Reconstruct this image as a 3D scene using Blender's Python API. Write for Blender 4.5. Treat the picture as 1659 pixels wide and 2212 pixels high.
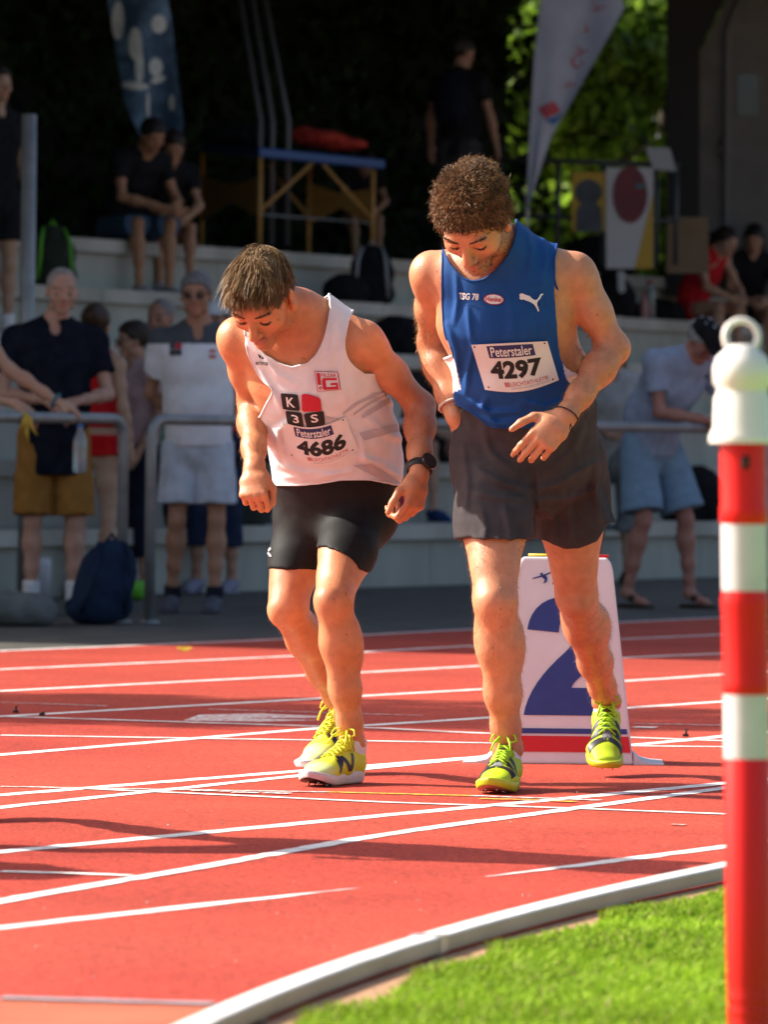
import bpy, bmesh, math, random, time
import numpy as np
from mathutils import Vector, Matrix
from mathutils.bvhtree import BVHTree
T0 = time.time()
for o in list(bpy.data.objects): bpy.data.objects.remove(o)
SC = bpy.context.scene
COL = SC.collection
R_ = math.radians
# ------------------------------------------------------------------ camera
# photograph measured on a 1659 x 2212 grid; focal length in the same pixels
FP, CX, CY, CAMH, ROLL = 13000.0, 829.5, 1106.0, 0.855, 0.010
PITCH = math.atan((CY - 980.0) / FP)
_F = np.array([0, math.cos(PITCH), -math.sin(PITCH)])
_U0 = np.array([0, math.sin(PITCH), math.cos(PITCH)]); _R0 = np.array([1.0, 0, 0])
_R = _R0*math.cos(ROLL) + _U0*math.sin(ROLL); _U = _U0*math.cos(ROLL) - _R0*math.sin(ROLL)
CAM = np.array([0, 0, CAMH])
def ray(x, y): return _F + (x-CX)/FP*_R + (CY-y)/FP*_U
def pt(x, y, Y):                       # point seen at photo pixel (x, y) at distance Y
    d = ray(x, y); return CAM + d*(Y/d[1])
def gp(x, y, z=0.0):                   # point on the ground (or height z) under photo pixel
    d = ray(x, y); return CAM + d*((z-CAMH)/d[2])
cam = bpy.data.cameras.new('camera'); camo = bpy.data.objects.new('camera', cam); COL.objects.link(camo)
camo.matrix_world = Matrix(((_R[0], _U[0], -_F[0], CAM[0]), (_R[1], _U[1], -_F[1], CAM[1]), (_R[2], _U[2], -_F[2], CAM[2]), (0, 0, 0, 1)))
cam.sensor_fit = 'VERTICAL'; cam.sensor_height = 36.0; cam.sensor_width = 27.0
cam.lens = FP/2212*36.0; cam.clip_end = 2000; cam.clip_start = 0.1
cam.dof.use_dof = True; cam.dof.focus_distance = 15.45; cam.dof.aperture_fstop = 8.5
SC.camera = camo
# ------------------------------------------------------------------ light
SUN_EL, SUN_AZ = R_(37), R_(13)        # sun stands to the left and a little behind the runners
sdir = Vector((-math.cos(SUN_EL)*math.cos(SUN_AZ), math.cos(SUN_EL)*math.sin(SUN_AZ), math.sin(SUN_EL)))
W = bpy.data.worlds.new('World'); SC.world = W; W.use_nodes = True
nt = W.node_tree; nt.nodes.clear()
sky = nt.nodes.new('ShaderNodeTexSky'); sky.sky_type = 'NISHITA'; sky.sun_disc = False
sky.air_density = 0.8; sky.dust_density = 4.0; sky.ozone_density = 0.3; sky.sun_elevation = SUN_EL; sky.sun_rotation = math.atan2(sdir.x, sdir.y)
bg = nt.nodes.new('ShaderNodeBackground'); bg.inputs[1].default_value = 0.12
wo = nt.nodes.new('ShaderNodeOutputWorld'); nt.links.new(sky.outputs[0], bg.inputs[0]); nt.links.new(bg.outputs[0], wo.inputs[0])
sl = bpy.data.lights.new('sun', 'SUN'); sl.energy = 5.0; sl.angle = R_(0.53); sl.color = (1.0, 0.93, 0.82)
slo = bpy.data.objects.new('sun', sl); COL.objects.link(slo)
slo.rotation_euler = sdir.to_track_quat('Z', 'Y').to_euler(); slo.location = (-8, 10, 20)
SC.view_settings.view_transform = 'Standard'; SC.view_settings.look = 'None'
SC.view_settings.exposure = 0.9; SC.view_settings.gamma = 1.0; SC.view_settings.use_curve_mapping = False
SC.render.resolution_x = 769; SC.render.resolution_y = 1024
SC.render.engine = 'CYCLES'
SC.cycles.max_bounces = 8; SC.cycles.diffuse_bounces = 4; SC.cycles.glossy_bounces = 3; SC.cycles.transparent_max_bounces = 8
random.seed(7); np.random.seed(7)
# ------------------------------------------------------------------ materials
MATS = {}
def mat(name, col=(.5, .5, .5), rough=.6, col2=None, scale=20.0, detail=4.0, bump=0.0, bscale=None, spec=.5, metal=0.0,
        sss=0.0, sheen=0.0, coat=0.0, attr=None, trans=0.0, alpha=1.0, lo=.35, hi=.65, stretch=None, transl=0.0, transm=0.0):
    if name in MATS: return MATS[name]
    m = bpy.data.materials.new(name); m.use_nodes = True; MATS[name] = m
    t = m.node_tree; N = t.nodes; L = t.links; b = N['Principled BSDF']
    b.inputs['Roughness'].default_value = rough; b.inputs['Metallic'].default_value = metal
    b.inputs['Specular IOR Level'].default_value = spec
    b.inputs['Base Color'].default_value = (*col, 1)
    if coat: b.inputs['Coat Weight'].default_value = coat; b.inputs['Coat Roughness'].default_value = .15
    if sheen: b.inputs['Sheen Weight'].default_value = sheen
    if transm: b.inputs['Transmission Weight'].default_value = transm
    if alpha < 1: b.inputs['Alpha'].default_value = alpha
    if sss:
        b.inputs['Subsurface Weight'].default_value = sss; b.inputs['Subsurface Radius'].default_value = (1, .35, .2)
        b.inputs['Subsurface Scale'].default_value = .012
    tc = N.new('ShaderNodeTexCoord'); src = tc.outputs['Object']
    if stretch:
        mp = N.new('ShaderNodeMapping'); mp.inputs['Scale'].default_value = stretch; L.new(src, mp.inputs[0]); src = mp.outputs[0]
    colout = None
    if attr:
        at = N.new('ShaderNodeAttribute'); at.attribute_name = attr; colout = at.outputs['Color']
    if col2 is not None:
        n = N.new('ShaderNodeTexNoise'); n.inputs['Scale'].default_value = scale; n.inputs['Detail'].default_value = detail; L.new(src, n.inputs['Vector'])
        r = N.new('ShaderNodeValToRGB'); r.color_ramp.elements[0].position = lo; r.color_ramp.elements[1].position = hi
        r.color_ramp.elements[0].color = (*col, 1); r.color_ramp.elements[1].color = (*col2, 1); L.new(n.outputs['Fac'], r.inputs['Fac'])
        if colout:
            mx = N.new('ShaderNodeMix'); mx.data_type = 'RGBA'; mx.blend_type = 'MULTIPLY'; mx.inputs['Factor'].default_value = 1
            L.new(colout, mx.inputs['A']); L.new(r.outputs['Color'], mx.inputs['B']); colout = mx.outputs['Result']
        else: colout = r.outputs['Color']
    if colout: L.new(colout, b.inputs['Base Color'])
    if bump:
        n2 = N.new('ShaderNodeTexNoise'); n2.inputs['Scale'].default_value = bscale or scale*3; n2.inputs['Detail'].default_value = 3; L.new(src, n2.inputs['Vector'])
        bp = N.new('ShaderNodeBump'); bp.inputs['Strength'].default_value = 1.0; bp.inputs['Distance'].default_value = bump
        L.new(n2.outputs['Fac'], bp.inputs['Height']); L.new(bp.outputs[0], b.inputs['Normal'])
    if transl:
        tr = N.new('ShaderNodeBsdfTranslucent'); mxs = N.new('ShaderNodeMixShader'); mxs.inputs[0].default_value = transl
        if colout: L.new(colout, tr.inputs['Color'])
        else: tr.inputs['Color'].default_value = (*col, 1)
        out = N['Material Output']; L.new(b.outputs[0], mxs.inputs[1]); L.new(tr.outputs[0], mxs.inputs[2]); L.new(mxs.outputs[0], out.inputs[0])
    return m
# ------------------------------------------------------------------ objects
def _par(o, parent):
    if parent is not None:
        o.parent = parent; o.matrix_parent_inverse = Matrix.Identity(4)
def tag(o, label=None, cat=None, group=None, kind=None):
    if label: o['label'] = label
    if cat: o['category'] = cat
    if group: o['group'] = group
    if kind: o['kind'] = kind
    return o
def empty(name, loc=(0, 0, 0), rotz=0, label=None, cat=None, group=None, parent=None):
    o = bpy.data.objects.new(name, None); COL.objects.link(o); o.location = loc; o.rotation_euler = (0, 0, rotz); o.empty_display_size = .1
    _par(o, parent); return tag(o, label, cat, group)
def mesh_np(name, V, Q, mats, parent=None, col=None, midx=None, smooth=True):
    V = np.asarray(V, dtype=np.float32); Q = np.asarray(Q, dtype=np.int32)
    me = bpy.data.meshes.new(name); k = Q.shape[1] if len(Q) else 4
    me.vertices.add(len(V)); me.vertices.foreach_set('co', V.ravel())
    me.loops.add(Q.size); me.loops.foreach_set('vertex_index', Q.ravel())
    me.polygons.add(len(Q)); me.polygons.foreach_set('loop_start', np.arange(0, Q.size, k, dtype=np.int32))
    me.polygons.foreach_set('loop_total', np.full(len(Q), k, dtype=np.int32))
    if midx is not None: me.polygons.foreach_set('material_index', np.asarray(midx, dtype=np.int32))
    me.polygons.foreach_set('use_smooth', np.full(len(Q), smooth))
    me.update(calc_edges=True); me.validate()
    for m in (mats if isinstance(mats, (list, tuple)) else [mats]): me.materials.append(m)
    if col is not None:
        a = me.color_attributes.new('Col', 'FLOAT_COLOR', 'POINT'); c4 = np.ones((len(V), 4), np.float32); c4[:, :3] = col; a.data.foreach_set('color', c4.ravel())
    o = bpy.data.objects.new(name, me); COL.objects.link(o); _par(o, parent); return o
class MB:                              # collects polygons for ONE mesh object
    def __init__(s): s.v = []; s.f = []; s.m = []; s.sm = []
    def add(s, vs, fs, m=0, smooth=False):
        b = len(s.v); s.v += [tuple(map(float, p)) for p in vs]; s.f += [tuple(b+i for i in f) for f in fs]; s.m += [m]*len(fs); s.sm += [smooth]*len(fs); return s
    def box(s, c, size, M=None, m=0, taper=1.0):
        x, y, z = [q/2 for q in size]; vs = []
        for dz in (-1, 1):
            k = taper if dz > 0 else 1
            for dx, dy in ((-1, -1), (1, -1), (1, 1), (-1, 1)): vs.append(Vector((dx*x*k, dy*y*k, dz*z)))
        if M is not None: vs = [M @ v for v in vs]
        vs = [v+Vector(c) for v in vs]
        return s.add(vs, [(3, 2, 1, 0), (4, 5, 6, 7), (0, 1, 5, 4), (1, 2, 6, 5), (2, 3, 7, 6), (3, 0, 4, 7)], m)
    def tube(s, pts, r, n=8, m=0, cap=True, closed=False):
        pts = [Vector(p) for p in pts]; K = len(pts); rr = r if isinstance(r, (list, tuple)) else [r]*K; vs = []; prev = None
        for i, p in enumerate(pts):
            if closed: t = pts[(i+1) % K]-pts[i-1]
            else: t = pts[min(i+1, K-1)]-pts[max(i-1, 0)]
            t.normalize()
            if prev is None: a = Vector((0, 0, 1)) if abs(t.z) < .9 else Vector((1, 0, 0)); x = t.cross(a).normalized()
            else: x = (prev - t*prev.dot(t)).normalized()
            prev = x; y = t.cross(x)
            for j in range(n):
                q = 2*math.pi*j/n; vs.append(p + (x*math.cos(q)+y*math.sin(q))*rr[i])
        fs = []
        for i in range(K if closed else K-1):
            i2 = (i+1) % K
            for j in range(n): fs.append((i*n+j, i*n+(j+1) % n, i2*n+(j+1) % n, i2*n+j))
        s.add(vs, fs, m, True)
        if cap and not closed: s.add(vs[:n], [tuple(range(n-1, -1, -1))], m); s.add(vs[-n:], [tuple(range(n))], m)
        return s
    def lathe(s, prof, c=(0, 0, 0), n=24, m=0, M=None):   # profile (r, z)
        vs = []; fs = []
        for r, z in prof:
            for j in range(n): q = 2*math.pi*j/n; vs.append(Vector((r*math.cos(q), r*math.sin(q), z)))
        for i in range(len(prof)-1):
            for j in range(n): fs.append((i*n+j, i*n+(j+1) % n, (i+1)*n+(j+1) % n, (i+1)*n+j))
        if M is not None: vs = [M @ v for v in vs]
        return s.add([v+Vector(c) for v in vs], fs, m, True)
    def prism(s, poly, a, b, m=0):     # polygon points (3d) extruded from offset a to offset b (vectors)
        n = len(poly); A = [Vector(p)+Vector(a) for p in poly]; B = [Vector(p)+Vector(b) for p in poly]
        fs = [tuple(range(n-1, -1, -1)), tuple(range(n, 2*n))]+[(i, (i+1) % n, n+(i+1) % n, n+i) for i in range(n)]
        return s.add(A+B, fs, m)
    def build(s, name, mats, parent=None, bevel=0.0):
        me = bpy.data.meshes.new(name); me.from_pydata(s.v, [], s.f)
        for m in (mats if isinstance(mats, (list, tuple)) else [mats]): me.materials.append(m)
        me.polygons.foreach_set('material_index', s.m); me.polygons.foreach_set('use_smooth', s.sm)
        bm = bmesh.new(); bm.from_mesh(me); bmesh.ops.remove_doubles(bm, verts=bm.verts, dist=1e-6); bmesh.ops.recalc_face_normals(bm, faces=bm.faces)
        if bevel: bmesh.ops.bevel(bm, geom=list(bm.edges), offset=bevel, segments=2, affect='EDGES', profile=.6)
        bm.to_mesh(me); bm.free(); me.update()
        o = bpy.data.objects.new(name, me); COL.objects.link(o); _par(o, parent); return o
def copy_tree(o, parent=None):
    c = o.copy(); COL.objects.link(c); c.parent = parent
    for ch in list(o.children): copy_tree(ch, c)
    return c
# ------------------------------------------------------------------ implicit surfaces
F32 = np.float32
def nv(v): v = np.asarray(v, float); return v/np.linalg.norm(v)
def lerp(a, b, t): return np.asarray(a, float)*(1-t)+np.asarray(b, float)*t
class Cone:                            # tapered capsule with elliptic section
    def __init__(s, a, b, ra, rb, da=None, db=None, ax=(1, 0, 0), k=.03):
        s.a = np.asarray(a, float); s.b = np.asarray(b, float); ab = s.b-s.a; s.L = max(np.linalg.norm(ab), 1e-6); s.z = ab/s.L
        ax = np.asarray(ax, float); x = ax-ax.dot(s.z)*s.z
        if np.linalg.norm(x) < 1e-3: x = np.array([.3, 1, .2])-np.dot([.3, 1, .2], s.z)*s.z
        s.x = nv(x); s.y = np.cross(s.z, s.x)
        s.r = (ra, rb, da if da else ra, db if db else rb); s.k = k
    def grow(s, g, k=None):
        c = Cone(s.a, s.b, s.r[0]+g, s.r[1]+g, s.r[2]+g, s.r[3]+g, s.x, s.k if k is None else k); return c
    def __call__(s, P):
        q = (P-s.a).astype(F32); t = q@(s.z/s.L).astype(F32); tc = np.clip(t, 0, 1)
        w = s.r[0]+(s.r[1]-s.r[0])*tc; d = s.r[2]+(s.r[3]-s.r[2])*tc; m = np.minimum(w, d)
        dx = q@s.x.astype(F32); dy = q@s.y.astype(F32); dz = (t-tc)*F32(s.L)
        ax = dx/w; ay = dy/d; az = dz/m
        k0 = np.sqrt(ax*ax+ay*ay+az*az+1e-8); ax /= w; ay /= d; az /= m
        k1 = np.sqrt(ax*ax+ay*ay+az*az+1e-8/(m*m)); return k0*(k0-1)/k1
class Ell:
    def __init__(s, c, r, M=None, k=.03):
        s.c = np.asarray(c, float); s.r = np.asarray(r, float).astype(F32); s.M = np.eye(3) if M is None else np.asarray(M, float); s.k = k
    def grow(s, g, k=None): return Ell(s.c, s.r+g, s.M, s.k if k is None else k)
    def __call__(s, P):
        q = (P-s.c).astype(F32)@s.M.T.astype(F32); a = q/s.r
        k0 = np.sqrt((a*a).sum(-1)+1e-8); b = a/s.r; k1 = np.sqrt((b*b).sum(-1)+1e-8/(s.r.min()**2)); return k0*(k0-1)/k1
def smin(a, b, k):
    if k <= 0: return np.minimum(a, b)
    h = np.maximum(k-np.abs(a-b), 0)/k; return np.minimum(a, b)-h*h*(k*.25)
class U:
    def __init__(s, items, k=None): s.items = items; s.k = k
    def ev(s, C, R, P):
        V = np.full(P.shape[:-1], 1.0, F32)
        for it in s.items:
            k = s.k if s.k is not None else getattr(it, 'k', .01)
            if hasattr(it, 'ev'): V = smin(V, it.ev(C, R, P), k); continue
            sel = np.nonzero(it(C) < R*1.6+k+.01)[0]
            if len(sel): V[sel] = smin(V[sel], it(P[sel]), k)
        return V.astype(F32)
class Op:                              # generic: f(values of children..., P)
    def __init__(s, f, *ch, k=.01): s.f = f; s.ch = ch; s.k = k
    def ev(s, C, R, P):
        vs = [c.ev(C, R, P) if hasattr(c, 'ev') else c(P) for c in s.ch]; return s.f(*vs, P).astype(F32)
def Sub(a, b, k=.006): return Op(lambda u, v, P: -smin(-u, v, k), a, b)
def Cut(a, p, n, k=.0):                # keep the side n points away from
    p = np.asarray(p, float); n = nv(n); return Op(lambda u, P: -smin(-u, -((P-p)@n).astype(F32), k), a)
def Grow(a, g): return Op(lambda u, P: u-g, a)
def Shell(a, t): return Op(lambda u, P: np.maximum(u, -(u+t)), a)
def Disp(a, f): return Op(lambda u, P: u+f(P), a)
def sdf_mesh(node, lo, hi, h):
    lo = np.asarray(lo, float); hi = np.asarray(hi, float); B = 8; nb = np.ceil((hi-lo)/(B*h)).astype(int)+1
    I = np.stack(np.meshgrid(*[np.arange(n) for n in nb], indexing='ij'), -1).reshape(-1, 3)
    C = lo+(I+.5)*B*h-.5*h; R = B*h*.87
    V = node.ev(C, R, C[:, None, :])[:, 0]
    keep = np.abs(V) < R*1.35
    D = np.repeat(np.repeat(np.repeat(np.where(V < 0, -1, 1).astype(F32).reshape(nb), B, 0), B, 1), B, 2)
    o = np.stack(np.meshgrid(*[np.arange(B)]*3, indexing='ij'), -1).reshape(-1, 3)
    Ik = I[keep]; Ck = C[keep]
    for s in range(0, len(Ik), 3000):
        ii = Ik[s:s+3000]; G = ii[:, None, :]*B+o[None]; P = lo+G*h
        vv = node.ev(Ck[s:s+3000], R, P); D[G[..., 0], G[..., 1], G[..., 2]] = vv
    S = D < 0; c = np.zeros(np.array(D.shape)-1, np.uint8)
    for a in (0, 1):
        for b in (0, 1):
            for d in (0, 1): c += S[a:S.shape[0]-1+a, b:S.shape[1]-1+b, d:S.shape[2]-1+d]
    act = (c > 0) & (c < 8); A = np.argwhere(act); idx = np.full(act.shape, -1, np.int32); idx[act] = np.arange(len(A))
    pos = np.zeros((len(A), 3)); cnt = np.zeros(len(A))
    cor = [(a, b, d) for a in (0, 1) for b in (0, 1) for d in (0, 1)]
    val = {q: D[A[:, 0]+q[0], A[:, 1]+q[1], A[:, 2]+q[2]] for q in cor}
    for q in cor:
        for ax in range(3):
            if q[ax]: continue
            q2 = list(q); q2[ax] = 1; q2 = tuple(q2); v0 = val[q]; v1 = val[q2]; m = (v0 < 0) != (v1 < 0)
            t = np.where(m, v0/np.where(m, v0-v1, 1), 0); p = np.array(q, float)[None]+np.zeros((len(A), 1)); p[:, ax] = t
            pos[m] += p[m]; cnt[m] += 1
    Vx = lo+(A+pos/np.maximum(cnt, 1)[:, None])*h; Q = []
    for ax in range(3):
        s0 = [slice(1, -1)]*3; s1 = [slice(1, -1)]*3; s0[ax] = slice(0, -1); s1[ax] = slice(1, None)
        e = S[tuple(s0)] != S[tuple(s1)]; E = np.argwhere(e); 
        off = np.ones(3, int); off[ax] = 0; E = E+off
        b, d = [(1, 2), (2, 0), (0, 1)][ax]
        def cell(db, dd): X = E.copy(); X[:, b] -= db; X[:, d] -= dd; return idx[X[:, 0], X[:, 1], X[:, 2]]
        q = np.stack([cell(1, 1), cell(0, 1), cell(0, 0), cell(1, 0)], 1)
        ins = S[E[:, 0], E[:, 1], E[:, 2]]; q[~ins] = q[~ins][:, ::-1]; Q.append(q)
    Q = np.concatenate(Q); Q = Q[(Q >= 0).all(1)]
    return Vx, Q
def smooth_np(V, Q, it=2, f=.5):
    e = np.concatenate([Q[:, [0, 1]], Q[:, [1, 2]], Q[:, [2, 3]], Q[:, [3, 0]]]); n = np.zeros(len(V)); np.add.at(n, e[:, 0], 1); np.add.at(n, e[:, 1], 1)
    for _ in range(it):
        S = np.zeros_like(V)
        for c in range(3): S[:, c] = np.bincount(e[:, 0], V[e[:, 1], c], len(V))+np.bincount(e[:, 1], V[e[:, 0], c], len(V))
        V = V+(S/np.maximum(n, 1)[:, None]-V)*f
    return V
_perm = np.random.RandomState(3).rand(64, 64, 64).astype(F32)
def vnoise(P, s):                      # smooth value noise in [-1, 1]
    q = np.asarray(P, float)*s+100.0; i = np.floor(q).astype(int); f = q-i; f = f*f*(3-2*f); i &= 63; j = (i+1) & 63
    g = lambda a, b, c: _perm[a[..., 0], b[..., 1], c[..., 2]]
    x, y, z = f[..., 0], f[..., 1], f[..., 2]
    a = g(i, i, i)*(1-x)+g(j, i, i)*x; b = g(i, j, i)*(1-x)+g(j, j, i)*x; c = g(i, i, j)*(1-x)+g(j, i, j)*x; d = g(i, j, j)*(1-x)+g(j, j, j)*x
    return ((a*(1-y)+b*y)*(1-z)+(c*(1-y)+d*y)*z)*2-1
def bbox(prims, m=.03):
    lo = np.full(3, 1e9); hi = -lo
    for p in prims:
        if isinstance(p, Cone):
            for q, r in ((p.a, max(p.r[0], p.r[2])), (p.b, max(p.r[1], p.r[3]))): lo = np.minimum(lo, q-r); hi = np.maximum(hi, q+r)
        else: r = p.r.max(); lo = np.minimum(lo, p.c-r); hi = np.maximum(hi, p.c+r)
    return lo-m, hi+m
# ------------------------------------------------------------------ ground
def track_material():
    m = bpy.data.materials.new('tartan'); m.use_nodes = True; t = m.node_tree; N = t.nodes; L = t.links; b = N['Principled BSDF']
    b.inputs['Roughness'].default_value = .8; b.inputs['Specular IOR Level'].default_value = .25
    tc = N.new('ShaderNodeTexCoord')
    def noise(s, d=3, r=.6):
        n = N.new('ShaderNodeTexNoise'); n.inputs['Scale'].default_value = s; n.inputs['Detail'].default_value = d; n.inputs['Roughness'].default_value = r
        L.new(tc.outputs['Object'], n.inputs['Vector']); return n.outputs['Fac']
    def ramp(f, a, b_, p0=.3, p1=.7):
        r = N.new('ShaderNodeValToRGB'); e = r.color_ramp.elements; e[0].position = p0; e[1].position = p1; e[0].color = (*a, 1); e[1].color = (*b_, 1); L.new(f, r.inputs[0]); return r.outputs[0]
    def mix(f, a, b_, bl='MIX'):
        x = N.new('ShaderNodeMix'); x.data_type = 'RGBA'; x.blend_type = bl
        if isinstance(f, float): x.inputs['Factor'].default_value = f
        else: L.new(f, x.inputs['Factor'])
        L.new(a, x.inputs['A']); L.new(b_, x.inputs['B']); return x.outputs['Result']
    base = ramp(noise(.45, 4), (.385, .037, .021), (.455, .058, .031), .35, .65)
    grain = ramp(noise(110, 3, .9), (.22, .16, .16), (1.75, 2.0, 2.0), .30, .70)
    c = mix(1.0, base, grain, 'MULTIPLY')
    spot = ramp(noise(26, 3, .8), (1.1, 1.12, 1.12), (.6, .55, .55), .5, .75)
    c = mix(1.0, c, spot, 'MULTIPLY')
    gr2 = ramp(noise(42, 4, .9), (.55, .48, .48), (1.4, 1.5, 1.5), .32, .68)
    c = mix(1.0, c, gr2, 'MULTIPLY')
    wear = ramp(noise(1.7, 6, .7), (.80, .80, .82), (1.1, 1.1, 1.1), .3, .7)
    c = mix(1.0, c, wear, 'MULTIPLY')
    L.new(c, b.inputs['Base Color'])
    bp = N.new('ShaderNodeBump'); bp.inputs['Strength'].default_value = .8; bp.inputs['Distance'].default_value = .003; L.new(noise(220, 2, .7), bp.inputs['Height']); L.new(bp.outputs[0], b.inputs['Normal'])
    return m
TARTAN = track_material()
ASPH = mat('asphalt', (.055, .050, .042), .9, (.095, .088, .074), scale=3.5, detail=8, bump=.002, bscale=160)
g = MB(); g.add([(-400, -60, -.004), (400, -60, -.004), (400, 700, -.004), (-400, 700, -.004)], [(0, 1, 2, 3)])
tag(g.build('ground', ASPH), kind='structure')
A0a, A0b = gp(0, 1406), gp(1559, 1333); A0d = nv(A0b-A0a)
def catmull(P, n=10):
    P = [np.asarray(p, float) for p in P]; P = [2*P[0]-P[1]]+P+[2*P[-1]-P[-2]]; out = []
    for i in range(1, len(P)-2):
        for j in range(n):
            t = j/n; a, b, c, d = P[i-1:i+3]
            out.append(.5*((2*b)+(c-a)*t+(2*a-5*b+4*c-d)*t*t+(3*b-a-3*c+d)*t**3))
    out.append(P[-2]); return out
KH = .038
kp = [gp(x, y, KH) for x, y in ((375, 2211), (500, 2160), (650, 2096), (829, 2034), (1079, 1970), (1329, 1913), (1574, 1857))]
_cx = [p[0] for p in kp]; _a = np.polyfit([p[1] for p in kp], _cx, 2)      # smooth bend
ys = np.linspace(8.2, 17.5, 60); kpath = [np.array([np.polyval(_a, y), y, 0]) for y in ys]
kt0 = kpath[0]-(kpath[1]-kpath[0])*60
kt1 = kpath[-1]+(kpath[-1]-kpath[-2])*120
inner = [kt0]+kpath+[kt1]
outer = [A0a-A0d*40, A0a+A0d*120]
g = MB(); n = len(inner)
poly = [(p[0]+.12, p[1], 0) for p in inner]+[(outer[1][0], outer[1][1], 0), (outer[0][0], outer[0][1], 0)]
g.add(poly, [tuple(range(len(poly)))])
track = tag(g.build('running_track', TARTAN), kind='structure')
for pl in track.data.polygons: pass
bm = bmesh.new(); bm.from_mesh(track.data); bmesh.ops.triangulate(bm, faces=bm.faces); bm.to_mesh(track.data); bm.free()
PAINT = mat('line_paint', (.78, .76, .73), .7, (.50, .36, .33), scale=13, detail=9, lo=.48, hi=.78, bump=.001, bscale=200, spec=.2)
PAINTW = mat('worn_paint', (.70, .68, .66), .8, (.47, .12, .09), scale=45, detail=8, lo=.42, hi=.62, spec=.2)
PAINTY = mat('yellow_paint', (.75, .50, .06), .8, (.48, .09, .05), scale=50, detail=8, lo=.45, hi=.65, spec=.2)
PAINTG = mat('grey_paint', (.33, .25, .27), .8, (.25, .2, .22), scale=30)
LZ = [.0006]
def line(name, pix, w=.06, m=PAINT, ext=(0, 0), wtap=None):
    P = [gp(x, y) for x, y in pix]; P = [p for p in catmull(P, 8)] if len(P) > 2 else [lerp(P[0], P[1], t) for t in np.linspace(0, 1, 12)]
    if ext[0]: P = [P[0]-nv(P[1]-P[0])*ext[0]]+P
    if ext[1]: P = P+[P[-1]+nv(P[-1]-P[-2])*ext[1]]
    Q_ = [P[0]]
    for a_, b_ in zip(P[:-1], P[1:]):
        L_ = np.linalg.norm(b_-a_); n_ = max(1, int(L_/.05)) if L_ < 9 else 1
        for k_ in range(1, n_+1): Q_.append(lerp(a_, b_, k_/n_))
    P = Q_; jr = np.random.RandomState(int(abs(P[0][1])*977) % 9999); LZ[0] += .00009; vs = []; N_ = len(P)
    for i, p in enumerate(P):
        t = nv(P[min(i+1, N_-1)]-P[max(i-1, 0)]); q = np.array([-t[1], t[0], 0]); ww = w
        if wtap and i >= N_-8: ww = w*(N_-1-i+.5)/8
        if wtap == 2 and i < 3: ww = w*(i+.08)/3
        vs += [p+q*(ww/2+jr.randn()*.0022), p-q*(ww/2+jr.randn()*.0022)]
    vs = [(v[0], v[1], LZ[0]) for v in vs]
    b = MB(); b.add(vs, [(2*i, 2*i+1, 2*i+3, 2*i+2) for i in range(N_-1)]); return b.build(name, m, track)
E = (25, 25)
line('lane_line', [(0, 1406), (605, 1381), (1009, 1360), (1559, 1334)], .06, ext=E)
for px in ([(0, 1446), (625, 1417.5), (1009, 1396), (1559, 1371)], [(0, 1493), (830, 1450), (1354, 1421), (1559, 1412)],
           [(0, 1548), (830, 1501), (1354, 1471), (1564, 1457)], [(0, 1631), (670, 1575), (829, 1565), (1049, 1551), (1364, 1529), (1559, 1516)],
           [(0, 1718), (635, 1667), (829, 1652), (1374, 1609), (1564, 1591)], [(0, 1841), (830, 1762), (1089, 1738), (1574, 1692)]):
    line('lane_line', px, .06, ext=E)
line('lane_line', [(0, 2005), (400, 1960), (782, 1918)], .05, ext=(20, 0), wtap=1)
line('lane_line', [(1574, 1829), (1300, 1864), (1049, 1895)], .05, ext=(20, 0), wtap=1)
line('lane_line', [(0, 1745), (320, 1711), (640, 1677), (829, 1658), (994, 1641), (1180, 1625)], .05, ext=(15, 0), wtap=1)
line('lane_line', [(0, 1947), (415, 1877), (829, 1804), (1200, 1753), (1574, 1702)], .05, ext=(15, 6))
for px, w, m in (([(0, 1548), (670, 1569), (829, 1574), (1056, 1585), (1371, 1594), (1564, 1601)], .05, PAINT),
                 ([(0, 1589), (830, 1602), (1056, 1606), (1374, 1612), (1564, 1614)], .05, PAINT),
                 ([(0, 1700), (340, 1706), (710, 1712)], .04, PAINTW), ([(710, 1712), (1020, 1720)], .04, PAINTY), ([(1020, 1720), (1299, 1730)], .04, PAINTW),
                 ([(185, 1705), (500, 1719), (830, 1734), (1200, 1746), (1574, 1760)], .04, PAINT),
                 ([(0, 1884), (150, 1888), (285, 1893)], .04, PAINT), ([(0, 1518), (230, 1526)], .03, PAINTW), ([(450, 1533), (911, 1547)], .03, PAINTW),
                 ([(1369, 1564), (1559, 1568)], .03, PAINTW), ([(1369, 1572), (1418, 1573)], .09, PAINT),
                 ([(415, 1709), (500, 1711)], .05, PAINTW), ([(500, 1713), (560, 1714)], .05, PAINTW), ([(570, 1714), (625, 1716)], .05, PAINTW),
                 ([(1037, 1727), (1165, 1730)], .035, PAINTY), ([(1190, 1732), (1245, 1734)], .035, PAINTY), ([(1450, 1783), (1482, 1784)], .03, PAINTW),
                 ([(0, 2158), (460, 2171)], .05, PAINTG)):
    line('marking_line', px, w, m)
# worn white triangle and patch of browner surface
def patch(name, pix, m, z):
    b = MB(); b.add([(*gp(x, y)[:2], z) for x, y in pix], [tuple(range(len(pix)))]); return b.build(name, m, track)
patch('marking_patch', [(395, 1557), (430, 1544), (560, 1541), (690, 1547), (690, 1551), (520, 1551), (690, 1556), (560, 1559)], PAINTW, .0005)
BROWNT = mat('brown_tartan', (.40, .10, .055), .85, (.46, .135, .075), scale=3, detail=6, bump=.003, bscale=220, spec=.2)
patch('surface_patch', [(-60, 2158), (470, 2172), (380, 2210), (180, 2330), (-60, 2330)], BROWNT, .0003)
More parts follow.
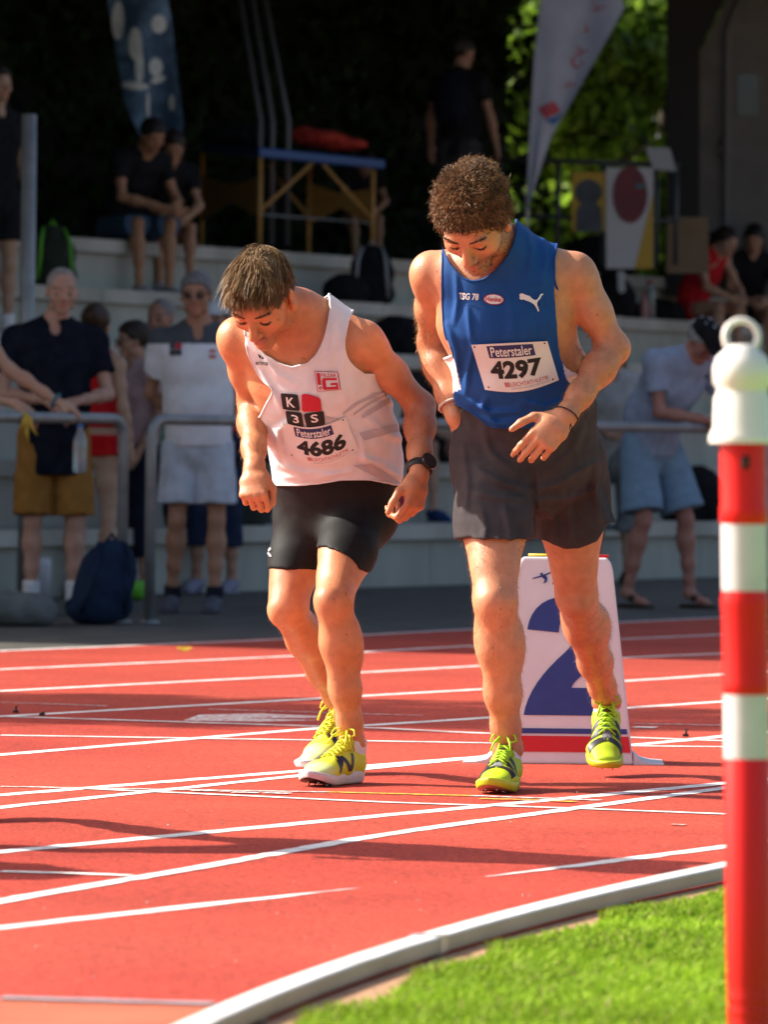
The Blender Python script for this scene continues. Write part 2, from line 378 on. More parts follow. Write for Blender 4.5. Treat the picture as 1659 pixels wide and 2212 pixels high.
# ------------------------------------------------------------------ infield
SOIL = mat('sandy_soil', (.32, .17, .09), .95, (.5, .28, .15), scale=30, detail=6, bump=.006, bscale=60)
TURF = mat('turf_soil', (.16, .27, .015), .95, (.24, .36, .025), scale=14, detail=6, bump=.01, bscale=80)
g = MB(); pl = [(p[0]+.06, p[1], .006) for p in inner]
g.add(pl+[(kt1[0]+60, kt1[1], .006), (kt0[0]+60, kt0[1]-10, .006)], [tuple(range(len(pl)+2))])
so = tag(g.build('soil_strip', SOIL), kind='structure')
g = MB(); pl = [(p[0]+.18+.03*vnoise(np.array([p[0]*3, p[1]*3, 0]), 1.0), p[1], .011) for p in inner]
g.add(pl+[(kt1[0]+60, kt1[1], .011), (kt0[0]+60, kt0[1]-10, .011)], [tuple(range(len(pl)+2))])
tag(g.build('infield', TURF), kind='structure')
for o in (so, bpy.data.objects['infield']):
    bm = bmesh.new(); bm.from_mesh(o.data); bmesh.ops.triangulate(bm, faces=bm.faces); bm.to_mesh(o.data); bm.free()
# grass blades
rs = np.random.RandomState(5); NB = 130000
yy = 8.0+rs.rand(NB)**1.0*6.2; edge = np.polyval(_a, yy)
xx = edge+.155+.035*vnoise(np.stack([edge*3, yy*4, yy*0], -1), 1.0)+rs.rand(NB)**1.15*np.where(yy > 11, 1.3, 1.9)
keep = (vnoise(np.stack([xx*9, yy*9, xx*0], -1), 1.0) > -.75); xx = xx[keep]; yy = yy[keep]; NB = len(xx)
hh = .012+.011*rs.rand(NB)+.004*vnoise(np.stack([xx*5, yy*5, xx*0], -1), 1.0); an = rs.rand(NB)*6.283; ln = .008+.018*rs.rand(NB)
w = .0016+.0014*rs.rand(NB); dx, dy = np.cos(an), np.sin(an); bx_, by_ = -np.sin(an), np.cos(an)
b0 = np.stack([xx-bx_*w, yy-by_*w, xx*0+.009], -1); b1 = np.stack([xx+bx_*w, yy+by_*w, xx*0+.009], -1)
m0 = np.stack([xx-bx_*w*.8+dx*ln*.35, yy-by_*w*.8+dy*ln*.35, .009+hh*.65], -1); m1 = np.stack([xx+bx_*w*.8+dx*ln*.35, yy+by_*w*.8+dy*ln*.35, .009+hh*.65], -1)
t0 = np.stack([xx-bx_*w*.1+dx*ln, yy-by_*w*.1+dy*ln, .009+hh], -1); t1 = np.stack([xx+bx_*w*.1+dx*ln, yy+by_*w*.1+dy*ln, .009+hh], -1)
V = np.stack([b0, b1, m0, m1, t0, t1], 1).reshape(-1, 3); q = np.arange(NB)[:, None]*6
Q = np.concatenate([q+np.array([[0, 1, 3, 2]]), q+np.array([[2, 3, 5, 4]])])
cv = rs.rand(NB, 1); pn = (vnoise(np.stack([xx*4, yy*4, xx*0], -1), 1.0)[:, None]+1)/2
cc = (np.array([.17, .32, .012])*(1-cv)+np.array([.33, .47, .035])*cv)*(.75+.5*pn); dry = rs.rand(NB, 1) < .05; cc = np.where(dry, np.array([.34, .30, .10]), cc)
GRASS = mat('grass', rough=.6, attr='Col', transl=.35, spec=.12)
tag(mesh_np('grass', V, Q, GRASS, col=np.repeat(cc, 6, 0)), 'short mown green grass blades on the infield beside the kerb', 'grass', kind='stuff')
# ------------------------------------------------------------------ kerb
ALU = mat('kerb_paint', (.80, .79, .74), .5, (.50, .46, .40), scale=5, detail=10, lo=.45, hi=.8, bump=.0006, bscale=80)
ALUS = mat('kerb_metal', (.30, .31, .28), .45, (.42, .43, .40), scale=12, detail=8, metal=.5, bump=.0004, bscale=60, stretch=(.3, .3, 1))
kerb = empty('track_kerb', tuple(kpath[10]), label='curved aluminium kerb rail with white top along the infield grass', cat='kerb')
K0 = np.array(kpath[10])
def kerb_piece(y0, y1):
    b = MB(); Y = np.linspace(y0, y1, max(3, int((y1-y0)/.12))); prof = [(0, .010), (0, .035), (.003, .038), (.049, .038), (.052, .035), (.052, .010)]; vs = []
    for i, y in enumerate(Y):
        x = np.polyval(_a, y); dx = np.polyval(np.polyder(_a), y); t = nv([dx, 1, 0]); q = np.array([t[1], -t[0], 0])
        for o_, z in prof: p = np.array([x, y, z])+q*o_-K0; vs.append(p)
    k = len(prof); fs = []; ms = []
    for i in range(len(Y)-1):
        for j in range(k): fs.append((i*k+j, i*k+(j+1) % k, (i+1)*k+(j+1) % k, (i+1)*k+j)); ms.append(0 if j in (1, 2, 3) else 1)
    b.add(vs, fs); b.m = ms; b.add(vs[:k], [tuple(range(k))], 1); b.add(vs[-k:], [tuple(range(k))], 1)
    return b.build('kerb_rail', [ALU, ALUS], kerb)
yj = gp(917, 2020, .038)[1]; ycuts = [yj-4.0, yj-.002, yj+3.6, yj+7.2]
for a_, b_ in zip(ycuts[:-1], ycuts[1:]): kerb_piece(a_+.003, b_-.003)
for y in np.arange(yj-2.4, yj+7, 1.2):
    x = np.polyval(_a, y); t = nv([np.polyval(np.polyder(_a), y), 1, 0]); q = np.array([t[1], -t[0], 0]); p = np.array([x, y, 0])-K0
    b = MB(); b.box(p+q*.026+np.array([0, 0, .008]), (.044, .04, .010), Matrix.Rotation(math.atan2(t[0], t[1])*-1, 3, 'Z')); b.build('kerb_foot', ALUS, kerb)
x = np.polyval(_a, yj); t = nv([np.polyval(np.polyder(_a), yj), 1, 0]); q = np.array([t[1], -t[0], 0]); p = np.array([x, yj, 0])-K0
b = MB(); b.box(p+q*.026+np.array([0, 0, .0245]), (.0555, .05, .030), Matrix.Rotation(-math.atan2(t[0], t[1]), 3, 'Z')); b.build('kerb_joint', mat('joint_metal', (.55, .56, .56), .4, metal=.6), kerb)
# small things lying on the track
def leaf_obj(x, y, s, c, name='fallen_leaf', lab='yellow fallen leaf lying on the outer lane'):
    p = gp(x, y); b = MB(); n_ = 10
    for sgn in (1,):
        ring = [(math.cos(a)*s*(1+.15*math.sin(5*a)), math.sin(a)*s*.45, .012+.01*math.cos(a*2)) for a in np.linspace(0, 6.283, n_, endpoint=False)]
        b.add([(0, 0, .022)]+ring, [(0, i+1, (i+1) % n_+1) for i in range(n_)]); b.add([(0, 0, .018)]+[(r[0], r[1], r[2]-.003) for r in ring], [(0, (i+1) % n_+1, i+1) for i in range(n_)])
    o = b.build(name, mat('leaf_'+str(c), c, .7)); o.location = p; return tag(o, lab, 'leaf')
leaf_obj(398, 1408, .035, (.62, .36, .03))
for i, (x, y, lab) in enumerate(((33, 1541, 'small upright black lane peg on a white line crossing in the shadow'), (90, 1547, 'flat black lane peg lying on the white line beside an upright peg'), (1482, 1592, 'small black lane peg on white lines beside the marker box'))):
    p = gp(x, y); b = MB(); b.box((0, 0, .006), (.03, .03, .012)); b.tube([(0, 0, .01), (.003, 0, .02), (-.002, 0, .032 if i != 1 else .014)], [.006, .006, .005], 8); b.box((.004, 0, .034 if i != 1 else .016), (.016, .01, .006))
    o = b.build('lane_peg', mat('black_rubber', (.015, .014, .014), .6)); o.location = (p[0], p[1], .002); o.scale = (.6, .6, .6); tag(o, lab, 'peg')

rs = np.random.RandomState(17); V = []; Q = []
for i in range(110):
    p = gp(rs.uniform(-20, 1600), 1420+rs.rand()**1.3*760); s_ = rs.uniform(.0012, .0032); b0 = len(V)
    for k in range(4): V.append(p+np.array([math.cos(k*1.57+i)*s_*rs.uniform(.6, 1.3), math.sin(k*1.57+i)*s_*rs.uniform(.6, 1.6), .0012]))
    for k in range(4): V.append(np.array(V[b0+k])+np.array([0, 0, s_*.8]))
    Q += [(b0+4, b0+5, b0+6, b0+7), (b0, b0+1, b0+5, b0+4), (b0+1, b0+2, b0+6, b0+5), (b0+2, b0+3, b0+7, b0+6), (b0+3, b0, b0+4, b0+7)]
kx_ = np.array(V)[:, 0] < np.polyval(_a, np.array(V)[:, 1])-.02
tag(mesh_np('track_debris', V, Q, mat('pale_flecks', (.6, .52, .46), .9, (.35, .2, .15), scale=9), smooth=False), 'pale grit flecks scattered over the red track', 'grit', kind='stuff')
# ------------------------------------------------------------------ stand: concrete terrace, roof, building
TANG = math.atan(1.80); TO = gp(772, 1270); TX = np.array([math.cos(TANG), math.sin(TANG), 0]); TY = np.array([-math.sin(TANG), math.cos(TANG), 0])
def tl(x, y, z=0): return TO*np.array([1, 1, 0])+TX*x+TY*y+np.array([0, 0, z])
def on_t(px, py, z=None, y=None):      # local terrace coordinates under a photo pixel: at height z, or on the plane local-y = y
    d = ray(px, py)
    if z is not None: p = CAM+d*((z-CAMH)/d[2])
    else: n = TY; t = ((TO+TY*y-CAM)@n)/(d@n); p = CAM+d*t
    q = p-TO; return np.array([q@TX, q@TY, p[2]])
RISE, TREAD, NT = .395, .80, 6
CONC = mat('concrete', (.36, .345, .285), .9, (.50, .48, .41), scale=2.2, detail=9, bump=.003, bscale=40, stretch=(1, 1, .35))
CONCR = mat('concrete_riser', (.33, .33, .28), .92, (.42, .42, .355), scale=2.0, detail=9, bump=.003, bscale=30, stretch=(1.5, 1.5, .5))
terr = empty('concrete_terrace', tuple(TO*np.array([1, 1, 0])), TANG, 'grey concrete terrace of broad seating steps behind the railing', 'terrace')
rr = random.Random(4)
for t in range(NT):
    z1 = RISE*(t+1); y0 = TREAD*t
    core = MB(); core.box((4, y0+.06+(7 if t == NT-1 else TREAD+.3)/2, z1-.11-RISE/2), (40, 7 if t == NT-1 else TREAD+.3, RISE-.02)); core.build('step_core', CONCR, terr)
    x = -14.0
    while x < 24:
        L_ = 2.0; b = MB(); j = rr.uniform(-.004, .004); yb = 7.0 if t == NT-1 else TREAD+.06
        b.box((x+L_/2, y0-.03+yb/2, z1-.048+j), (L_-.012, yb, .095)); b.build('seat_slab', CONC, terr)
        for k in range(2):
            b = MB(); b.box((x+.5+k, y0+.045, z1-.095-(RISE-.095)/2-.003), (.99, .05, RISE-.10)); b.build('riser_panel', CONCR, terr)
        x += L_
DECKZ = RISE*NT
# roof: its front edge throws the shade line seen across the outer lanes; right front cut away to let skylight in
ZR = 5.8; e0, e1 = gp(300, 1394), gp(1559, 1428); sh_ = ZR/math.tan(SUN_EL)*np.array([math.cos(SUN_AZ), -math.sin(SUN_AZ), 0]); e0 = e0-sh_; e1 = e1-sh_; ed = nv(e1-e0)
q0 = e0+ed*((-26-e0[0])/ed[0]); q1 = e0+ed*((9.5-e0[0])/ed[0])
roof = empty('stand_roof', (0, 40, 0), 0, 'wide dark canopy roof over the terrace and spectators', 'roof')
RW = mat('roof_board', (.05, .04, .033), .8, (.075, .06, .05), scale=4, stretch=(1, .1, 1)); DARKW = mat('dark_timber', (.03, .025, .022), .7, (.045, .038, .032), scale=5)
b = MB(); q2 = e0+ed*((-1.6-e0[0])/ed[0]); b.prism([(q0[0], q0[1]-40, ZR), (q2[0], q2[1]-40, ZR), (.2, 5.5, ZR), (q1[0], 5.5, ZR), (q1[0], 24, ZR), (q0[0], 24, ZR)], (0, 0, 0), (0, 0, .18)); b.build('roof_sheet', RW, roof)
for k, yb in enumerate(np.arange(-8, 24, 4.0)):
    xr = -2.0 if yb < 6 else 9.0; b = MB(); b.box(((-25+xr)/2, yb, ZR-.15), (xr+25, .18, .30)); b.build('beam', DARKW, roof)
for cx_, cy_ in ((-20, -4), (-12, 8), (8.6, 22), (-20, 20)):
    b = MB(); b.box((cx_, cy_, ZR/2), (.25, .25, ZR)); b.build('column', DARKW, roof)
# building on the right behind the upper step
YB = 51.0
def bl(x, y, dy=0): return pt(x, y, YB+dy)
WALLG = mat('grey_render', (.13, .127, .117), .9, (.165, .16, .15), scale=6, detail=6, bump=.002, bscale=60); DOORG = mat('door_grey', (.11, .108, .10), .6, (.135, .132, .124), scale=5)
bz = bl(1500, 620)[2]; bd = empty('club_house', tuple(bl(1600, 620)), 0, 'dark grey club building with door beside the upper step', 'building'); B0 = bl(1600, 620)
def bpanel(name, pix, dy, th, m): b_ = MB(); b_.prism([bl(x, y, dy)-B0 for x, y in pix], (0, 0, 0), (0, th, 0)); return b_.build(name, m, bd)
bpanel('wall', [(1500, 640), (1760, 640), (1760, -60), (1600, -60), (1512, 118)], .1, .3, WALLG)
bpanel('corner_post', [(1442, 640), (1512, 640), (1512, 110), (1600, -70), (1442, -70)], -.06, .14, mat('black_timber', (.008, .007, .007), .7))
dr = bpanel('door', [(1576, 640), (1760, 640), (1760, -60), (1650, -60), (1581, 60)], .06, .04, DOORG)
bpanel('door_frame', [(1566, 640), (1576, 640), (1581, 60), (1640, -60), (1626, -60), (1570, 66)], .03, .06, mat('frame_grey', (.15, .15, .145), .6))
bpanel('door_window', [(1594, 250), (1640, 250), (1640, 160), (1594, 160)], .05, .02, mat('dark_glass', (.02, .025, .022), .1, spec=.8))
b = MB(); b.tube([bl(1556, 300, -.02)-B0, bl(1556, 345, -.02)-B0], .012, 8); b.tube([bl(1553, 318, -.02)-B0, bl(1545, 318, -.06)-B0, bl(1562, 318, -.06)-B0], .01, 8); b.build('handle', mat('steel_dark', (.1, .1, .1), .4, metal=.8), bd)
# hillside and trees
BANK = mat('dry_bank', (.10, .12, .03), .95, (.22, .19, .06), scale=3, detail=8)
b = MB(); b.add([(-30, 58, .0), (40, 58, .0), (40, 64, 1.8), (-30, 64, 1.8), (40, 95, 4.5), (-30, 95, 4.5)], [(0, 1, 2, 3), (3, 2, 4, 5)]); tag(b.build('grass_bank', BANK), kind='structure')
def leaf_cloud(name, parent, C, N_, size, cols, m, seed, flat=.5, org=(0, 0, 0)):
    """C: list of (centre, radii); leaf-sized folded quads in clumps"""
    rs = np.random.RandomState(seed); P = []
    vol = np.array([r[0]*r[1]*r[2] for c, r in C]); k = rs.choice(len(C), N_, p=vol/vol.sum())
    d = rs.randn(N_, 3); d /= np.linalg.norm(d, axis=1, keepdims=True); rad = rs.rand(N_, 1)**.38; c = np.array([q[0] for q in C])[k]; r = np.array([q[1] for q in C])[k]; p = c+d*r*rad
    keep = vnoise(p, 1.6)+.5*vnoise(p, 4.0) > -.35; p = p[keep]; n = len(p); a = rs.randn(n, 3); a /= np.linalg.norm(a, axis=1, keepdims=True); b_ = np.cross(a, rs.randn(n, 3)); b_ /= np.linalg.norm(b_, axis=1, keepdims=True); s = size*(.6+.8*rs.rand(n, 1)); nn = np.cross(a, b_)*s*.18
    V = np.stack([p-a*s, p-b_*s*.55+nn, p+a*s, p+b_*s*.55+nn], 1).reshape(-1, 3)-np.asarray(org); Q = np.arange(n*4).reshape(-1, 4)
    col = np.array(cols[0])*(1-rs.rand(n, 1))+np.array(cols[1])*rs.rand(n, 1); col *= (1+.35*vnoise(p, .9)[:, None])
    return mesh_np(name, V, Q, m, parent, col=np.repeat(np.clip(col, .005, 1), 4, 0), smooth=False)
LEAF = mat('leaf', rough=.45, attr='Col', transl=.55, spec=.4); BARK = mat('bark', (.06, .045, .03), .9, (.10, .08, .06), scale=12, bump=.01, bscale=30, stretch=(1, 1, .2))
def tree(name, base, h, crown, N_, size, cols, label, seed, group=None, th=.12, lean=0.0):
    base = np.asarray(base, float); root = empty(name, tuple(base), 0, label, 'tree', group); rs = random.Random(seed); b = MB()
    pts = [(0, 0, -.1), (.05+lean*.3, .02, h*.25), (.0+lean*.6, .05, h*.5), (.08+lean, 0, h*.8)]; b.tube(pts, [th, th*.8, th*.6, th*.25], 10)
    for i in range(7):
        z = h*(.25+.08*i); a = rs.random()*6.28; L_ = h*.22; p0 = Vector((lean*.7*z/h, 0, z)); b.tube([p0, p0+Vector((math.cos(a)*L_*.5, math.sin(a)*L_*.5, L_*.35)), p0+Vector((math.cos(a)*L_, math.sin(a)*L_, L_*.6))], [th*.4, th*.25, th*.08], 6)
    b.build('trunk', BARK, root); leaf_cloud('crown', root, [(np.array(c), np.array(r)) for c, r in crown], N_, size, cols, LEAF, seed); return root
gcol = ((.075, .15, .012), (.20, .31, .03))
def blobs(h, w, n, seed, z0=.15):
    rs = np.random.RandomState(seed); return [((rs.uniform(-w, w)*.7, rs.uniform(-w, w)*.6, h*rs.uniform(z0, .95)), (w*rs.uniform(.35, .6), w*rs.uniform(.35, .6), w*rs.uniform(.3, .5))) for _ in range(n)]
for i, (px, Y, h, w, s, lab) in enumerate(((1090, 69, 8.0, 1.5, 1, 'leafy green tree behind the feather flag, against the dark ivy'), (1330, 72, 9.0, 1.8, 2, 'sunlit green tree beyond the railing with the posters'), (1225, 66, 5.5, 1.2, 3, 'lower sunlit bushy tree between the flag and the posters'), (1430, 67, 7.5, 1.2, 4, 'sunlit tree beside the dark post of the club building'))):
    p = pt(px, 900, Y); tree('leafy_tree', (p[0], Y, .9), h, blobs(h, w, 34, s, .02), 17000, .115, gcol, lab, 30+i, 'sunlit trees beyond the stand')
# tall slim tree outside the picture on the left; its shadow crosses the lanes
tree('poplar_tree', (-11.3, 22.3, 0), 9.2, [((.0, 0, z), (1.2, 1.25, .9)) for z in np.arange(2.4, 8.9, .7)], 14000, .11, gcol, 'tall slim poplar standing beside the outer lane', 50)
# dark ivy hedge at the back of the upper step
IVY = mat('ivy', rough=.7, attr='Col', transl=.15, spec=.08)
hd = empty('ivy_hedge', tuple(tl(2, 7.6, DECKZ)), TANG, 'tall dark ivy hedge behind the massage table', 'hedge')
rs = np.random.RandomState(9); N_ = 26000; lx = rs.uniform(-16, 14.6, N_); lz = rs.uniform(-.1, 6.4, N_); ly = -.12+.35*np.abs(vnoise(np.stack([lx*1.2, lz*1.2, lx*0], -1), 1.0))*-1+rs.uniform(-.12, .1, N_)
a = rs.randn(N_, 3); a[:, 1] *= .5; a /= np.linalg.norm(a, axis=1, keepdims=True); b_ = np.cross(a, rs.randn(N_, 3)); b_ /= np.linalg.norm(b_, axis=1, keepdims=True); s = .075*(.6+.8*rs.rand(N_, 1)); p = np.stack([lx, ly, lz], -1)
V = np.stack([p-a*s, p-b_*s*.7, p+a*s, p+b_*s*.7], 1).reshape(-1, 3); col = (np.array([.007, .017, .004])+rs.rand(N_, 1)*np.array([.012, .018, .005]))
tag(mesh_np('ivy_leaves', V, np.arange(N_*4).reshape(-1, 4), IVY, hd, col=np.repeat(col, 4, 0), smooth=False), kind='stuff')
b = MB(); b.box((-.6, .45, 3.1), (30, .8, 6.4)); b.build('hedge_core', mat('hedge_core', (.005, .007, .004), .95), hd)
print('stand', time.time()-T0)
# ------------------------------------------------------------------ people
def proj(P):
    q = P-CAM; z = q@_F; return CX+FP*(q@_R)/z, CY-FP*(q@_U)/z, z
def poly_sd(x, y, poly):               # signed distance to a polygon (negative inside), in pixels
    d = np.full(x.shape, 1e18); s = np.zeros(x.shape, bool); n = len(poly)
    for i in range(n):
        ax, ay = poly[i]; bx_, by_ = poly[(i+1) % n]; ex, ey = bx_-ax, by_-ay; wx, wy = x-ax, y-ay
        t = np.clip((wx*ex+wy*ey)/(ex*ex+ey*ey), 0, 1); d = np.minimum(d, (wx-ex*t)**2+(wy-ey*t)**2)
        c = ((ay > y) != (by_ > y)); s ^= c & (x < (bx_-ax)*(y-ay)/np.where(by_-ay == 0, 1e-9, by_-ay)+ax)
    return np.where(s, -1, 1)*np.sqrt(d)
class Outline:                         # volume behind an outline, within a depth range
    def __init__(s, poly, y0, y1): s.poly = poly; s.y0 = y0; s.y1 = y1
    def __call__(s, P):
        sh = P.shape[:-1]; P2 = P.reshape(-1, 3); x, y, z = proj(P2); out = np.full(len(P2), 1.0, F32)
        px = np.array(s.poly); m = (x > px[:, 0].min()-40) & (x < px[:, 0].max()+40) & (y > px[:, 1].min()-40) & (y < px[:, 1].max()+40)
        out[m] = poly_sd(x[m], y[m], s.poly)*z[m]/FP
        out = np.maximum(out, np.maximum(s.y0-P2[:, 1], P2[:, 1]-s.y1)); return out.reshape(sh).astype(F32)
def frame_from(f, u):
    f = nv(f); l = nv(np.cross(np.asarray(u, float), f)); return l, f, np.cross(f, l)
def hand_prims(wr, d, back, side, curl=(20, 30, 20), thumb=None, s=1.0, spread=.06, curls=None):
    y = nv(d); z = np.asarray(back, float); z = nv(z-z.dot(y)*y); x = np.cross(y, z)*side; wr = np.asarray(wr, float); out = []
    out.append(Cone(wr-y*.01*s, wr+y*.04*s, .026*s, .036*s, .019*s, .019*s, x, .015)); out.append(Cone(wr+y*.04*s, wr+y*.082*s, .036*s, .039*s, .018*s, .013*s, x, .012))
    out.append(Ell(wr+y*.04*s+x*.022*s-z*.008*s, (.02*s, .032*s, .018*s), np.stack([x, y, z]), .012))
    L = ((.043, .026, .022), (.047, .03, .023), (.043, .028, .022), (.034, .021, .019)); off = (.0295, .010, -.0095, -.0285); by = (.086, .09, .086, .078)
    for i in range(4):
        c = curls[i] if curls else curl; p = wr+y*by[i]*s+x*off[i]*s; a = 0; r = (.0092, .0082, .0075, .0064) if i < 3 else (.0080, .0072, .0066, .0058)
        for j in range(3):
            a += R_(c[j]); dd = nv(y*math.cos(a)-z*math.sin(a)+x*spread*(1.2-i)*math.cos(a)); q = p+dd*L[i][j]*s
            out.append(Cone(p, q, r[j]*s, r[j+1]*s, k=.005)); p = q
    th = thumb or ((.75, .62, -.22), (.35, .85, -.4), (.2, .9, -.4)); p = wr+y*.022*s+x*.022*s-z*.006*s
    for j, (t, ll) in enumerate(zip(th, (.045, .034, .027))):
        dd = nv(x*t[0]+y*t[1]+z*t[2]); q = p+dd*ll*s; out.append(Cone(p, q, (.0135, .0105, .0096)[j]*s, (.0105, .0096, .0075)[j]*s, k=.006)); p = q
    return out
class Head:
    def __init__(s, c, f, u, size=1.0, ear=True):
        s.c = np.asarray(c, float); s.l, s.f, s.u = frame_from(f, u); s.s = size; s.M = np.stack([s.l, s.f, s.u])
    def w(s, x, y, z): return s.c+(s.l*x+s.f*y+s.u*z)*s.s
    def loc(s, P): return (P-s.c)@s.M.T/s.s
    def node(s, beard=0):
        w, q, M = s.w, s.s, s.M; E_ = lambda c, r, k=.02: Ell(w(*c), np.array(r)*q, M, k*q)
        A = [E_((0, -.014, .034), (.0755, .099, .084)), E_((0, .02, .0), (.066, .072, .08)), Cone(w(0, .03, -.02), w(0, .058, -.088), .058*q, .033*q, .05*q, .028*q, s.l, .025*q),
             E_((0, .072, -.1), (.02, .02, .018)), E_((.046, .052, -.03), (.022, .026, .022)), E_((-.046, .052, -.03), (.022, .026, .022)),
             E_((.03, .078, .019), (.027, .016, .009), .012), E_((-.03, .078, .019), (.027, .016, .009), .012),
             Cone(w(0, .086, .008), w(0, .112, -.036), .0085*q, .0125*q, .0085*q, .0115*q, s.l, .012*q), E_((.0125, .097, -.04), (.0095, .011, .008), .007), E_((-.0125, .097, -.04), (.0095, .011, .008), .007),
             E_((0, .092, -.063), (.024, .0105, .0058), .006), E_((0, .09, -.0755), (.021, .0105, .0068), .006),
             E_((.05, .01, -.075), (.018, .035, .022), .02), E_((-.05, .01, -.075), (.018, .035, .022), .02)]
        a = U(A); B = [E_((.032, .096, -.003), (.019, .017, .0115)), E_((-.032, .096, -.003), (.019, .017, .0115)), E_((0, .108, -.069), (.021, .014, .0018), .004)]
        n = a
        for b in B: n = Sub(n, U([b]), .010*q if b.r[2] > .003 else .004*q)
        eyes = U([E_((.032, .0765, -.004), (.0145, .0125, .0125), .003), E_((-.032, .0765, -.004), (.0145, .0125, .0125), .003)], k=.003)
        er = []
        for sg in (1, -1):
            Me = np.stack([nv(s.l*sg*.9+s.f*-.45), nv(s.f*.9+s.l*sg*.45), s.u]); er.append(Sub(U([Ell(w(sg*.081, -.004, -.004), np.array((.009, .019, .032))*q, Me), Ell(w(sg*.079, .004, -.03), np.array((.008, .010, .012))*q, Me)], k=.008), U([Ell(w(sg*.090, .002, .0), np.array((.008, .011, .02))*q, Me)]), .004))
        return U([n, eyes, *er], k=.004)
    def color(s, P, base, lip=(.46, .175, .115), brow=(.07, .04, .025), stub=0.0, stubcol=(.12, .075, .05), eye=True):
        L = s.loc(P); x, y, z = np.abs(L[:, 0]), L[:, 1], L[:, 2]; C = np.array(base)
        d = np.sqrt((x/.026)**2+((z+.069)/.0125)**2+(np.maximum(.078-y, 0)/.008)**2); m = (d < 1); C[m] = np.array(lip)
        arc = .021+.006*(1-((x-.033)/.024)**2); m = (np.abs(z-arc) < .0042) & (x > .013) & (x < .058) & (y > .045)
        if brow is not None: C[m] = np.array(brow)
        if eye:
            m = ((x-.032)**2+(y-.0765)**2+(z+.004)**2 < .0152**2) & (y > .078); lid = m & (z > -.0045); C[m & ~lid & (z < -.002)] = (.05, .03, .02)
        if stub:
            w_ = np.clip((-.03-z)/.03, 0, 1)*np.clip((y+.02)/.03, 0, 1)*np.clip((.135+z)/.025, 0, 1); d2 = np.sqrt((x/.026)**2+((z+.069)/.0135)**2); w_ = np.where(d2 < 1, 0, w_)*stub*(.7+.3*vnoise(P, 300))
            C = C*(1-w_[:, None])+np.array(stubcol)*w_[:, None]
        red = np.exp(-((x/.02)**2+((z+.035)/.02)**2+((y-.11)/.02)**2)); C = C*(1-red[:, None]*.25*np.array([0, 1, 1])); return C
def limb(a, b, ra, rb, k=.03, ecc=1.0, ax=(1, 0, 0)): return Cone(a, b, ra, rb, ra*ecc, rb*ecc, ax, k)
def leg_prims(hip, kn, an, s=1.0, fwd=(0, -1, 0)):
    hip, kn, an = map(lambda q: np.asarray(q, float), (hip, kn, an)); f = nv(fwd); m = lerp(hip, kn, .5); sh = nv(an-kn); b = nv(f-f.dot(sh)*sh)
    lat = np.cross(sh, b); mid = lerp(kn, an, .3); th = nv(kn-hip); b2 = nv(f-f.dot(th)*th); lat2 = np.cross(th, b2)
    return [limb(hip, m, .088*s, .069*s), limb(m, kn, .069*s, .046*s), Ell(lerp(hip, kn, .60)+b2*.018*s, (.049*s, .048*s, .12*s), np.stack([lat2, b2, th]), .03),
            Ell(kn+b*.030*s, (.030*s, .026*s, .036*s), np.stack([lat, b, sh]), .016), limb(kn, mid, .045*s, .047*s), limb(mid, lerp(kn, an, .62), .047*s, .039*s), limb(lerp(kn, an, .62), lerp(kn, an, .85), .039*s, .030*s), limb(lerp(kn, an, .85), an, .030*s, .031*s),
            Ell(lerp(kn, an, .27)-b*.022*s+lat*.020*s, (.037*s, .036*s, .095*s), np.stack([lat, b, sh]), .018), Ell(lerp(kn, an, .31)-b*.018*s-lat*.024*s, (.034*s, .035*s, .085*s), np.stack([lat, b, sh]), .018),
            Cone(lerp(kn, an, .1)+b*.030*s, lerp(kn, an, .85)+b*.014*s, .013*s, .012*s, k=.02), Ell(lerp(hip, kn, .78)+b2*.022*s+lat2*.021*s, (.024*s, .024*s, .055*s), np.stack([lat2, b2, th]), .02), Ell(lerp(hip, kn, .80)+b2*.020*s-lat2*.023*s, (.024*s, .024*s, .055*s), np.stack([lat2, b2, th]), .02),
            Ell(an+lat*.022*s, (.012*s, .016*s, .018*s), np.stack([lat, b, sh]), .02), Ell(an-lat*.022*s, (.012*s, .016*s, .018*s), np.stack([lat, b, sh]), .02)]
def arm_prims(sh, el, wr, s=1.0, out=None):
    sh, el, wr = map(lambda q: np.asarray(q, float), (sh, el, wr)); m = lerp(sh, el, .5); fm = lerp(el, wr, .3); d = nv(el-sh); o = np.asarray(out if out is not None else (0, 0, 0), float)
    bend = nv(el-lerp(sh, wr, .5)+1e-4)
    B_ = _basis(d); B2 = _basis(nv(wr-el)); ms = lerp(sh, el, .48)
    return [Ell(sh+d*.018*s, (.054*s, .054*s, .066*s), B_, .02), limb(sh, m, .044*s, .041*s), limb(m, el, .041*s, .036*s), Ell(ms-bend*.016*s, (.034*s, .034*s, .075*s), B_, .014), Ell(ms+bend*.016*s-d*.02*s, (.033*s, .033*s, .085*s), B_, .014),
            Ell(el+bend*.016*s, (.020*s, .020*s, .024*s), k=.02), limb(el, fm, .036*s, .039*s), limb(fm, lerp(el, wr, .7), .039*s, .029*s), limb(lerp(el, wr, .7), wr, .029*s, .025*s), Ell(lerp(el, wr, .22)-bend*.010*s+B2[0]*.012*s, (.032*s, .032*s, .075*s), B2, .014), Ell(lerp(el, wr, .3)+bend*.006*s-B2[0]*.012*s, (.030*s, .030*s, .08*s), B2, .014)]
def _basis(z):
    a = np.array([1., 0, 0]) if abs(z[0]) < .8 else np.array([0, 1., 0]); x = nv(np.cross(a, z)); return np.stack([x, np.cross(z, x), z])
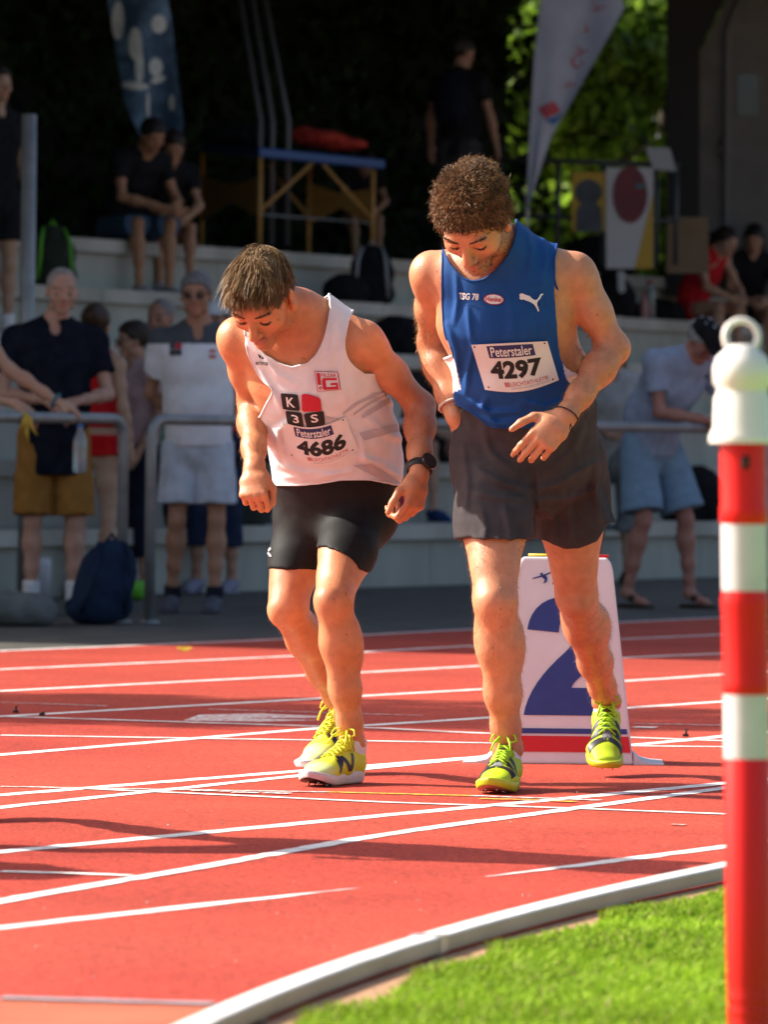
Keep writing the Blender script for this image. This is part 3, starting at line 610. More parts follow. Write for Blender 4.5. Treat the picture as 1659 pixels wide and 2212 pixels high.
def torso_prims(st, lat_top, lat_bot, shL, shR, neck, headc, s=1.0):
    st = [(np.asarray(p, float), w, d) for p, w, d in st]; out = []; n = len(st)
    for i in range(n-1):
        ax = lerp(lat_bot, lat_top, (i+.5)/(n-1)); out.append(Cone(st[i][0], st[i+1][0], st[i][1], st[i+1][1], st[i][2], st[i+1][2], ax, .05))
    top = st[-1][0]; out += [Cone(lerp(top, shL, .3), shL, .075*s, .055*s, k=.05), Cone(lerp(top, shR, .3), shR, .075*s, .055*s, k=.05)]
    up = nv(headc-neck); out += [Cone(neck, lerp(neck, headc, .62), .062*s, .054*s, k=.04), Cone(lerp(neck, headc, .25), lerp(neck, shL, .7), .045*s, .03*s, k=.045), Cone(lerp(neck, headc, .25), lerp(neck, shR, .7), .045*s, .03*s, k=.045)]
    return out
SKIN = mat('skin', (1.05, 1.02, 1.0), .44, (.90, .84, .82), scale=38, detail=5, attr='Col', sss=.05, bump=.0010, bscale=300, spec=.5)
SKIND = mat('skin_plain', (1, 1, 1), .55, (.92, .90, .88), scale=40, attr='Col', spec=.35)  # plainer skin for the spectators
def skin_mesh(name, node, prims, h, head, base, stub=0, mat_=SKIN, sm=1, brow=(.07, .04, .025), extra=None, stubcol=(.12, .075, .05), lobox=None):
    lo, hi = bbox(prims, .04); V, Q = sdf_mesh(node, lo, hi, h); V = smooth_np(V, Q, sm) if sm else V
    C = np.tile(np.array(base, float), (len(V), 1)); C *= (1+.10*vnoise(V, 14.0)[:, None]*np.array([.4, 1, 1]))
    if head is not None: C = head.color(V, C, stub=stub, brow=brow, stubcol=stubcol)
    if extra is not None: C = extra(V, C)
    return mesh_np(name, V, Q, mat_, col=C)
def cloth(name, node, prims, h, m, parent, sm=2, margin=.06, col=None):
    lo, hi = bbox(prims, margin); V, Q = sdf_mesh(node, lo, hi, h); V = smooth_np(V, Q, sm)
    return mesh_np(name, V, Q, m, parent, col=col(V) if col else None)
def cloth_open(name, base, node, prims, h, m, parent, sm=1, margin=.06, col=None, thick=.0025, trim=None):
    """cloth as an open skin: the faces where the outline cut the solid away are removed"""
    lo, hi = bbox(prims, margin); V, Q = sdf_mesh(node, lo, hi, h); val = base.ev(V, .05, V[:, None, :])[:, 0]; on = val > -h*.55
    Q = Q[on[Q].all(1)]; V = smooth_np(V, Q, sm)
    e = np.sort(np.concatenate([Q[:, [0, 1]], Q[:, [1, 2]], Q[:, [2, 3]], Q[:, [3, 0]]]), 1); key = e[:, 0].astype(np.int64)*len(V)+e[:, 1]; u, ix, ct = np.unique(key, return_index=True, return_counts=True); be = e[ix[ct == 1]]
    for _ in range(8):
        S = np.zeros_like(V); n = np.zeros(len(V))
        for a, b in ((0, 1), (1, 0)): np.add.at(S, be[:, a], V[be[:, b]]); np.add.at(n, be[:, a], 1)
        k = n > 1; V[k] += (S[k]/n[k][:, None]-V[k])*.5
    used = np.zeros(len(V), bool); used[Q.ravel()] = True; mp = np.cumsum(used)-1; V = V[used]; Q = mp[Q]
    o = mesh_np(name, V, Q, m, parent, col=col(V) if col else None); sd = o.modifiers.new('thick', 'SOLIDIFY'); sd.thickness = thick; sd.offset = -1
    be = mp[be]; adj = {}
    for a, b in be: adj.setdefault(int(a), []).append(int(b)); adj.setdefault(int(b), []).append(int(a))
    seen = set()
    for st_ in list(adj):
        if st_ in seen or len(adj[st_]) != 2: continue
        loop = [st_]; seen.add(st_); cur = adj[st_][0]
        while cur not in seen and len(adj.get(cur, [])) == 2:
            loop.append(cur); seen.add(cur); nx = [q for q in adj[cur] if q not in seen]
            if not nx: break
            cur = nx[0]
        if len(loop) < 40: continue
        P = V[loop]
        for _ in range(4): P = (np.roll(P, 1, 0)+np.roll(P, -1, 0)+2*P)/4
        P = P[::2]; t_ = MB(); t_.tube(list(P), .0032, 6, closed=np.linalg.norm(P[0]-P[-1]) < .03); tr = t_.build('trim', trim or m, o)
        if col: a_ = tr.data.color_attributes.new('Col', 'FLOAT_COLOR', 'POINT'); vv = np.array([q.co for q in tr.data.vertices]); c4 = np.ones((len(vv), 4), F32); c4[:, :3] = col(vv)*.9; a_.data.foreach_set('color', c4.ravel())
    return o
HAIRM = mat('hair', rough=.5, attr='Col', spec=.28)
def strands(name, parent, roots, dirs, lens, grow, col, width=.0016, seg=5, seed=1, m=None):
    """hair as tapered ribbons; grow(p, d, i, t) gives the next direction"""
    rs = np.random.RandomState(seed); N_ = len(roots); p = roots.copy(); d = dirs.copy(); pts = [p.copy()]
    for i in range(seg):
        d = grow(p, d, i, (i+1)/seg); d /= np.linalg.norm(d, axis=1, keepdims=True)+1e-9; p = p+d*(lens/seg)[:, None]; pts.append(p.copy())
    pts = np.stack(pts, 1); side = np.cross(dirs, rs.randn(N_, 3)); side /= np.linalg.norm(side, axis=1, keepdims=True)+1e-9
    tw = np.linspace(1, .15, seg+1)[None, :, None]*(width*(.7+.6*rs.rand(N_)))[:, None, None]
    V = np.stack([pts-side[:, None, :]*tw, pts+side[:, None, :]*tw], 2).reshape(-1, 3)
    b = np.arange(N_)[:, None]*(2*(seg+1)); Q = np.concatenate([b+np.array([[2*i, 2*i+1, 2*i+3, 2*i+2]]) for i in range(seg)])
    C = np.repeat(col, 2*(seg+1), 0)
    return mesh_np(name, V, Q, m or HAIRM, parent, col=C)
def creases(lines, y0, y1):            # cloth creases drawn along lines: (points, width px, height m)
    def f(P):
        sh = P.shape[:-1]; P2 = P.reshape(-1, 3); x, y, z = proj(P2); out = np.zeros(len(P2)); front = (P2[:, 1] > y0) & (P2[:, 1] < y1)
        for pts_, w, h in lines:
            q = np.array(pts_, float); m = front & (x > q[:, 0].min()-3*w) & (x < q[:, 0].max()+3*w) & (y > q[:, 1].min()-3*w) & (y < q[:, 1].max()+3*w)
            if not m.any(): continue
            xx, yy = x[m], y[m]; best = np.full(len(xx), 1e9); tt = np.zeros(len(xx)); n = len(q)-1
            for i in range(n):
                a, b = q[i], q[i+1]; e = b-a; t = np.clip(((xx-a[0])*e[0]+(yy-a[1])*e[1])/(e@e), 0, 1); d = np.hypot(xx-a[0]-e[0]*t, yy-a[1]-e[1]*t); k = d < best; best[k] = d[k]; tt[k] = (i+t[k])/n
            g = (best/w)**2; out[m] -= h*(np.exp(-g)-.45*np.exp(-g/5))*np.sin(np.clip(tt*.86+.07, 0, 1)*math.pi)**.6
        return out.reshape(sh).astype(F32)
    return f
def body_hair(parent, obj, segs, N_, col, ln=.009, w=.00028, seed=3, name='body_hair'):
    """fine hairs on limbs: segs are (a, b, r0) limb axes"""
    rs = np.random.RandomState(seed); me = obj.data; V = np.empty(len(me.vertices)*3, F32); me.vertices.foreach_get('co', V); V = V.reshape(-1, 3).astype(float); Nn = np.empty(len(me.vertices)*3, F32); me.vertices.foreach_get('normal', Nn); Nn = Nn.reshape(-1, 3).astype(float)
    R0, D0 = [], []
    for a, b in segs:
        z = b-a; L = np.linalg.norm(z); z = z/L; t = (V-a)@z/L; d = np.linalg.norm(V-a-np.outer(t*L, z), axis=1); ix = np.nonzero((t > 0) & (t < 1) & (d < .09))[0]; ix = rs.choice(ix, N_)
        R0.append(V[ix]+rs.randn(N_, 3)*.0012); D0.append(Nn[ix]*.75+z*.65+.3*rs.randn(N_, 3))
    R0, D0 = np.concatenate(R0), np.concatenate(D0); D0 /= np.linalg.norm(D0, axis=1, keepdims=True); g = np.concatenate([np.tile(nv(b-a), (N_, 1)) for a, b in segs])
    o = strands(name, parent, R0, D0, ln*(.5+rs.rand(len(R0))), lambda p, d, i, t: d+g*.25, np.tile(np.array(col), (len(R0), 1)), w, 3, seed); o['kind'] = 'stuff'; return o
def face_hair(person, H, col, stub=0, scol=(.10, .06, .035), seed=5):
    bv = bvh_of(person); rs = np.random.RandomState(seed); R0, D0, L0, C0 = [], [], [], []
    def onface(x, z):
        h = bv.ray_cast(Vector(H.w(x, .22, z)), Vector(-H.f)); return (np.array(h[0]), np.array(h[1])) if h[0] is not None else (None, None)
    for sg in (1, -1):
        for i in range(150):
            t = rs.rand(); x = .012+.046*t; z = .0185+.0075*math.sin(min(1, t*1.25)*math.pi*.62)+rs.randn()*.0014*(1-.4*t); p, n = onface(sg*x, z)
            if p is None: continue
            R0.append(p); d = H.l*sg*.9+H.u*(.35-.7*t)+n*.25; D0.append(nv(d)); L0.append(.0075*(.7+.5*rs.rand())); C0.append(np.array(col)*(.6+.7*rs.rand()))
        for i in range(46): # lashes
            t = rs.rand(); x = .019+.027*t; p, n = onface(sg*x, -.0085+.004*(2*t-1)**2)
            if p is None: continue
            R0.append(p); D0.append(nv(n*.8-H.u*.5+H.l*sg*(t-.4)*.8)); L0.append(.005); C0.append(np.array(col)*.4)
    if stub:
        me = person.data; V = np.empty(len(me.vertices)*3, F32); me.vertices.foreach_get('co', V); V = V.reshape(-1, 3).astype(float); Nn = np.empty(len(me.vertices)*3, F32); me.vertices.foreach_get('normal', Nn); Nn = Nn.reshape(-1, 3).astype(float)
        L = H.loc(V); x, y, z = np.abs(L[:, 0]), L[:, 1], L[:, 2]; jaw = (z < np.interp(y, [-.01, .02, .05, .08, .1], [.0, -.035, -.055, -.052, -.05])) & (z > -.125) & (y > -.012) & (y < .12) & (x < .085) & (((x/.024)**2+((z+.069)/.011)**2) > 1); ix = np.nonzero(jaw)[0]; ix = rs.choice(ix, stub)
        for k in ix: R0.append(V[k]+rs.randn(3)*.0012); D0.append(nv(Nn[k]*.7-H.u*.6+.3*rs.randn(3))); L0.append(.0045*(.6+.8*rs.rand())); C0.append(np.array(scol)*(.6+.8*rs.rand()))
    o = strands('facial_hair', person, np.array(R0), np.array(D0), np.array(L0), lambda p, d, i, t: d, np.array(C0), .0006, 2, seed); o['kind'] = 'stuff'; return o
def ray_hit(bvh, x, y):
    d = Vector(ray(x, y)).normalized(); h = bvh.ray_cast(Vector(CAM), d); return h
def bvh_of(o):
    dg = o.data; return BVHTree.FromPolygons([v.co for v in dg.vertices], [p.vertices[:] for p in dg.polygons])
FIG = {}
def text2d(s, size=1.0, bold=0.0, shear=0.0):
    key = (s, bold, shear)
    if key not in FIG:
        c = bpy.data.curves.new('t', 'FONT'); c.body = s; c.offset = bold; c.shear = shear; c.resolution_u = 3; c.fill_mode = 'FRONT'
        o = bpy.data.objects.new('t', c); COL.objects.link(o); dg = bpy.context.evaluated_depsgraph_get(); me = bpy.data.meshes.new_from_object(o.evaluated_get(dg))
        v = np.array([q.co[:2] for q in me.vertices]); f = [tuple(p.vertices) for p in me.polygons]; bpy.data.objects.remove(o); bpy.data.curves.remove(c); bpy.data.meshes.remove(me)
        v[:, 0] -= v[:, 0].min(); v[:, 1] -= v[:, 1].min(); FIG[key] = (v, f)
    v, f = FIG[key]; return v.copy(), f
def fit_text(s, x0, y0, x1, y1, bold=0.0, shear=0.0):      # text filling a rectangle (y0 bottom)
    v, f = text2d(s, 1, bold, shear); m = v.max(0); v = v/m; v[:, 0] = x0+v[:, 0]*(x1-x0); v[:, 1] = y0+v[:, 1]*(y1-y0); return v, f
class Decal:                           # flat print laid onto the surface of a mesh where the photo shows it
    def __init__(s, bvhs): s.b = bvhs if isinstance(bvhs, list) else [bvhs]; s.v = []; s.f = []; s.m = []
    def add(s, v, f, mi, off=.0025, split=9.0):
        bm = bmesh.new(); vs = [bm.verts.new((p[0], p[1], 0)) for p in v]
        for q in f:
            try: bm.faces.new([vs[i] for i in q])
            except ValueError: pass
        bmesh.ops.triangulate(bm, faces=bm.faces)
        for _ in range(3):
            le = [e for e in bm.edges if e.calc_length() > split]
            if not le: break
            bmesh.ops.subdivide_edges(bm, edges=le, cuts=1, use_grid_fill=True); bmesh.ops.triangulate(bm, faces=bm.faces)
        bm.verts.ensure_lookup_table(); base = len(s.v); P = []
        for q in bm.verts:
            best = None
            for b in s.b:
                h = ray_hit(b, q.co.x, q.co.y)
                if h[0] is not None and (best is None or h[3] < best[3]): best = h
            if best is None: P.append(None)
            else:
                dd = Vector(ray(q.co.x, q.co.y)).normalized(); n = best[1] if best[1].dot(dd) < 0 else -best[1]
                P.append(best[0]-dd*off*.5+n*off)
        idx = {}
        for i, p in enumerate(P):
            if p is not None: idx[i] = len(s.v); s.v.append(p)
        for fc in bm.faces:
            k = [q.index for q in fc.verts]
            if all(i in idx for i in k):
                if max((s.v[idx[k[i]]]-s.v[idx[k[i-1]]]).length for i in range(3)) < .06: s.f.append(tuple(idx[i] for i in k)); s.m.append(mi)
        bm.free(); return s
    def build(s, name, mats, parent):
        b = MB(); b.add(s.v, s.f); b.m = s.m; b.sm = [True]*len(s.f); return b.build(name, mats, parent)
def aff(v, o, ex, ey):                 # map unit coordinates to photo pixels
    v = np.asarray(v, float); return np.asarray(o)[None]+v[:, :1]*np.asarray(ex)[None]+v[:, 1:2]*np.asarray(ey)[None]
def rrect(x0, y0, x1, y1, r=0.1, n=4):
    P = []
    for cx_, cy_, a0 in ((x1-r, y1-r, 0), (x0+r, y1-r, 90), (x0+r, y0+r, 180), (x1-r, y0+r, 270)):
        for i in range(n+1): a = R_(a0+90*i/n); P.append((cx_+r*math.cos(a), cy_+r*math.sin(a)))
    return np.array(P), [tuple(range(len(P)))]
# ------------------------------------------------------------------ the two runners
FABN = dict(bump=.0006, bscale=700)
WHITE = mat('white_jersey', (.78, .78, .80), .75, (.72, .72, .75), scale=25, sheen=.2, **FABN)
BLACKT = mat('black_tights', (.009, .009, .010), .62, (.014, .014, .015), scale=30, spec=.18, **FABN)
BLUEJ = mat('blue_jersey', (.008, .085, .36), .7, (.012, .11, .42), scale=25, sheen=.2, **FABN)
GREYS = mat('grey_shorts', (.046, .039, .042), .8, (.06, .052, .055), scale=30, spec=.15, **FABN)
INK = mat('black_ink', (.01, .01, .011), .7); REDI = mat('red_print', (.55, .01, .035), .6); WHI = mat('white_print', (.80, .80, .80), .6); NAVY = mat('navy_print', (.02, .028, .13), .6)
BIBP = mat('bib_paper', (.80, .79, .78), .55, (.76, .75, .74), scale=15); GREYP = mat('grey_print', (.50, .48, .52), .75); REDT = mat('red_text', (.50, .06, .06), .6); PALE = mat('pale_text', (.45, .42, .50), .6)
def runner(Z0, S):
    return lambda x, y, dz=0: pt(x, y, Z0+dz)
def shoe_ankle(heel, toe, up, L):
    heel = np.asarray(heel, float); f = nv(np.asarray(toe, float)-heel); u = np.asarray(up, float); u = nv(u-u.dot(f)*f); return heel+f*.045*L/.295+u*.098*L/.295
# shoes -------------------------------------------------------------
def shoe(parent, heel, toe, up, side, upper_c, toe_c, sole_c, kind, L=.295):
    heel = np.asarray(heel, float); f = nv(np.asarray(toe, float)-heel); u = np.asarray(up, float); u = nv(u-u.dot(f)*f); l = np.cross(f, u)
    w = lambda x, y, z: heel+l*x+f*y+u*z; M = np.stack([l, f, u]); s = L/.295
    root = empty('shoe', tuple(heel), parent=None)
    def spring(y): return max(0, y-.19)**2*1.9+max(0, .05-y)**2*1.5
    hw = lambda y: np.interp(y, [0, .015, .04, .09, .13, .18, .215, .25, .275, .292, .298], [.012, .026, .034, .035, .035, .044, .048, .045, .034, .016, .002])
    asym = lambda y: .008*math.sin(min(1, max(0, y-.08)/.2)*math.pi)*-side
    b = MB(); ys = np.concatenate([[0], np.linspace(.004, .03, 4), np.linspace(.05, .24, 12), np.linspace(.255, .298, 7)]); ring = []
    for y in ys: ring.append((asym(y)+hw(y), y))
    for y in ys[::-1]: ring.append((asym(y)-hw(y), y))
    lv = [(.93, .0), (1.0, .006), (1.03, .016), (1.02, .027), (.95, .031)]; vs = []
    for k_, z in lv:
        for x, y in ring: vs.append(w((asym(y)+(x-asym(y))*k_)*s, (.149+(y-.149)*(1 if k_ > 1 else .98))*s, (z*np.interp(y, [0, .1, .22, .298], [1.15, 1.0, .8, .6])+spring(y))*s)-heel)
    n = len(ring); fs = []
    for i in range(len(lv)-1):
        for j in range(n): fs.append((i*n+j, i*n+(j+1) % n, (i+1)*n+(j+1) % n, (i+1)*n+j))
    b.add(vs, fs, 0, True); nn = len(ys)
    for lvl in (0, len(lv)-1):
        o_ = lvl*n; b.add(vs[o_:o_+n], [(j, j+1, n-2-j, n-1-j) for j in range(nn-1)], 1 if lvl == 0 else 0, True)
    sole = b.build('sole', [sole_c, mat('sole_plate', (.02, .015, .012), .4) if kind == 'N' else mat('clear_plate', (.42, .17, .11), .3)], root)
    for i in range(6):
        sx = (-.028, .028)[i % 2]*(.9 if i < 4 else .5); sy = (.2, .2, .235, .235, .262, .262)[i]; bb = MB(); p0 = w(sx*s, sy*s, spring(sy)*s)-heel
        bb.tube([p0, p0-u*.003, p0-u*.008], [.003, .0025, .0006], 8); bb.build('spike', mat('spike_steel', (.6, .6, .6), .25, metal=1), root)
    C_ = lambda a, b_, ra, rb, da, db, k=.02: Cone(w(*[q*s for q in a]), w(*[q*s for q in b_]), ra*s, rb*s, da*s, db*s, l, k)
    up_ = U([C_((asym(.06), .045, .040), (asym(.1), .12, .042), .033, .033, .034, .034), C_((0, .12, .045), (asym(.2), .205, .032), .034, .043, .038, .024), C_((asym(.2), .2, .032), (asym(.24)*.8, .262, .024+.006), .044, .031, .024, .014),
             C_((0, .048, .055), (0, .04, .083), .032, .031, .036, .036, .03), C_((0, .105, .065), (0, .155, .052), .022, .028, .022, .02, .02)])
    up_ = Cut(up_, w(0, 0, .018*s), -u, .004)
    hole = U([Ell(w(0, .05*s, .112*s), np.array((.027, .046, .042))*s, M, .01)]); upn = Sub(up_, hole, .006)
    lo, hi = bbox([Ell(w(0, .15*s, .05*s), (.2, .2, .2))], .0); V, Q = sdf_mesh(upn, lo, hi, .0034); V = smooth_np(V, Q, 1); loc = (V-heel)@M.T/s
    t = np.clip((loc[:, 1]-.205)/.03, 0, 1)[:, None]; C = np.array(upper_c)*(1-t)+np.array(toe_c)*t
    V0 = V.copy(); uo = mesh_np('upper', V-heel, Q, mat('shoe_knit', rough=.55, attr='Col', bump=.0006, bscale=500), root, col=C)
    bv = BVHTree.FromPolygons([Vector(v) for v in V], [tuple(q) for q in Q])
    # tongue, laces, bow
    tb = MB(); tv = []
    for i in range(7):
        y = .165-.1*i/6; z = .058+.062*(i/6)**1.15
        for j in range(5): x = (j-2)/2*.02; tv.append(w(x*s, (y-.008*abs(j-2)/2)*s, (z+.004-.006*abs(j-2)/2)*s)-heel)
    tb.add(tv, [(i*5+j, i*5+j+1, i*5+j+6, i*5+j+5) for i in range(6) for j in range(4)], 0, True); tb.add([v-u*.003 for v in tv], [(i*5+j+5, i*5+j+6, i*5+j+1, i*5+j) for i in range(6) for j in range(4)], 0, True)
    tb.build('tongue', mat('tongue_'+kind, (.62, .62, .03) if kind == 'N' else (.14, .085, .022), .6), root)
    LC = mat('lace_'+kind, (.72, .70, .02) if kind == 'N' else (.42, .72, .01), .6)
    def top(x, y, lift=.005):
        h = bv.ray_cast(Vector(w(x*s, y*s, .2)), Vector(-u)); z_ = (np.array(h[0])-heel)@u if h[0] is not None else .07
        z_ = max(z_, (.058+.062*(max(0, (.165-y)/.1))**1.15+.006)*s if abs(x) < .018 else 0); return w(x*s, y*s, 0)-heel+u*(z_+lift)
    lb = MB(); rows = np.linspace(.178, .092, 6)
    for i, y in enumerate(rows):
        for sg in (1, -1):
            lb.tube([top(sg*.022, y, .002), top(sg*.012, y-.004), top(0, y-.009, .007), top(-sg*.012, y-.013), top(-sg*.022, y-.017, .002)], .0027, 6)
    lb.build('laces', LC, root); bb = MB(); k0 = top(0, .085, .012); rr = random.Random(int(abs(heel[0])*1000)+len(kind))
    for sg in (1, -1):
        e1 = k0+l*sg*.034+f*.006-u*.004
        bb.tube([k0, k0+l*sg*.012+u*.014+f*.004, k0+l*sg*.028+u*.012+f*.012, e1+u*.002+f*.012, k0+l*sg*.022+f*.02-u*.006, k0+l*sg*.008+f*.004, k0], .0027, 6)
        bb.tube([k0, k0+l*sg*.010+f*.018+u*.008, k0+l*sg*.02+f*.04-u*.006, k0+l*sg*.026+f*.055-u*.026], .0027, 6)
    bb.tube([k0-l*.006, k0+u*.004, k0+l*.006], .006, 8); bb.build('lace_bow', LC, root)
    sb = U([Cone(w(0, .045*s, .06*s), w(0, .04*s, .113*s), .034*s, .036*s, .04*s, .04*s, l)]); sb = Cut(Cut(sb, w(0, 0, .108*s), u, .002), w(0, 0, .05*s), -u)
    lo, hi = bbox([Ell(w(0, .045*s, .08*s), (.08, .08, .08))], 0); V, Q = sdf_mesh(sb, lo, hi, .004); mesh_np('sock', V-heel, Q, mat('sock_white', (.74, .72, .74), .9, bump=.001, bscale=300), root)
    # side logos laid on the upper from outside
    def side_print(polys, sg, mt, name, wrap=False):
        b_ = MB()
        for poly in polys:
            bm = bmesh.new(); vs_ = [bm.verts.new((p[0], p[1], 0)) for p in poly]; bm.faces.new(vs_); bmesh.ops.triangulate(bm, faces=bm.faces)
            for _ in range(3):
                le = [e for e in bm.edges if e.calc_length() > .009]
                if not le: break
                bmesh.ops.subdivide_edges(bm, edges=le, cuts=1, use_grid_fill=True); bmesh.ops.triangulate(bm, faces=bm.faces)
            bm.verts.ensure_lookup_table(); pts = {}
            for q in bm.verts:
                h = bv.ray_cast(Vector(w(sg*.10, q.co.x*s, .115*s)+nv(l*sg*.7-u*.7)*q.co.y*s), Vector(nv(-l*sg*.7-u*.7))) if wrap else bv.ray_cast(Vector(w(sg*.12, q.co.x*s, q.co.y*s+.03)), Vector(nv(l*-sg*1.0-u*.25)))
                if h[0] is not None:
                    nn_ = h[1] if h[1].dot(Vector(l*sg+u*.3)) > 0 else -h[1]; pts[q.index] = Vector(h[0])+nn_*.0016-Vector(heel)
            ids = {i: j for j, i in enumerate(pts)}; b_.add(list(pts.values()), [tuple(ids[q.index] for q in fc.verts) for fc in bm.faces if all(q.index in ids for q in fc.verts)], 0, True); bm.free()
        return b_.build(name, mt, root)
    if kind == 'N':
        dk = mat('shoe_navy', (.016, .018, .045), .5)
        for sg in (1, -1): side_print([[(.178, .022), (.198, .022), (.172, .066), (.152, .066)], [(.152, .066), (.17, .066), (.135, .024), (.118, .024)], [(.118, .024), (.136, .024), (.108, .07), (.088, .07)]], sg, dk, 'side_logo')
    else:
        dk = mat('shoe_black', (.012, .012, .014), .5)
        for sg in (1, -1): [side_print([[(y0, .020), (y0+.020, .020), (y0-.002, -.030), (y0-.022, -.030)]], sg, dk, 'side_stripe', True) for y0 in (.145, .178, .211)]
        g_ = mat('shoe_grey', (.22, .22, .24), .6)
        for sg in (1, -1): side_print([[(.200, -.043), (.205, -.034), (.10, -.034), (.10, -.043)]], sg, g_, 'eyestay', True)
    root.parent = parent; root.matrix_parent_inverse = Matrix.Identity(4); root.location = tuple(heel)
    return root
def fold(P, d, s, amp, sharp=1.0):     # cloth folds running along direction d
    d = nv(d); Q_ = P-np.outer((P.reshape(-1, 3)@d), d).reshape(P.shape)*.8; n = vnoise(Q_, s); return (np.abs(n)**sharp*np.sign(n)*amp).astype(F32)
# ---- white runner ---------------------------------------------------
ZW = 15.6; w_ = runner(ZW, 1)
SHW = [(gp(773, 1690)+np.array([0, 0, .004]), gp(650, 1703)+np.array([0, 0, .004]), (.05, 0, 1), .30), (pt(772, 1596, 16.18), gp(652, 1676), (-.1, -.1, 1), .30)]
shL, shR = w_(783, 737, -.12), w_(514, 730, -.05); elL, elR = w_(908, 878, .0), w_(546, 872, .10); wrL, wrR = w_(906, 1022, -.15), w_(549, 1010, -.08)
hpL, hpR = w_(778, 1092, .18), w_(668, 1100, .28); knL, knR = w_(720, 1296, -.10), w_(622, 1312, .14); anL, anR = shoe_ankle(*SHW[0]), shoe_ankle(*SHW[1])
neck = w_(672, 690, -.10); hc = w_(565, 640, -.22)
HW = Head(hc, (-.25, -.60, -.76), (-.27, -.74, .62), 1.0)
st = [(w_(730, 1100, .2), .158, .115), (w_(724, 1010, .16), .15, .11), (w_(700, 910, .07), .148, .115), (w_(668, 800, -.03), .162, .115), (w_(650, 742, -.07), .145, .085)]
lat_t = nv(shL-shR); lat_b = nv(hpL-hpR+np.array([0, .02, 0]))
TW = torso_prims(st, lat_t, lat_b, shL, shR, neck, hc, 1.0)
LWl = leg_prims(hpL, knL, anL, .98, (-.45, -.9, 0)); LWr = leg_prims(hpR, knR, anR, .98, (-.7, -.7, 0))
AWl = arm_prims(shL, elL, wrL, .95); AWr = arm_prims(shR, elR, wrR, .97)
HWl = hand_prims(wrL, w_(886, 1150, -.17)-wrL, (.75, -.55, .1), 1, curls=((35, 70, 40), (42, 75, 45), (48, 75, 45), (50, 75, 45)), thumb=((.55, .75, -.25), (.25, .95, -.25), (.1, .95, -.3)), s=1.02)
HWr = hand_prims(wrR, w_(546, 1075, -.13)-wrR, (-.25, -.75, .5), -1, curls=((70, 95, 50), (75, 100, 55), (78, 100, 55), (80, 98, 55)), thumb=((.5, .75, -.4), (-.15, .8, -.55), (-.6, .45, -.5)), s=1.0)
body = U([U(TW), U(LWl), U(LWr), U(AWl+HWl), U(AWr+HWr), HW.node()], k=.012)
pr = TW+LWl+LWr+AWl+AWr+HWl+HWr+[Ell(hc, (.16, .16, .16))]
WSK = (.60, .25, .115)
def wx(V, C):
    for j in (knL, knR, elL, elR): r = np.exp(-((V-j)**2).sum(1)/.05**2); C = C*(1-r[:, None]*np.array([.0, .14, .12]))
    rs_ = np.random.RandomState(len(V) % 97)
    for c_ in V[rs_.choice(len(V), 70, replace=False)]: r = np.exp(-((V-c_)**2).sum(1)/.0028**2); C = C*(1-r[:, None]*np.array([.45, .6, .65]))
    return C
person_w = tag(skin_mesh('person', body, pr, .0042, HW, WSK, stub=.35, extra=wx, brow=None), 'runner in white sleeveless jersey and black tights crouched at the start line', 'person')
# jersey
sst = [(w_(734, 1050, .17), .160, .128), (w_(733, 1000, .15), .160, .13), (w_(716, 920, .07), .158, .133), (w_(683, 820, -.01), .168, .128), (w_(655, 752, -.06), .155, .10)]
SP = []
for i in range(4): SP.append(Cone(sst[i][0], sst[i+1][0], sst[i][1], sst[i+1][1], sst[i][2], sst[i+1][2], lerp(lat_b, lat_t, (i+.5)/4), .05))
SP += [Cone(lerp(st[-1][0], shL, .25), shL, .082, .064, k=.05), Cone(lerp(st[-1][0], shR, .25), shR, .082, .064, k=.05), Cone(neck, lerp(neck, hc, .3), .072, .07, k=.05)]
near = U([*SP]); near = U([near, U([p.grow(.007) for p in TW])], k=.02)
near = Disp(near, lambda P: fold(P, lat_t*.5+np.array([.25, 0, .25]), 14, .006)*np.clip((w_(700, 860)[2]-P[..., 2])*9+.35, .15, 1).astype(F32)+fold(P, (.2, 0, 1), 12, .003))
yf = ZW-.5
near = Disp(near, creases([([(600, 1005), (650, 1022), (720, 1024)], 8, .012), ([(615, 1030), (680, 1036), (760, 1018)], 7, .010), ([(770, 985), (820, 1000), (865, 1030)], 9, .012), ([(640, 900), (600, 930), (598, 1000)], 8, .010), ([(800, 830), (850, 870), (880, 900)], 9, .010), ([(790, 900), (840, 940), (880, 950)], 9, .010), ([(720, 690), (715, 760), (700, 810)], 7, .007), ([(740, 760), (735, 820), (745, 870)], 8, .007), ([(560, 800), (590, 850), (610, 890)], 7, .009), ([(575, 780), (600, 810), (640, 830)], 8, .007), ([(780, 950), (790, 990), (830, 1030)], 8, .010), ([(860, 880), (866, 950), (868, 1030)], 8, .010)], ZW-.6, ZW+.3))
neckO = Outline([(708, 600), (709, 640), (713, 665), (706, 705), (697, 738), (684, 764), (662, 786), (630, 791), (600, 783), (570, 764), (552, 735), (538, 690), (520, 655), (510, 600)], yf-.4, ZW-.02)
armL = Outline([(776, 630), (765, 666), (754, 695), (747, 725), (744, 745), (752, 775), (768, 795), (785, 806), (805, 808), (840, 800), (1000, 860), (1000, 640)], yf-.4, ZW+.2)
armR = Outline([(527, 640), (528, 700), (528, 735), (534, 765), (552, 800), (570, 826), (590, 842), (560, 900), (430, 900), (430, 640)], yf-.4, ZW+.3)
jn = near
for o_ in (neckO, armL, armR): jn = Sub(jn, o_, .002)
hemW = Outline([(560, 1052), (590, 1049), (640, 1050), (690, 1045), (740, 1036), (790, 1036), (830, 1043), (862, 1050), (900, 1040), (1000, 1300), (500, 1300)], yf-.4, ZW+.6)
jn = Sub(jn, hemW, .002)
jer_w = cloth_open('jersey', near, jn, SP, .0042, WHITE, person_w)
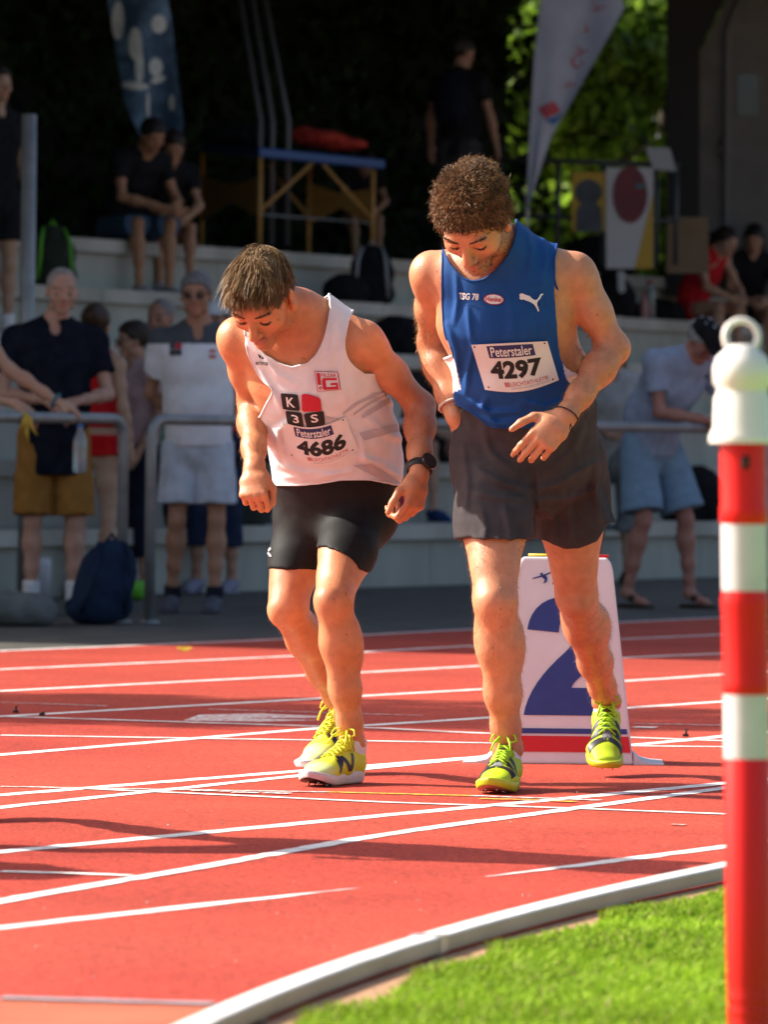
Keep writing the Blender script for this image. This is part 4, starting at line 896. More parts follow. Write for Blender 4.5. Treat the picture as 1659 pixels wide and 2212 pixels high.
# tights
TP = [p.grow(.006) for p in (LWl[:3]+LWr[:3])]+[TW[0].grow(.012), TW[1].grow(.008)]
hemL = Outline([(560, 1186), (672, 1186), (700, 1182), (735, 1192), (760, 1208), (776, 1231), (830, 1250), (830, 1520), (560, 1520)], ZW-.8, ZW+.9)
hemR = Outline([(540, 1228), (580, 1229), (620, 1231), (665, 1231), (740, 1231), (740, 1520), (540, 1520)], ZW-.8, ZW+.9)
tn = U([Sub(U([p.grow(.005) for p in LWl[:4]]+[TW[0].grow(.008), TW[1].grow(.008)]), hemL, .002), Sub(U([p.grow(.005) for p in LWr[:4]]+[TW[0].grow(.008), TW[1].grow(.008)]), hemR, .002)], k=.008)
tn = Disp(tn, lambda P: fold(P, (1, 0, .2), 40, .0008))
cloth('tights', tn, TP, .005, BLACKT, person_w, sm=1)
# hair
def scalp(H, N_, mask, seed, r=(.0775, .101, .0865)):
    rs = np.random.RandomState(seed); d = rs.randn(N_*3, 3); d /= np.linalg.norm(d, axis=1, keepdims=True); loc = d*np.array(r)+np.array([0, -.014, .034])
    m = mask(loc, rs); loc = loc[m][:N_]; d = d[m][:N_]; n = d/np.array(r); n /= np.linalg.norm(n, axis=1, keepdims=True); return loc, n, rs
def to_w(H, v): return v@H.M
def hairline(loc, rs, front=.075, z0=.055, side=.0, back=-.065):
    x, y, z = np.abs(loc[:, 0]), loc[:, 1], loc[:, 2]; lim = np.interp(y, [-.12, -.05, .0, .03, .05, .075, .1], [back, back+.01, side-.012, side+.005, .03, z0, z0+.008]); return z > lim+.006*rs.randn(len(z))
loc, n_, rs = scalp(HW, 15000, lambda l, r: hairline(l, r, z0=.068, side=.022, back=-.045), 11)
top = np.clip((loc[:, 2]-.03)/.06, 0, 1); flow = np.stack([loc[:, 0]*2.0, np.full(len(loc), .9), -.25-(1-top)*.9], 1)
flow[:, 1] = np.where(loc[:, 2] > .04, 1.0, -.25); cn = np.stack([vnoise(loc+q, 48) for q in (0, 3.3, 7.7)], 1); flow += .75*cn+.10*rs.randn(*flow.shape); flow /= np.linalg.norm(flow, axis=1, keepdims=True)
clump = vnoise(loc, 95)[:, None]*.5; d0 = n_*(.22+.25*clump)+flow*(.95); ln_ = .012+.040*top*(1+.30*rs.randn(len(loc)))+np.where((loc[:, 1] > .045), .004, 0); ln_ = np.clip(ln_*np.where(loc[:, 1] > .05, .8, 1)*(1+.45*vnoise(loc, 60)), .008, .065); fly = rs.rand(len(loc)) < .05; ln_ = np.where(fly, ln_*1.35, ln_); d0 = d0+n_*(fly*.7)[:, None]
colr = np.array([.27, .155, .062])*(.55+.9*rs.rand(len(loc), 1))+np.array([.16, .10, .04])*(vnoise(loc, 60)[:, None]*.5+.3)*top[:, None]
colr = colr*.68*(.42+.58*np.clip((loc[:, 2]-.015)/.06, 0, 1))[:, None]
W3 = lambda H, l: H.c+to_w(H, l)*H.s
fl_w = to_w(HW, flow)
def growW(p, d, i, t): return d*1.0+fl_w*.45-np.array([0, 0, 1.0])*.06*t+.05*np.random.RandomState(i).randn(*d.shape)
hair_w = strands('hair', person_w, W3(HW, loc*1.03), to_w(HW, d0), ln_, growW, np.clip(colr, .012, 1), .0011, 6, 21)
def haircap(H, parent, col, g=.004, z0=.055, back=-.065, bump=.002, name='hair_base', sc=60, side=0.0, m=None, h=.005, slen=1.0):
    a = U([Ell(H.w(0, -.014, .034), (np.array((.0755, .099, .084))+g)*H.s, H.M, .02)])
    def cutf(P):
        L_ = H.loc(P); y = L_[..., 1]; lim = np.interp(y, [-.12, -.05, .0, .03, .05, .075, .1], [back, back+.01, side-.012, side+.005, .03, z0, z0+.008]); return ((lim-L_[..., 2])*H.s*.8).astype(F32)
    n = Op(lambda u, P: np.maximum(u+bump*vnoise(P, sc), cutf(P)), a)
    V, Q = sdf_mesh(n, H.c-.16, H.c+.16, h); C = np.array(col)*(1+.35*vnoise(V, sc*1.3)[:, None])
    return mesh_np(name, V, Q, m or HAIRM, parent, col=C)
haircap(HW, person_w, (.05, .03, .016), -.002, z0=.066, side=.022, back=-.045)
face_hair(person_w, HW, (.11, .06, .03), 260, (.16, .08, .04))
# shoes
YEL = (.62, .66, .03); PALEY = (.62, .74, .30)
soleN = mat('white_sole', (.66, .64, .66), .5, (.58, .56, .58), scale=40); soleY = mat('lime_sole', (.52, .60, .02), .45)
for (h_, t_, u_, l_), sd_ in zip(SHW, (-1, 1)): shoe(person_w, h_, t_, u_, sd_, YEL, PALEY, soleN, 'N', l_)
# watch
ax_ = nv(wrL-elL); wc = lerp(elL, wrL, .93); ob = nv(np.array([.55, -.8, .1])-np.dot([.55, -.8, .1], ax_)*ax_); sd_ = np.cross(ax_, ob); b = MB()
ringp = [wc+(ob*math.cos(a)*.031+sd_*math.sin(a)*.031) for a in np.linspace(0, 6.283, 24, endpoint=False)]
strap = MB(); vs = []
for p in ringp:
    o_ = nv(p-wc)
    for k_, r_ in ((-.011, 0), (-.009, .003), (.009, .003), (.011, 0)): vs.append(p+ax_*k_+o_*r_)
strap.add(vs, [(i*4+j, ((i+1) % 24)*4+j, ((i+1) % 24)*4+j+1, i*4+j+1) for i in range(24) for j in range(3)], 0, True)
wt = strap.build('wristwatch', mat('watch_strap', (.012, .012, .012), .5), person_w); tag(wt, 'black round sports watch on the left wrist')
Mw = Matrix((Vector(sd_), Vector(ax_), Vector(ob))).transposed(); b = MB(); b.lathe([(.0, .0), (.021, 0), (.0225, .003), (.0225, .010), (.0205, .0125), (.019, .0118)], tuple(wc+ob*.032), 28, 0, Mw); b.build('watch_case', mat('watch_case', (.02, .02, .022), .25, metal=.6), wt)
b = MB(); b.lathe([(.0, .0121), (.019, .0119)], tuple(wc+ob*.032), 28, 0, Mw); b.build('watch_face', mat('watch_glass', (.05, .03, .03), .05, spec=1.0), wt)
body_hair(person_w, person_w, [(elL, wrL), (elR, wrR), (knL, anL), (knR, anR)], 1500, (.30, .17, .07))
# prints on the white jersey
bvW = bvh_of(jer_w); dc = Decal(bvW)
def quad(pts): return np.array(pts, float), [tuple(range(len(pts)))]
for poly in ([(838, 838), (805, 852), (770, 868), (740, 893), (742, 897), (775, 872), (810, 857), (838, 843)], [(838, 848), (800, 866), (762, 893), (764, 897), (802, 871), (838, 853)],
             [(846, 856), (822, 868), (780, 897), (783, 904), (828, 878), (848, 866)], [(884, 912), (840, 918), (775, 935), (786, 951), (845, 935), (892, 928)],
             [(762, 1005), (800, 1001), (878, 1049), (848, 1049)], [(700, 900), (740, 905), (700, 912)]): dc.add(*quad(poly), 0, off=.0016)
dc.build('jersey_stripes', [GREYP], jer_w)
dc = Decal(bvW)      # four-square sponsor print
kx = lambda x, y: ((x/2.212+600)/1.3731, (y/2.212+680)/1.3731)
def rq(p, r=.12): # rounded quad in crop coordinates
    P = [np.array(kx(*q)) for q in p]; out = []
    for i in range(4):
        a, b_, c = P[i-1], P[i], P[(i+1) % 4]; out += [lerp(b_, a, r), lerp(b_, lerp(a, c, .5), r*.45), lerp(b_, c, r)]
    return np.array(out), [tuple(range(12))]
for q in ([(515, 1073), (628, 1083), (642, 1190), (528, 1178)], [(545, 1188), (652, 1200), (668, 1296), (562, 1275)], [(665, 1208), (796, 1188), (806, 1280), (688, 1300)]): dc.add(*rq(q), 0)
dc.add(*(np.array([kx(*p) for p in ((652, 1085), (670, 1078), (705, 1082), (765, 1102), (776, 1118), (782, 1180), (772, 1192), (665, 1194), (655, 1185))]), [tuple(range(9))]), 1)
def letter(dc, s, o, ex, ey, mi, bold=.02, shear=0, off=.0038):
    v, f = text2d(s, 1, bold, shear); v = v/v.max(0); dc.add(aff(v, kx(*o), np.array(kx(*ex))-np.array(kx(*o)), np.array(kx(*ey))-np.array(kx(*o))), f, mi, off=off, split=12)
letter(dc, 'K', (560, 1160), (612, 1165), (552, 1098), 2); letter(dc, '3', (598, 1262), (640, 1268), (586, 1212), 2); letter(dc, 'S', (718, 1265), (764, 1258), (708, 1212), 2)
dc.build('sponsor_print', [INK, REDI, WHI], jer_w)
dc = Decal(bvW); dc.add(np.array([kx(*p) for p in ((735, 930), (890, 934), (910, 1052), (757, 1064))]), [(0, 1, 2, 3)], 0, off=.002)
dc.add(np.array([kx(*p) for p in ((739, 934), (886, 938), (905, 1048), (761, 1060))]), [(0, 1, 2, 3)], 1, off=.003)
for poly in (((748, 940), (772, 942), (780, 1020), (758, 1018)), ((790, 973), (884, 973), (888, 988), (790, 990)), ((784, 985), (808, 985), (814, 1045), (792, 1048)), ((794, 1035), (896, 1029), (898, 1046), (798, 1052)), ((876, 1005), (891, 1003), (897, 1046), (880, 1046)), ((838, 1008), (892, 1003), (893, 1018), (840, 1021))):
    dc.add(np.array([kx(*p) for p in poly]), [tuple(range(len(poly)))], 0, off=.004, split=14)
a_ = [(775+11*math.cos(t), 1040+11*math.sin(t)) for t in np.linspace(0, 6.283, 14, endpoint=False)]; i_ = [(775+5*math.cos(t), 1040+5*math.sin(t)) for t in np.linspace(0, 6.283, 14, endpoint=False)]
dc.add(np.array([kx(*p) for p in a_+i_]), [(j, (j+1) % 14, 14+(j+1) % 14, 14+j) for j in range(14)], 0, off=.004); letter(dc, 'FILDER', (782, 966), (882, 968), (779, 944), 0, .01)
dc.build('club_badge', [REDI, WHITE], jer_w)
dc = Decal(bvW); letter(dc, 'erima', (353, 885), (437, 890), (352, 858), 0, .02); dc.add(np.array([kx(*p) for p in ((365, 815), (388, 830), (388, 850), (374, 838))]), [(0, 1, 2, 3)], 0); dc.add(np.array([kx(*p) for p in ((392, 832), (413, 823), (410, 848), (392, 852))]), [(0, 1, 2, 3)], 0); dc.build('maker_print', [INK], jer_w)
# race bibs
def bib(jer, bv, corners, num, name_par, base_curve=.0, fn=None, sag=0, sag0=0):
    """corners: TL, TR, BR, BL in photo pixels; a paper sheet resting on the jersey"""
    TL, TR, BR, BL = [np.array(c, float) for c in corners]; NX, NY = 24, 16; G = np.zeros((NY+1, NX+1, 3)); ok = np.zeros((NY+1, NX+1), bool)
    for j in range(NY+1):
        for i in range(NX+1):
            u_, v_ = i/NX, j/NY; p = lerp(lerp(TL, TR, u_), lerp(BL, BR, u_), v_); p = p+np.array([0, math.sin(u_*math.pi)*(sag0+sag*v_)]); h = ray_hit(bv, *p)
            if h[0] is not None: G[j, i] = np.array(h[0]); ok[j, i] = True
    Y = G[..., 1].copy(); Y[~ok] = Y[ok].mean()
    for _ in range(30): # a stiff sheet: smooth but never behind the jersey
        Z_ = np.pad(Y, 1, mode='edge'); Z_[0] = 2*Z_[1]-Z_[2]; Z_[-1] = 2*Z_[-2]-Z_[-3]; Z_[:, 0] = 2*Z_[:, 1]-Z_[:, 2]; Z_[:, -1] = 2*Z_[:, -2]-Z_[:, -3]
        A_ = (Z_[:-2, 1:-1]+Z_[2:, 1:-1]+Z_[1:-1, :-2]+Z_[1:-1, 2:])/4; Y = np.where(ok, np.minimum(A_, G[..., 1]), A_)
    Y -= .006
    def S(u_, v_, o=0):
        fx = min(max(u_, 0), .99999)*NX; fy = min(max(v_, 0), .99999)*NY; i, j = int(fx), int(fy); a, b_ = fx-i, fy-j
        y = (Y[j, i]*(1-a)+Y[j, i+1]*a)*(1-b_)+(Y[j+1, i]*(1-a)+Y[j+1, i+1]*a)*b_; p = lerp(lerp(TL, TR, u_), lerp(BL, BR, u_), v_)+np.array([0, math.sin(u_*math.pi)*(sag0+sag*v_)]); return pt(p[0], p[1], y-o)
    b = MB(); vs = [S(i/NX, j/NY) for j in range(NY+1) for i in range(NX+1)]; b.add(vs, [(j*(NX+1)+i, (j+1)*(NX+1)+i, (j+1)*(NX+1)+i+1, j*(NX+1)+i+1) for j in range(NY) for i in range(NX)], 0, True)
    vs2 = [S(i/NX, j/NY, -.0008) for j in range(NY+1) for i in range(NX+1)]; b.add(vs2, [(j*(NX+1)+i, j*(NX+1)+i+1, (j+1)*(NX+1)+i+1, (j+1)*(NX+1)+i) for j in range(NY) for i in range(NX)], 0, True)
    def put(v, f, mi, o=.0008):
        bm = bmesh.new(); q = [bm.verts.new((p[0], p[1], 0)) for p in v]
        for fc in f:
            try: bm.faces.new([q[i] for i in fc])
            except ValueError: pass
        bmesh.ops.triangulate(bm, faces=bm.faces)
        for _ in range(3):
            le = [e for e in bm.edges if e.calc_length() > .06]
            if not le: break
            bmesh.ops.subdivide_edges(bm, edges=le, cuts=1, use_grid_fill=True); bmesh.ops.triangulate(bm, faces=bm.faces)
        bm.verts.index_update(); b.add([S(p.co.x, p.co.y, o) for p in bm.verts], [tuple(x.index for x in fc.verts) for fc in bm.faces], mi, True); bm.free()
    def T(s, x0, y0, x1, y1, mi, bold=0, shear=0, o=.0012): v, f = fit_text(s, x0, y1, x1, y0, bold, shear); put(v, f, mi, o)
    fn(put, T)
    for cx_, cy_ in ((.035, .05), (.955, .05), (.93, .93), (.06, .93)):
        put([(cx_+.012*math.cos(t), cy_+.02*math.sin(t)) for t in np.linspace(0, 6.283, 10, endpoint=False)], [tuple(range(10))], 1, .002)
    return b.build('race_bib', [BIBP, INK, NAVY, WHI, REDT, PALE], jer)
def bibfn(num, y0, y1, bx=(.19, .77), nx=(.17, .89)):
    def f(put, T):
        put([(bx[0], .045), (bx[1], .045), (bx[1], .30), (bx[0], .30)], [(0, 1, 2, 3)], 2); T('Peterstaler', bx[0]+.03, .07, bx[1]-.03, .275, 3, .012, .12, .0024)
        T(num, nx[0], y0, nx[1], y1, 1, .045, .1)
        for i in range(4): put([(.295+i*.018, .80), (.306+i*.018, .80), (.306+i*.018, .90), (.295+i*.018, .90)], [(0, 1, 2, 3)], 4)
        T('LEICHTATHLETIK', .375, .80, .89, .885, 4); T('BADEN-WÜRTTEMBERG', .375, .90, .89, .95, 5)
    return f
bib(jer_w, bvW, ((606, 911), (746, 901), (774, 970), (622, 984)), '4686', person_w, fn=bibfn('4686', .36, .76), sag=12, sag0=17)
# ---- blue runner ----------------------------------------------------
ZB = 15.4; w_ = runner(ZB, 1)
SHB = [(gp(1103, 1704)+np.array([0, 0, .004]), gp(1058, 1717)+np.array([0, 0, .004]), (0, 0, 1), .30), (pt(1309, 1573, 16.25), gp(1313, 1681), (0, 0, 1), .30)]
shL, shR = w_(1240, 592, -.15), w_(934, 590, -.12); elL, elR = w_(1326, 752, -.12), w_(936, 742, .07); wrL, wrR = w_(1222, 898, -.25), w_(984, 900, -.03)
hpL, hpR = w_(1225, 990, .14), w_(1068, 990, .02); knL, knR = w_(1246, 1286, .28), w_(1070, 1296, -.20); anL, anR = shoe_ankle(*SHB[1]), shoe_ankle(*SHB[0])
neck = w_(1098, 556, -.17); hc = w_(1024, 472, -.32)
HB = Head(hc, (-.21, -.56, -.80), (-.25, -.78, .57), 1.04)
st = [(w_(1146, 985, .06), .156, .12), (w_(1143, 900, .03), .152, .112), (w_(1122, 800, -.05), .155, .118), (w_(1095, 680, -.12), .170, .12), (w_(1085, 610, -.15), .155, .09)]
lat_t = nv(shL-shR); lat_b = nv(hpL-hpR)
TB = torso_prims(st, lat_t, lat_b, shL, shR, neck, hc, 1.03)
LBl = leg_prims(hpL, knL, anL, 1.10, (-.15, -1, 0)); LBr = leg_prims(hpR, knR, anR, 1.12, (-.12, -1, 0))
ABl = arm_prims(shL, elL, wrL, 1.0); ABr = arm_prims(shR, elR, wrR, 1.0)
HBl = hand_prims(wrL, w_(1140, 985, -.29)-wrL, (.30, -.86, .42), 1, curls=((30, 30, 18), (38, 34, 22), (44, 38, 25), (50, 40, 28)), thumb=((.70, .70, .05), (.38, .95, -.15), (.2, .95, -.25)), s=1.06, spread=.015)
HBr = hand_prims(wrR, w_(1012, 985, .05)-wrR, (-.8, -.4, .1), -1, curl=(15, 15, 10), s=1.0)
body = U([U(TB), U(LBl), U(LBr), U(ABl+HBl), U(ABr+HBr), HB.node()], k=.012)
pr = TB+LBl+LBr+ABl+ABr+HBl+HBr+[Ell(hc, (.16, .16, .16))]
person_b = tag(skin_mesh('person', body, pr, .0042, HB, (.62, .275, .14), stub=.6, extra=wx, brow=None, stubcol=(.16, .085, .05)), 'curly haired runner in blue sleeveless jersey and grey shorts looking down', 'person')
sst = [(w_(1128, 940, .02), .150, .128), (w_(1130, 900, .01), .150, .13), (w_(1118, 800, -.05), .152, .135), (w_(1092, 690, -.12), .172, .125), (w_(1085, 615, -.15), .16, .10)]
SP = []
for i in range(4): SP.append(Cone(sst[i][0], sst[i+1][0], sst[i][1], sst[i+1][1], sst[i][2], sst[i+1][2], lerp(lat_b, lat_t, (i+.5)/4), .05))
SP += [Cone(lerp(st[-1][0], shL, .25), shL, .084, .066, k=.05), Cone(lerp(st[-1][0], shR, .25), shR, .084, .066, k=.05), Cone(neck, lerp(neck, hc, .3), .076, .074, k=.05)]
near = U([U(SP), U([p.grow(.007) for p in TB])], k=.02)
near = Disp(near, lambda P: fold(P, lat_t*.6+np.array([.35, 0, .25]), 16, .006)*np.clip((w_(1100, 720)[2]-P[..., 2])*6+.2, .12, 1).astype(F32)+fold(P, (.1, 0, 1), 22, .003))
yf = ZB-.5
near = Disp(near, creases([([(1010, 665), (1014, 700), (1020, 745)], 6, .008), ([(985, 590), (988, 650), (980, 700)], 6, .008), ([(1022, 750), (1010, 800), (1005, 850)], 7, .012), ([(1180, 740), (1178, 690), (1165, 640)], 7, .009), ([(1208, 822), (1240, 812), (1260, 800)], 6, .008), ([(1010, 868), (1060, 892), (1120, 890)], 8, .013), ([(1030, 900), (1080, 915), (1150, 905)], 8, .012), ([(1130, 868), (1180, 880), (1240, 856)], 8, .013), ([(1100, 925), (1150, 915), (1210, 885)], 7, .010), ([(1210, 780), (1225, 830), (1230, 870)], 7, .010), ([(965, 700), (985, 760), (990, 830)], 7, .010), ([(1090, 620), (1110, 680), (1105, 730)], 10, .006), ([(1050, 860), (1040, 880), (1080, 930)], 7, .010), ([(1160, 860), (1150, 900), (1120, 940)], 7, .010), ([(1140, 500), (1150, 540), (1140, 600)], 7, .007), ([(1175, 510), (1180, 560), (1170, 620)], 7, .007)], ZB-.6, ZB+.1))
neckO = Outline([(1110, 440), (1114, 476), (1116, 500), (1108, 530), (1090, 560), (1066, 588), (1042, 604), (1020, 607), (998, 597), (976, 574), (962, 548), (955, 520), (950, 440)], yf-.4, ZB-.09)
armL = Outline([(1222, 490), (1206, 522), (1199, 560), (1199, 620), (1203, 680), (1207, 740), (1212, 775), (1225, 795), (1250, 806), (1262, 795), (1265, 760), (1300, 700), (1400, 600), (1400, 480)], yf-.4, ZB+.2)
armR = Outline([(958, 480), (955, 540), (954, 600), (956, 680), (960, 720), (972, 750), (980, 765), (900, 800), (850, 800), (850, 480)], yf-.4, ZB+.3)
jn = near
for o_ in (neckO, armL, armR): jn = Sub(jn, o_, .002)
hemB = Outline([(940, 868), (985, 872), (1020, 892), (1060, 922), (1095, 943), (1118, 949), (1145, 935), (1180, 915), (1215, 893), (1260, 868), (1340, 830), (1340, 1200), (940, 1200)], yf-.4, ZB+.02)
jn = Sub(jn, hemB, .002); jn = Cut(jn, w_(1130, 925), (0, 0, -1))
def bluecol(V):
    x, y, z = proj(V); side = poly_sd(x, y, [(1207, 738), (1222, 815), (1250, 850), (1300, 862), (1330, 800), (1262, 720)]); m = (side < 0); side2 = poly_sd(x, y, [(968, 735), (985, 790), (996, 840), (975, 850), (930, 760)]); m |= side2 < 0
    return np.where(m[:, None], np.array([.78, .76, .78]), np.array([.006, .062, .25]))
BLUEV = mat('blue_jersey_panels', (1, 1, 1), .7, (1.25, 1.2, 1.12), scale=25, attr='Col', spec=.25, **FABN)
jer_b = cloth_open('jersey', near, jn, SP, .0042, BLUEV, person_b, col=bluecol)
# shorts
def shorts_leg(h, k, r0, r1, ext=1.0): return [Cone(h, lerp(h, k, .45*ext), r0, lerp(r0, r1, .5), k=.04), Cone(lerp(h, k, .45*ext), lerp(h, k, .9*ext), lerp(r0, r1, .5), r1, k=.04)]
SL = shorts_leg(hpL+np.array([.0, 0, 0]), knL, .094, .098); SR = shorts_leg(hpR, knR, .094, .094)
pel = [Cone(w_(1008, 945, -.02), w_(1018, 1005, -.01), .034, .040, k=.04), Cone(w_(1146, 1000, .06), w_(1146, 865, .03), .160, .152, .142, .136, lat_b, .05)]

hemL = Outline([(1040, 1150), (1178, 1166), (1215, 1184), (1250, 1184), (1290, 1168), (1312, 1130), (1330, 1125), (1400, 1500), (1040, 1500)], ZB-.6, ZB+.7)
hemR = Outline([(940, 1163), (1000, 1165), (1060, 1168), (1110, 1168), (1148, 1166), (1260, 1150), (1260, 1500), (940, 1500)], ZB-.6, ZB+.6)
gb = [p.grow(.012) for p in TB[:2]]; sn = U([Sub(U(SL+pel+gb+[LBl[0].grow(.008), LBl[1].grow(.010)]), hemL, .002), Sub(U(SR+pel+gb+[LBr[0].grow(.008), LBr[1].grow(.010)]), hemR, .002)], k=.012)
sn = Disp(sn, lambda P: fold(P, (.8, 0, .5), 13, .006)+fold(P, (.15, 0, 1), 20, .004))
sn = Disp(sn, creases([([(1150, 1060), (1090, 1045), (1020, 1010)], 9, .014), ([(1152, 1075), (1080, 1075), (1010, 1060)], 9, .012), ([(1155, 1060), (1210, 1045), (1285, 1000)], 9, .014), ([(1158, 1080), (1220, 1080), (1290, 1060)], 9, .012), ([(1148, 1000), (1152, 1070), (1160, 1160)], 8, -.016), ([(1045, 930), (1060, 980), (1110, 1020)], 9, .012), ([(1260, 920), (1240, 970), (1190, 1020)], 9, .012), ([(1040, 1100), (1050, 1140), (1045, 1165)], 9, .010), ([(1230, 1100), (1235, 1140), (1225, 1180)], 9, .010), ([(1090, 1090), (1100, 1130), (1105, 1165)], 9, .010), ([(1000, 960), (1010, 1040), (1005, 1100)], 8, .010), ([(1290, 1000), (1285, 1060), (1295, 1120)], 8, .012), ([(1180, 1095), (1200, 1130), (1200, 1170)], 8, .010)], ZB-.6, ZB+.3)); sn = Cut(sn, w_(1146, 855), (0, 0, 1), .01)
sho_b = cloth('shorts', sn, SL+SR+pel, .005, GREYS, person_b, sm=1)
fl = MB(); q = [w_(1298, 1035, .06), w_(1308, 1065, .05), w_(1331, 1128, .03), (w_(1318, 1130, .0)), w_(1302, 1118, -.02), w_(1296, 1070, .0)]; fl.prism(q, (0, 0, 0), (.0, .004, .0)); fl.build('shorts_vent', GREYS, sho_b)
# curly hair
loc, n_, rs = scalp(HB, 13000, lambda l, r: hairline(l, r, z0=.052, side=-.005, back=-.075), 12, r=(.0785, .102, .0875))
fly = (rs.rand(len(loc)) < .05); d0 = to_w(HB, n_+.35*rs.randn(*n_.shape)); ln_ = np.where(loc[:, 1] > .05, .8, 1.0)*(.028+.014*rs.rand(len(loc)))*(1+.42*vnoise(loc, 42)+.2*vnoise(loc, 90)); ln_ = np.where(loc[:, 2] < .0, ln_*.7, ln_)*np.where(fly, 1.35, 1); ph = (vnoise(loc, 130)*2.5+rs.rand(len(loc))*1.2); sgn = np.where(vnoise(loc+1.0, 70) > 0, 1, -1)
nw = to_w(HB, n_); ta = np.cross(nw, np.array([.3, .2, 1.0])); ta /= np.linalg.norm(ta, axis=1, keepdims=True); tb_ = np.cross(nw, ta)
def growB(p, d, i, t):
    a = ph*2+sgn*(1.25*i); return nw*.62+(ta*np.cos(a)[:, None]+tb_*np.sin(a)[:, None])*.95
colr = np.array([.20, .103, .044])*(.5+.9*rs.rand(len(loc), 1))*(1+.55*vnoise(loc, 70)[:, None])
strands('hair', person_b, W3(HB, loc), d0, ln_, growB, np.clip(colr, .01, 1), .0013, 8, 22)
haircap(HB, person_b, (.045, .024, .012), .006, z0=.050, side=-.005, back=-.075, bump=.005, sc=90)
face_hair(person_b, HB, (.10, .055, .03), 1500, (.10, .052, .028), 6)
LIM = (.50, .66, .012)
for (h_, t_, u_, l_), sd_ in zip(SHB, (1, -1)): shoe(person_b, h_, t_, u_, sd_, LIM, LIM, soleY, 'A', l_)
def band(parent, name, e, w, t, r, rad, m, tilt=(0, 0, 0), ecc=.8):
    z = nv(w-e); c = lerp(e, w, t); z = nv(z+np.array(tilt)); B_ = _basis(z); b = MB(); b.tube([c+B_[0]*math.cos(a)*r+B_[1]*math.sin(a)*r for a in np.linspace(0, 6.283, 28, endpoint=False)], rad, 8, closed=True); return b.build(name, m, parent)
band(person_b, 'bracelet', elR, wrR, .85, .034, .0035, mat('cream_band', (.62, .55, .45), .6))
bl = band(person_b, 'wrist_cord', elL, wrL, .98, .033, .0018, INK, (.1, .2, 0))
b = MB(); p0 = wrL+np.array([.012, -.03, -.02]); b.tube([p0, p0+np.array([.006, -.004, -.018]), p0+np.array([.014, 0, -.03])], .0014, 6); b.tube([p0, p0+np.array([-.002, -.004, -.012]), p0+np.array([.004, -.002, -.02])], .0014, 6); b.build('cord_end', INK, person_b)
body_hair(person_b, person_b, [(elL, wrL), (elR, wrR), (knL, anL), (knR, anR), (hpR, knR), (lerp(shR, elR, .4), elR)], 2200, (.34, .19, .08), .011, seed=4)
# prints on the blue jersey
bvB = bvh_of(jer_b); kx = lambda x, y: ((x/2.212+1170)/1.3731, (y/2.212+440)/1.3731)
dc = Decal(bvB); letter(dc, 'TSG 78', (424, 990), (556, 998), (424, 945), 0, .035, .15); dc.build('club_print', [WHI], jer_b)
dc = Decal(bvB); el_ = lambda rx, ry: np.array([kx(654+rx*math.cos(t), 991+ry*math.sin(t)+rx*math.cos(t)*.05) for t in np.linspace(0, 6.283, 28, endpoint=False)])
dc.add(el_(66, 36), [tuple(range(28))], 1, off=.002); dc.add(el_(61, 31), [tuple(range(28))], 0, off=.003); letter(dc, 'Henkel', (602, 1004), (706, 1010), (602, 970), 1, .02, 0, .004); dc.build('sponsor_print', [WHI, REDI], jer_b)
dc = Decal(bvB)
cat_ = ((818, 962), (832, 950), (842, 952), (866, 962), (886, 968), (902, 985), (922, 996), (936, 992), (948, 975), (955, 958), (972, 952), (974, 960), (962, 968), (956, 985), (944, 1000), (930, 1008), (930, 1018), (944, 1040), (950, 1066), (942, 1071), (936, 1058), (926, 1040), (912, 1022), (896, 1012), (880, 1004), (862, 998), (846, 990), (836, 994), (826, 990), (840, 980), (852, 980), (846, 974), (828, 974), (820, 980), (826, 968))
dc.add(np.array([kx(*p) for p in cat_]), [tuple(range(len(cat_)))], 0, off=.003, split=14); dc.build('leaping_cat_print', [WHI], jer_b)
bib(jer_b, bvB, ((1018, 745), (1183, 737), (1208, 821), (1048, 842)), '4297', person_b, fn=bibfn('4297', .36, .74, (.19, .80), (.15, .86)), sag=14)
# maker mark on the white runner's tights
dc = Decal(bvh_of([c for c in person_w.children if c.name.startswith('tights')][0]))
for sg in (1, -1): dc.add(np.array([(581+sg*4, 1182), (587, 1187), (581+sg*0, 1192), (576, 1197), (573, 1199), (577, 1191), (574, 1185)]) if sg == 1 else np.array([(574, 1189), (580, 1192), (586, 1198), (588, 1203), (583, 1202), (579, 1196), (573, 1192)]), [tuple(range(7))], 0)
dc.build('maker_mark', [GREYP], [c for c in person_w.children if c.name.startswith('tights')][0])
print('runners', time.time()-T0)
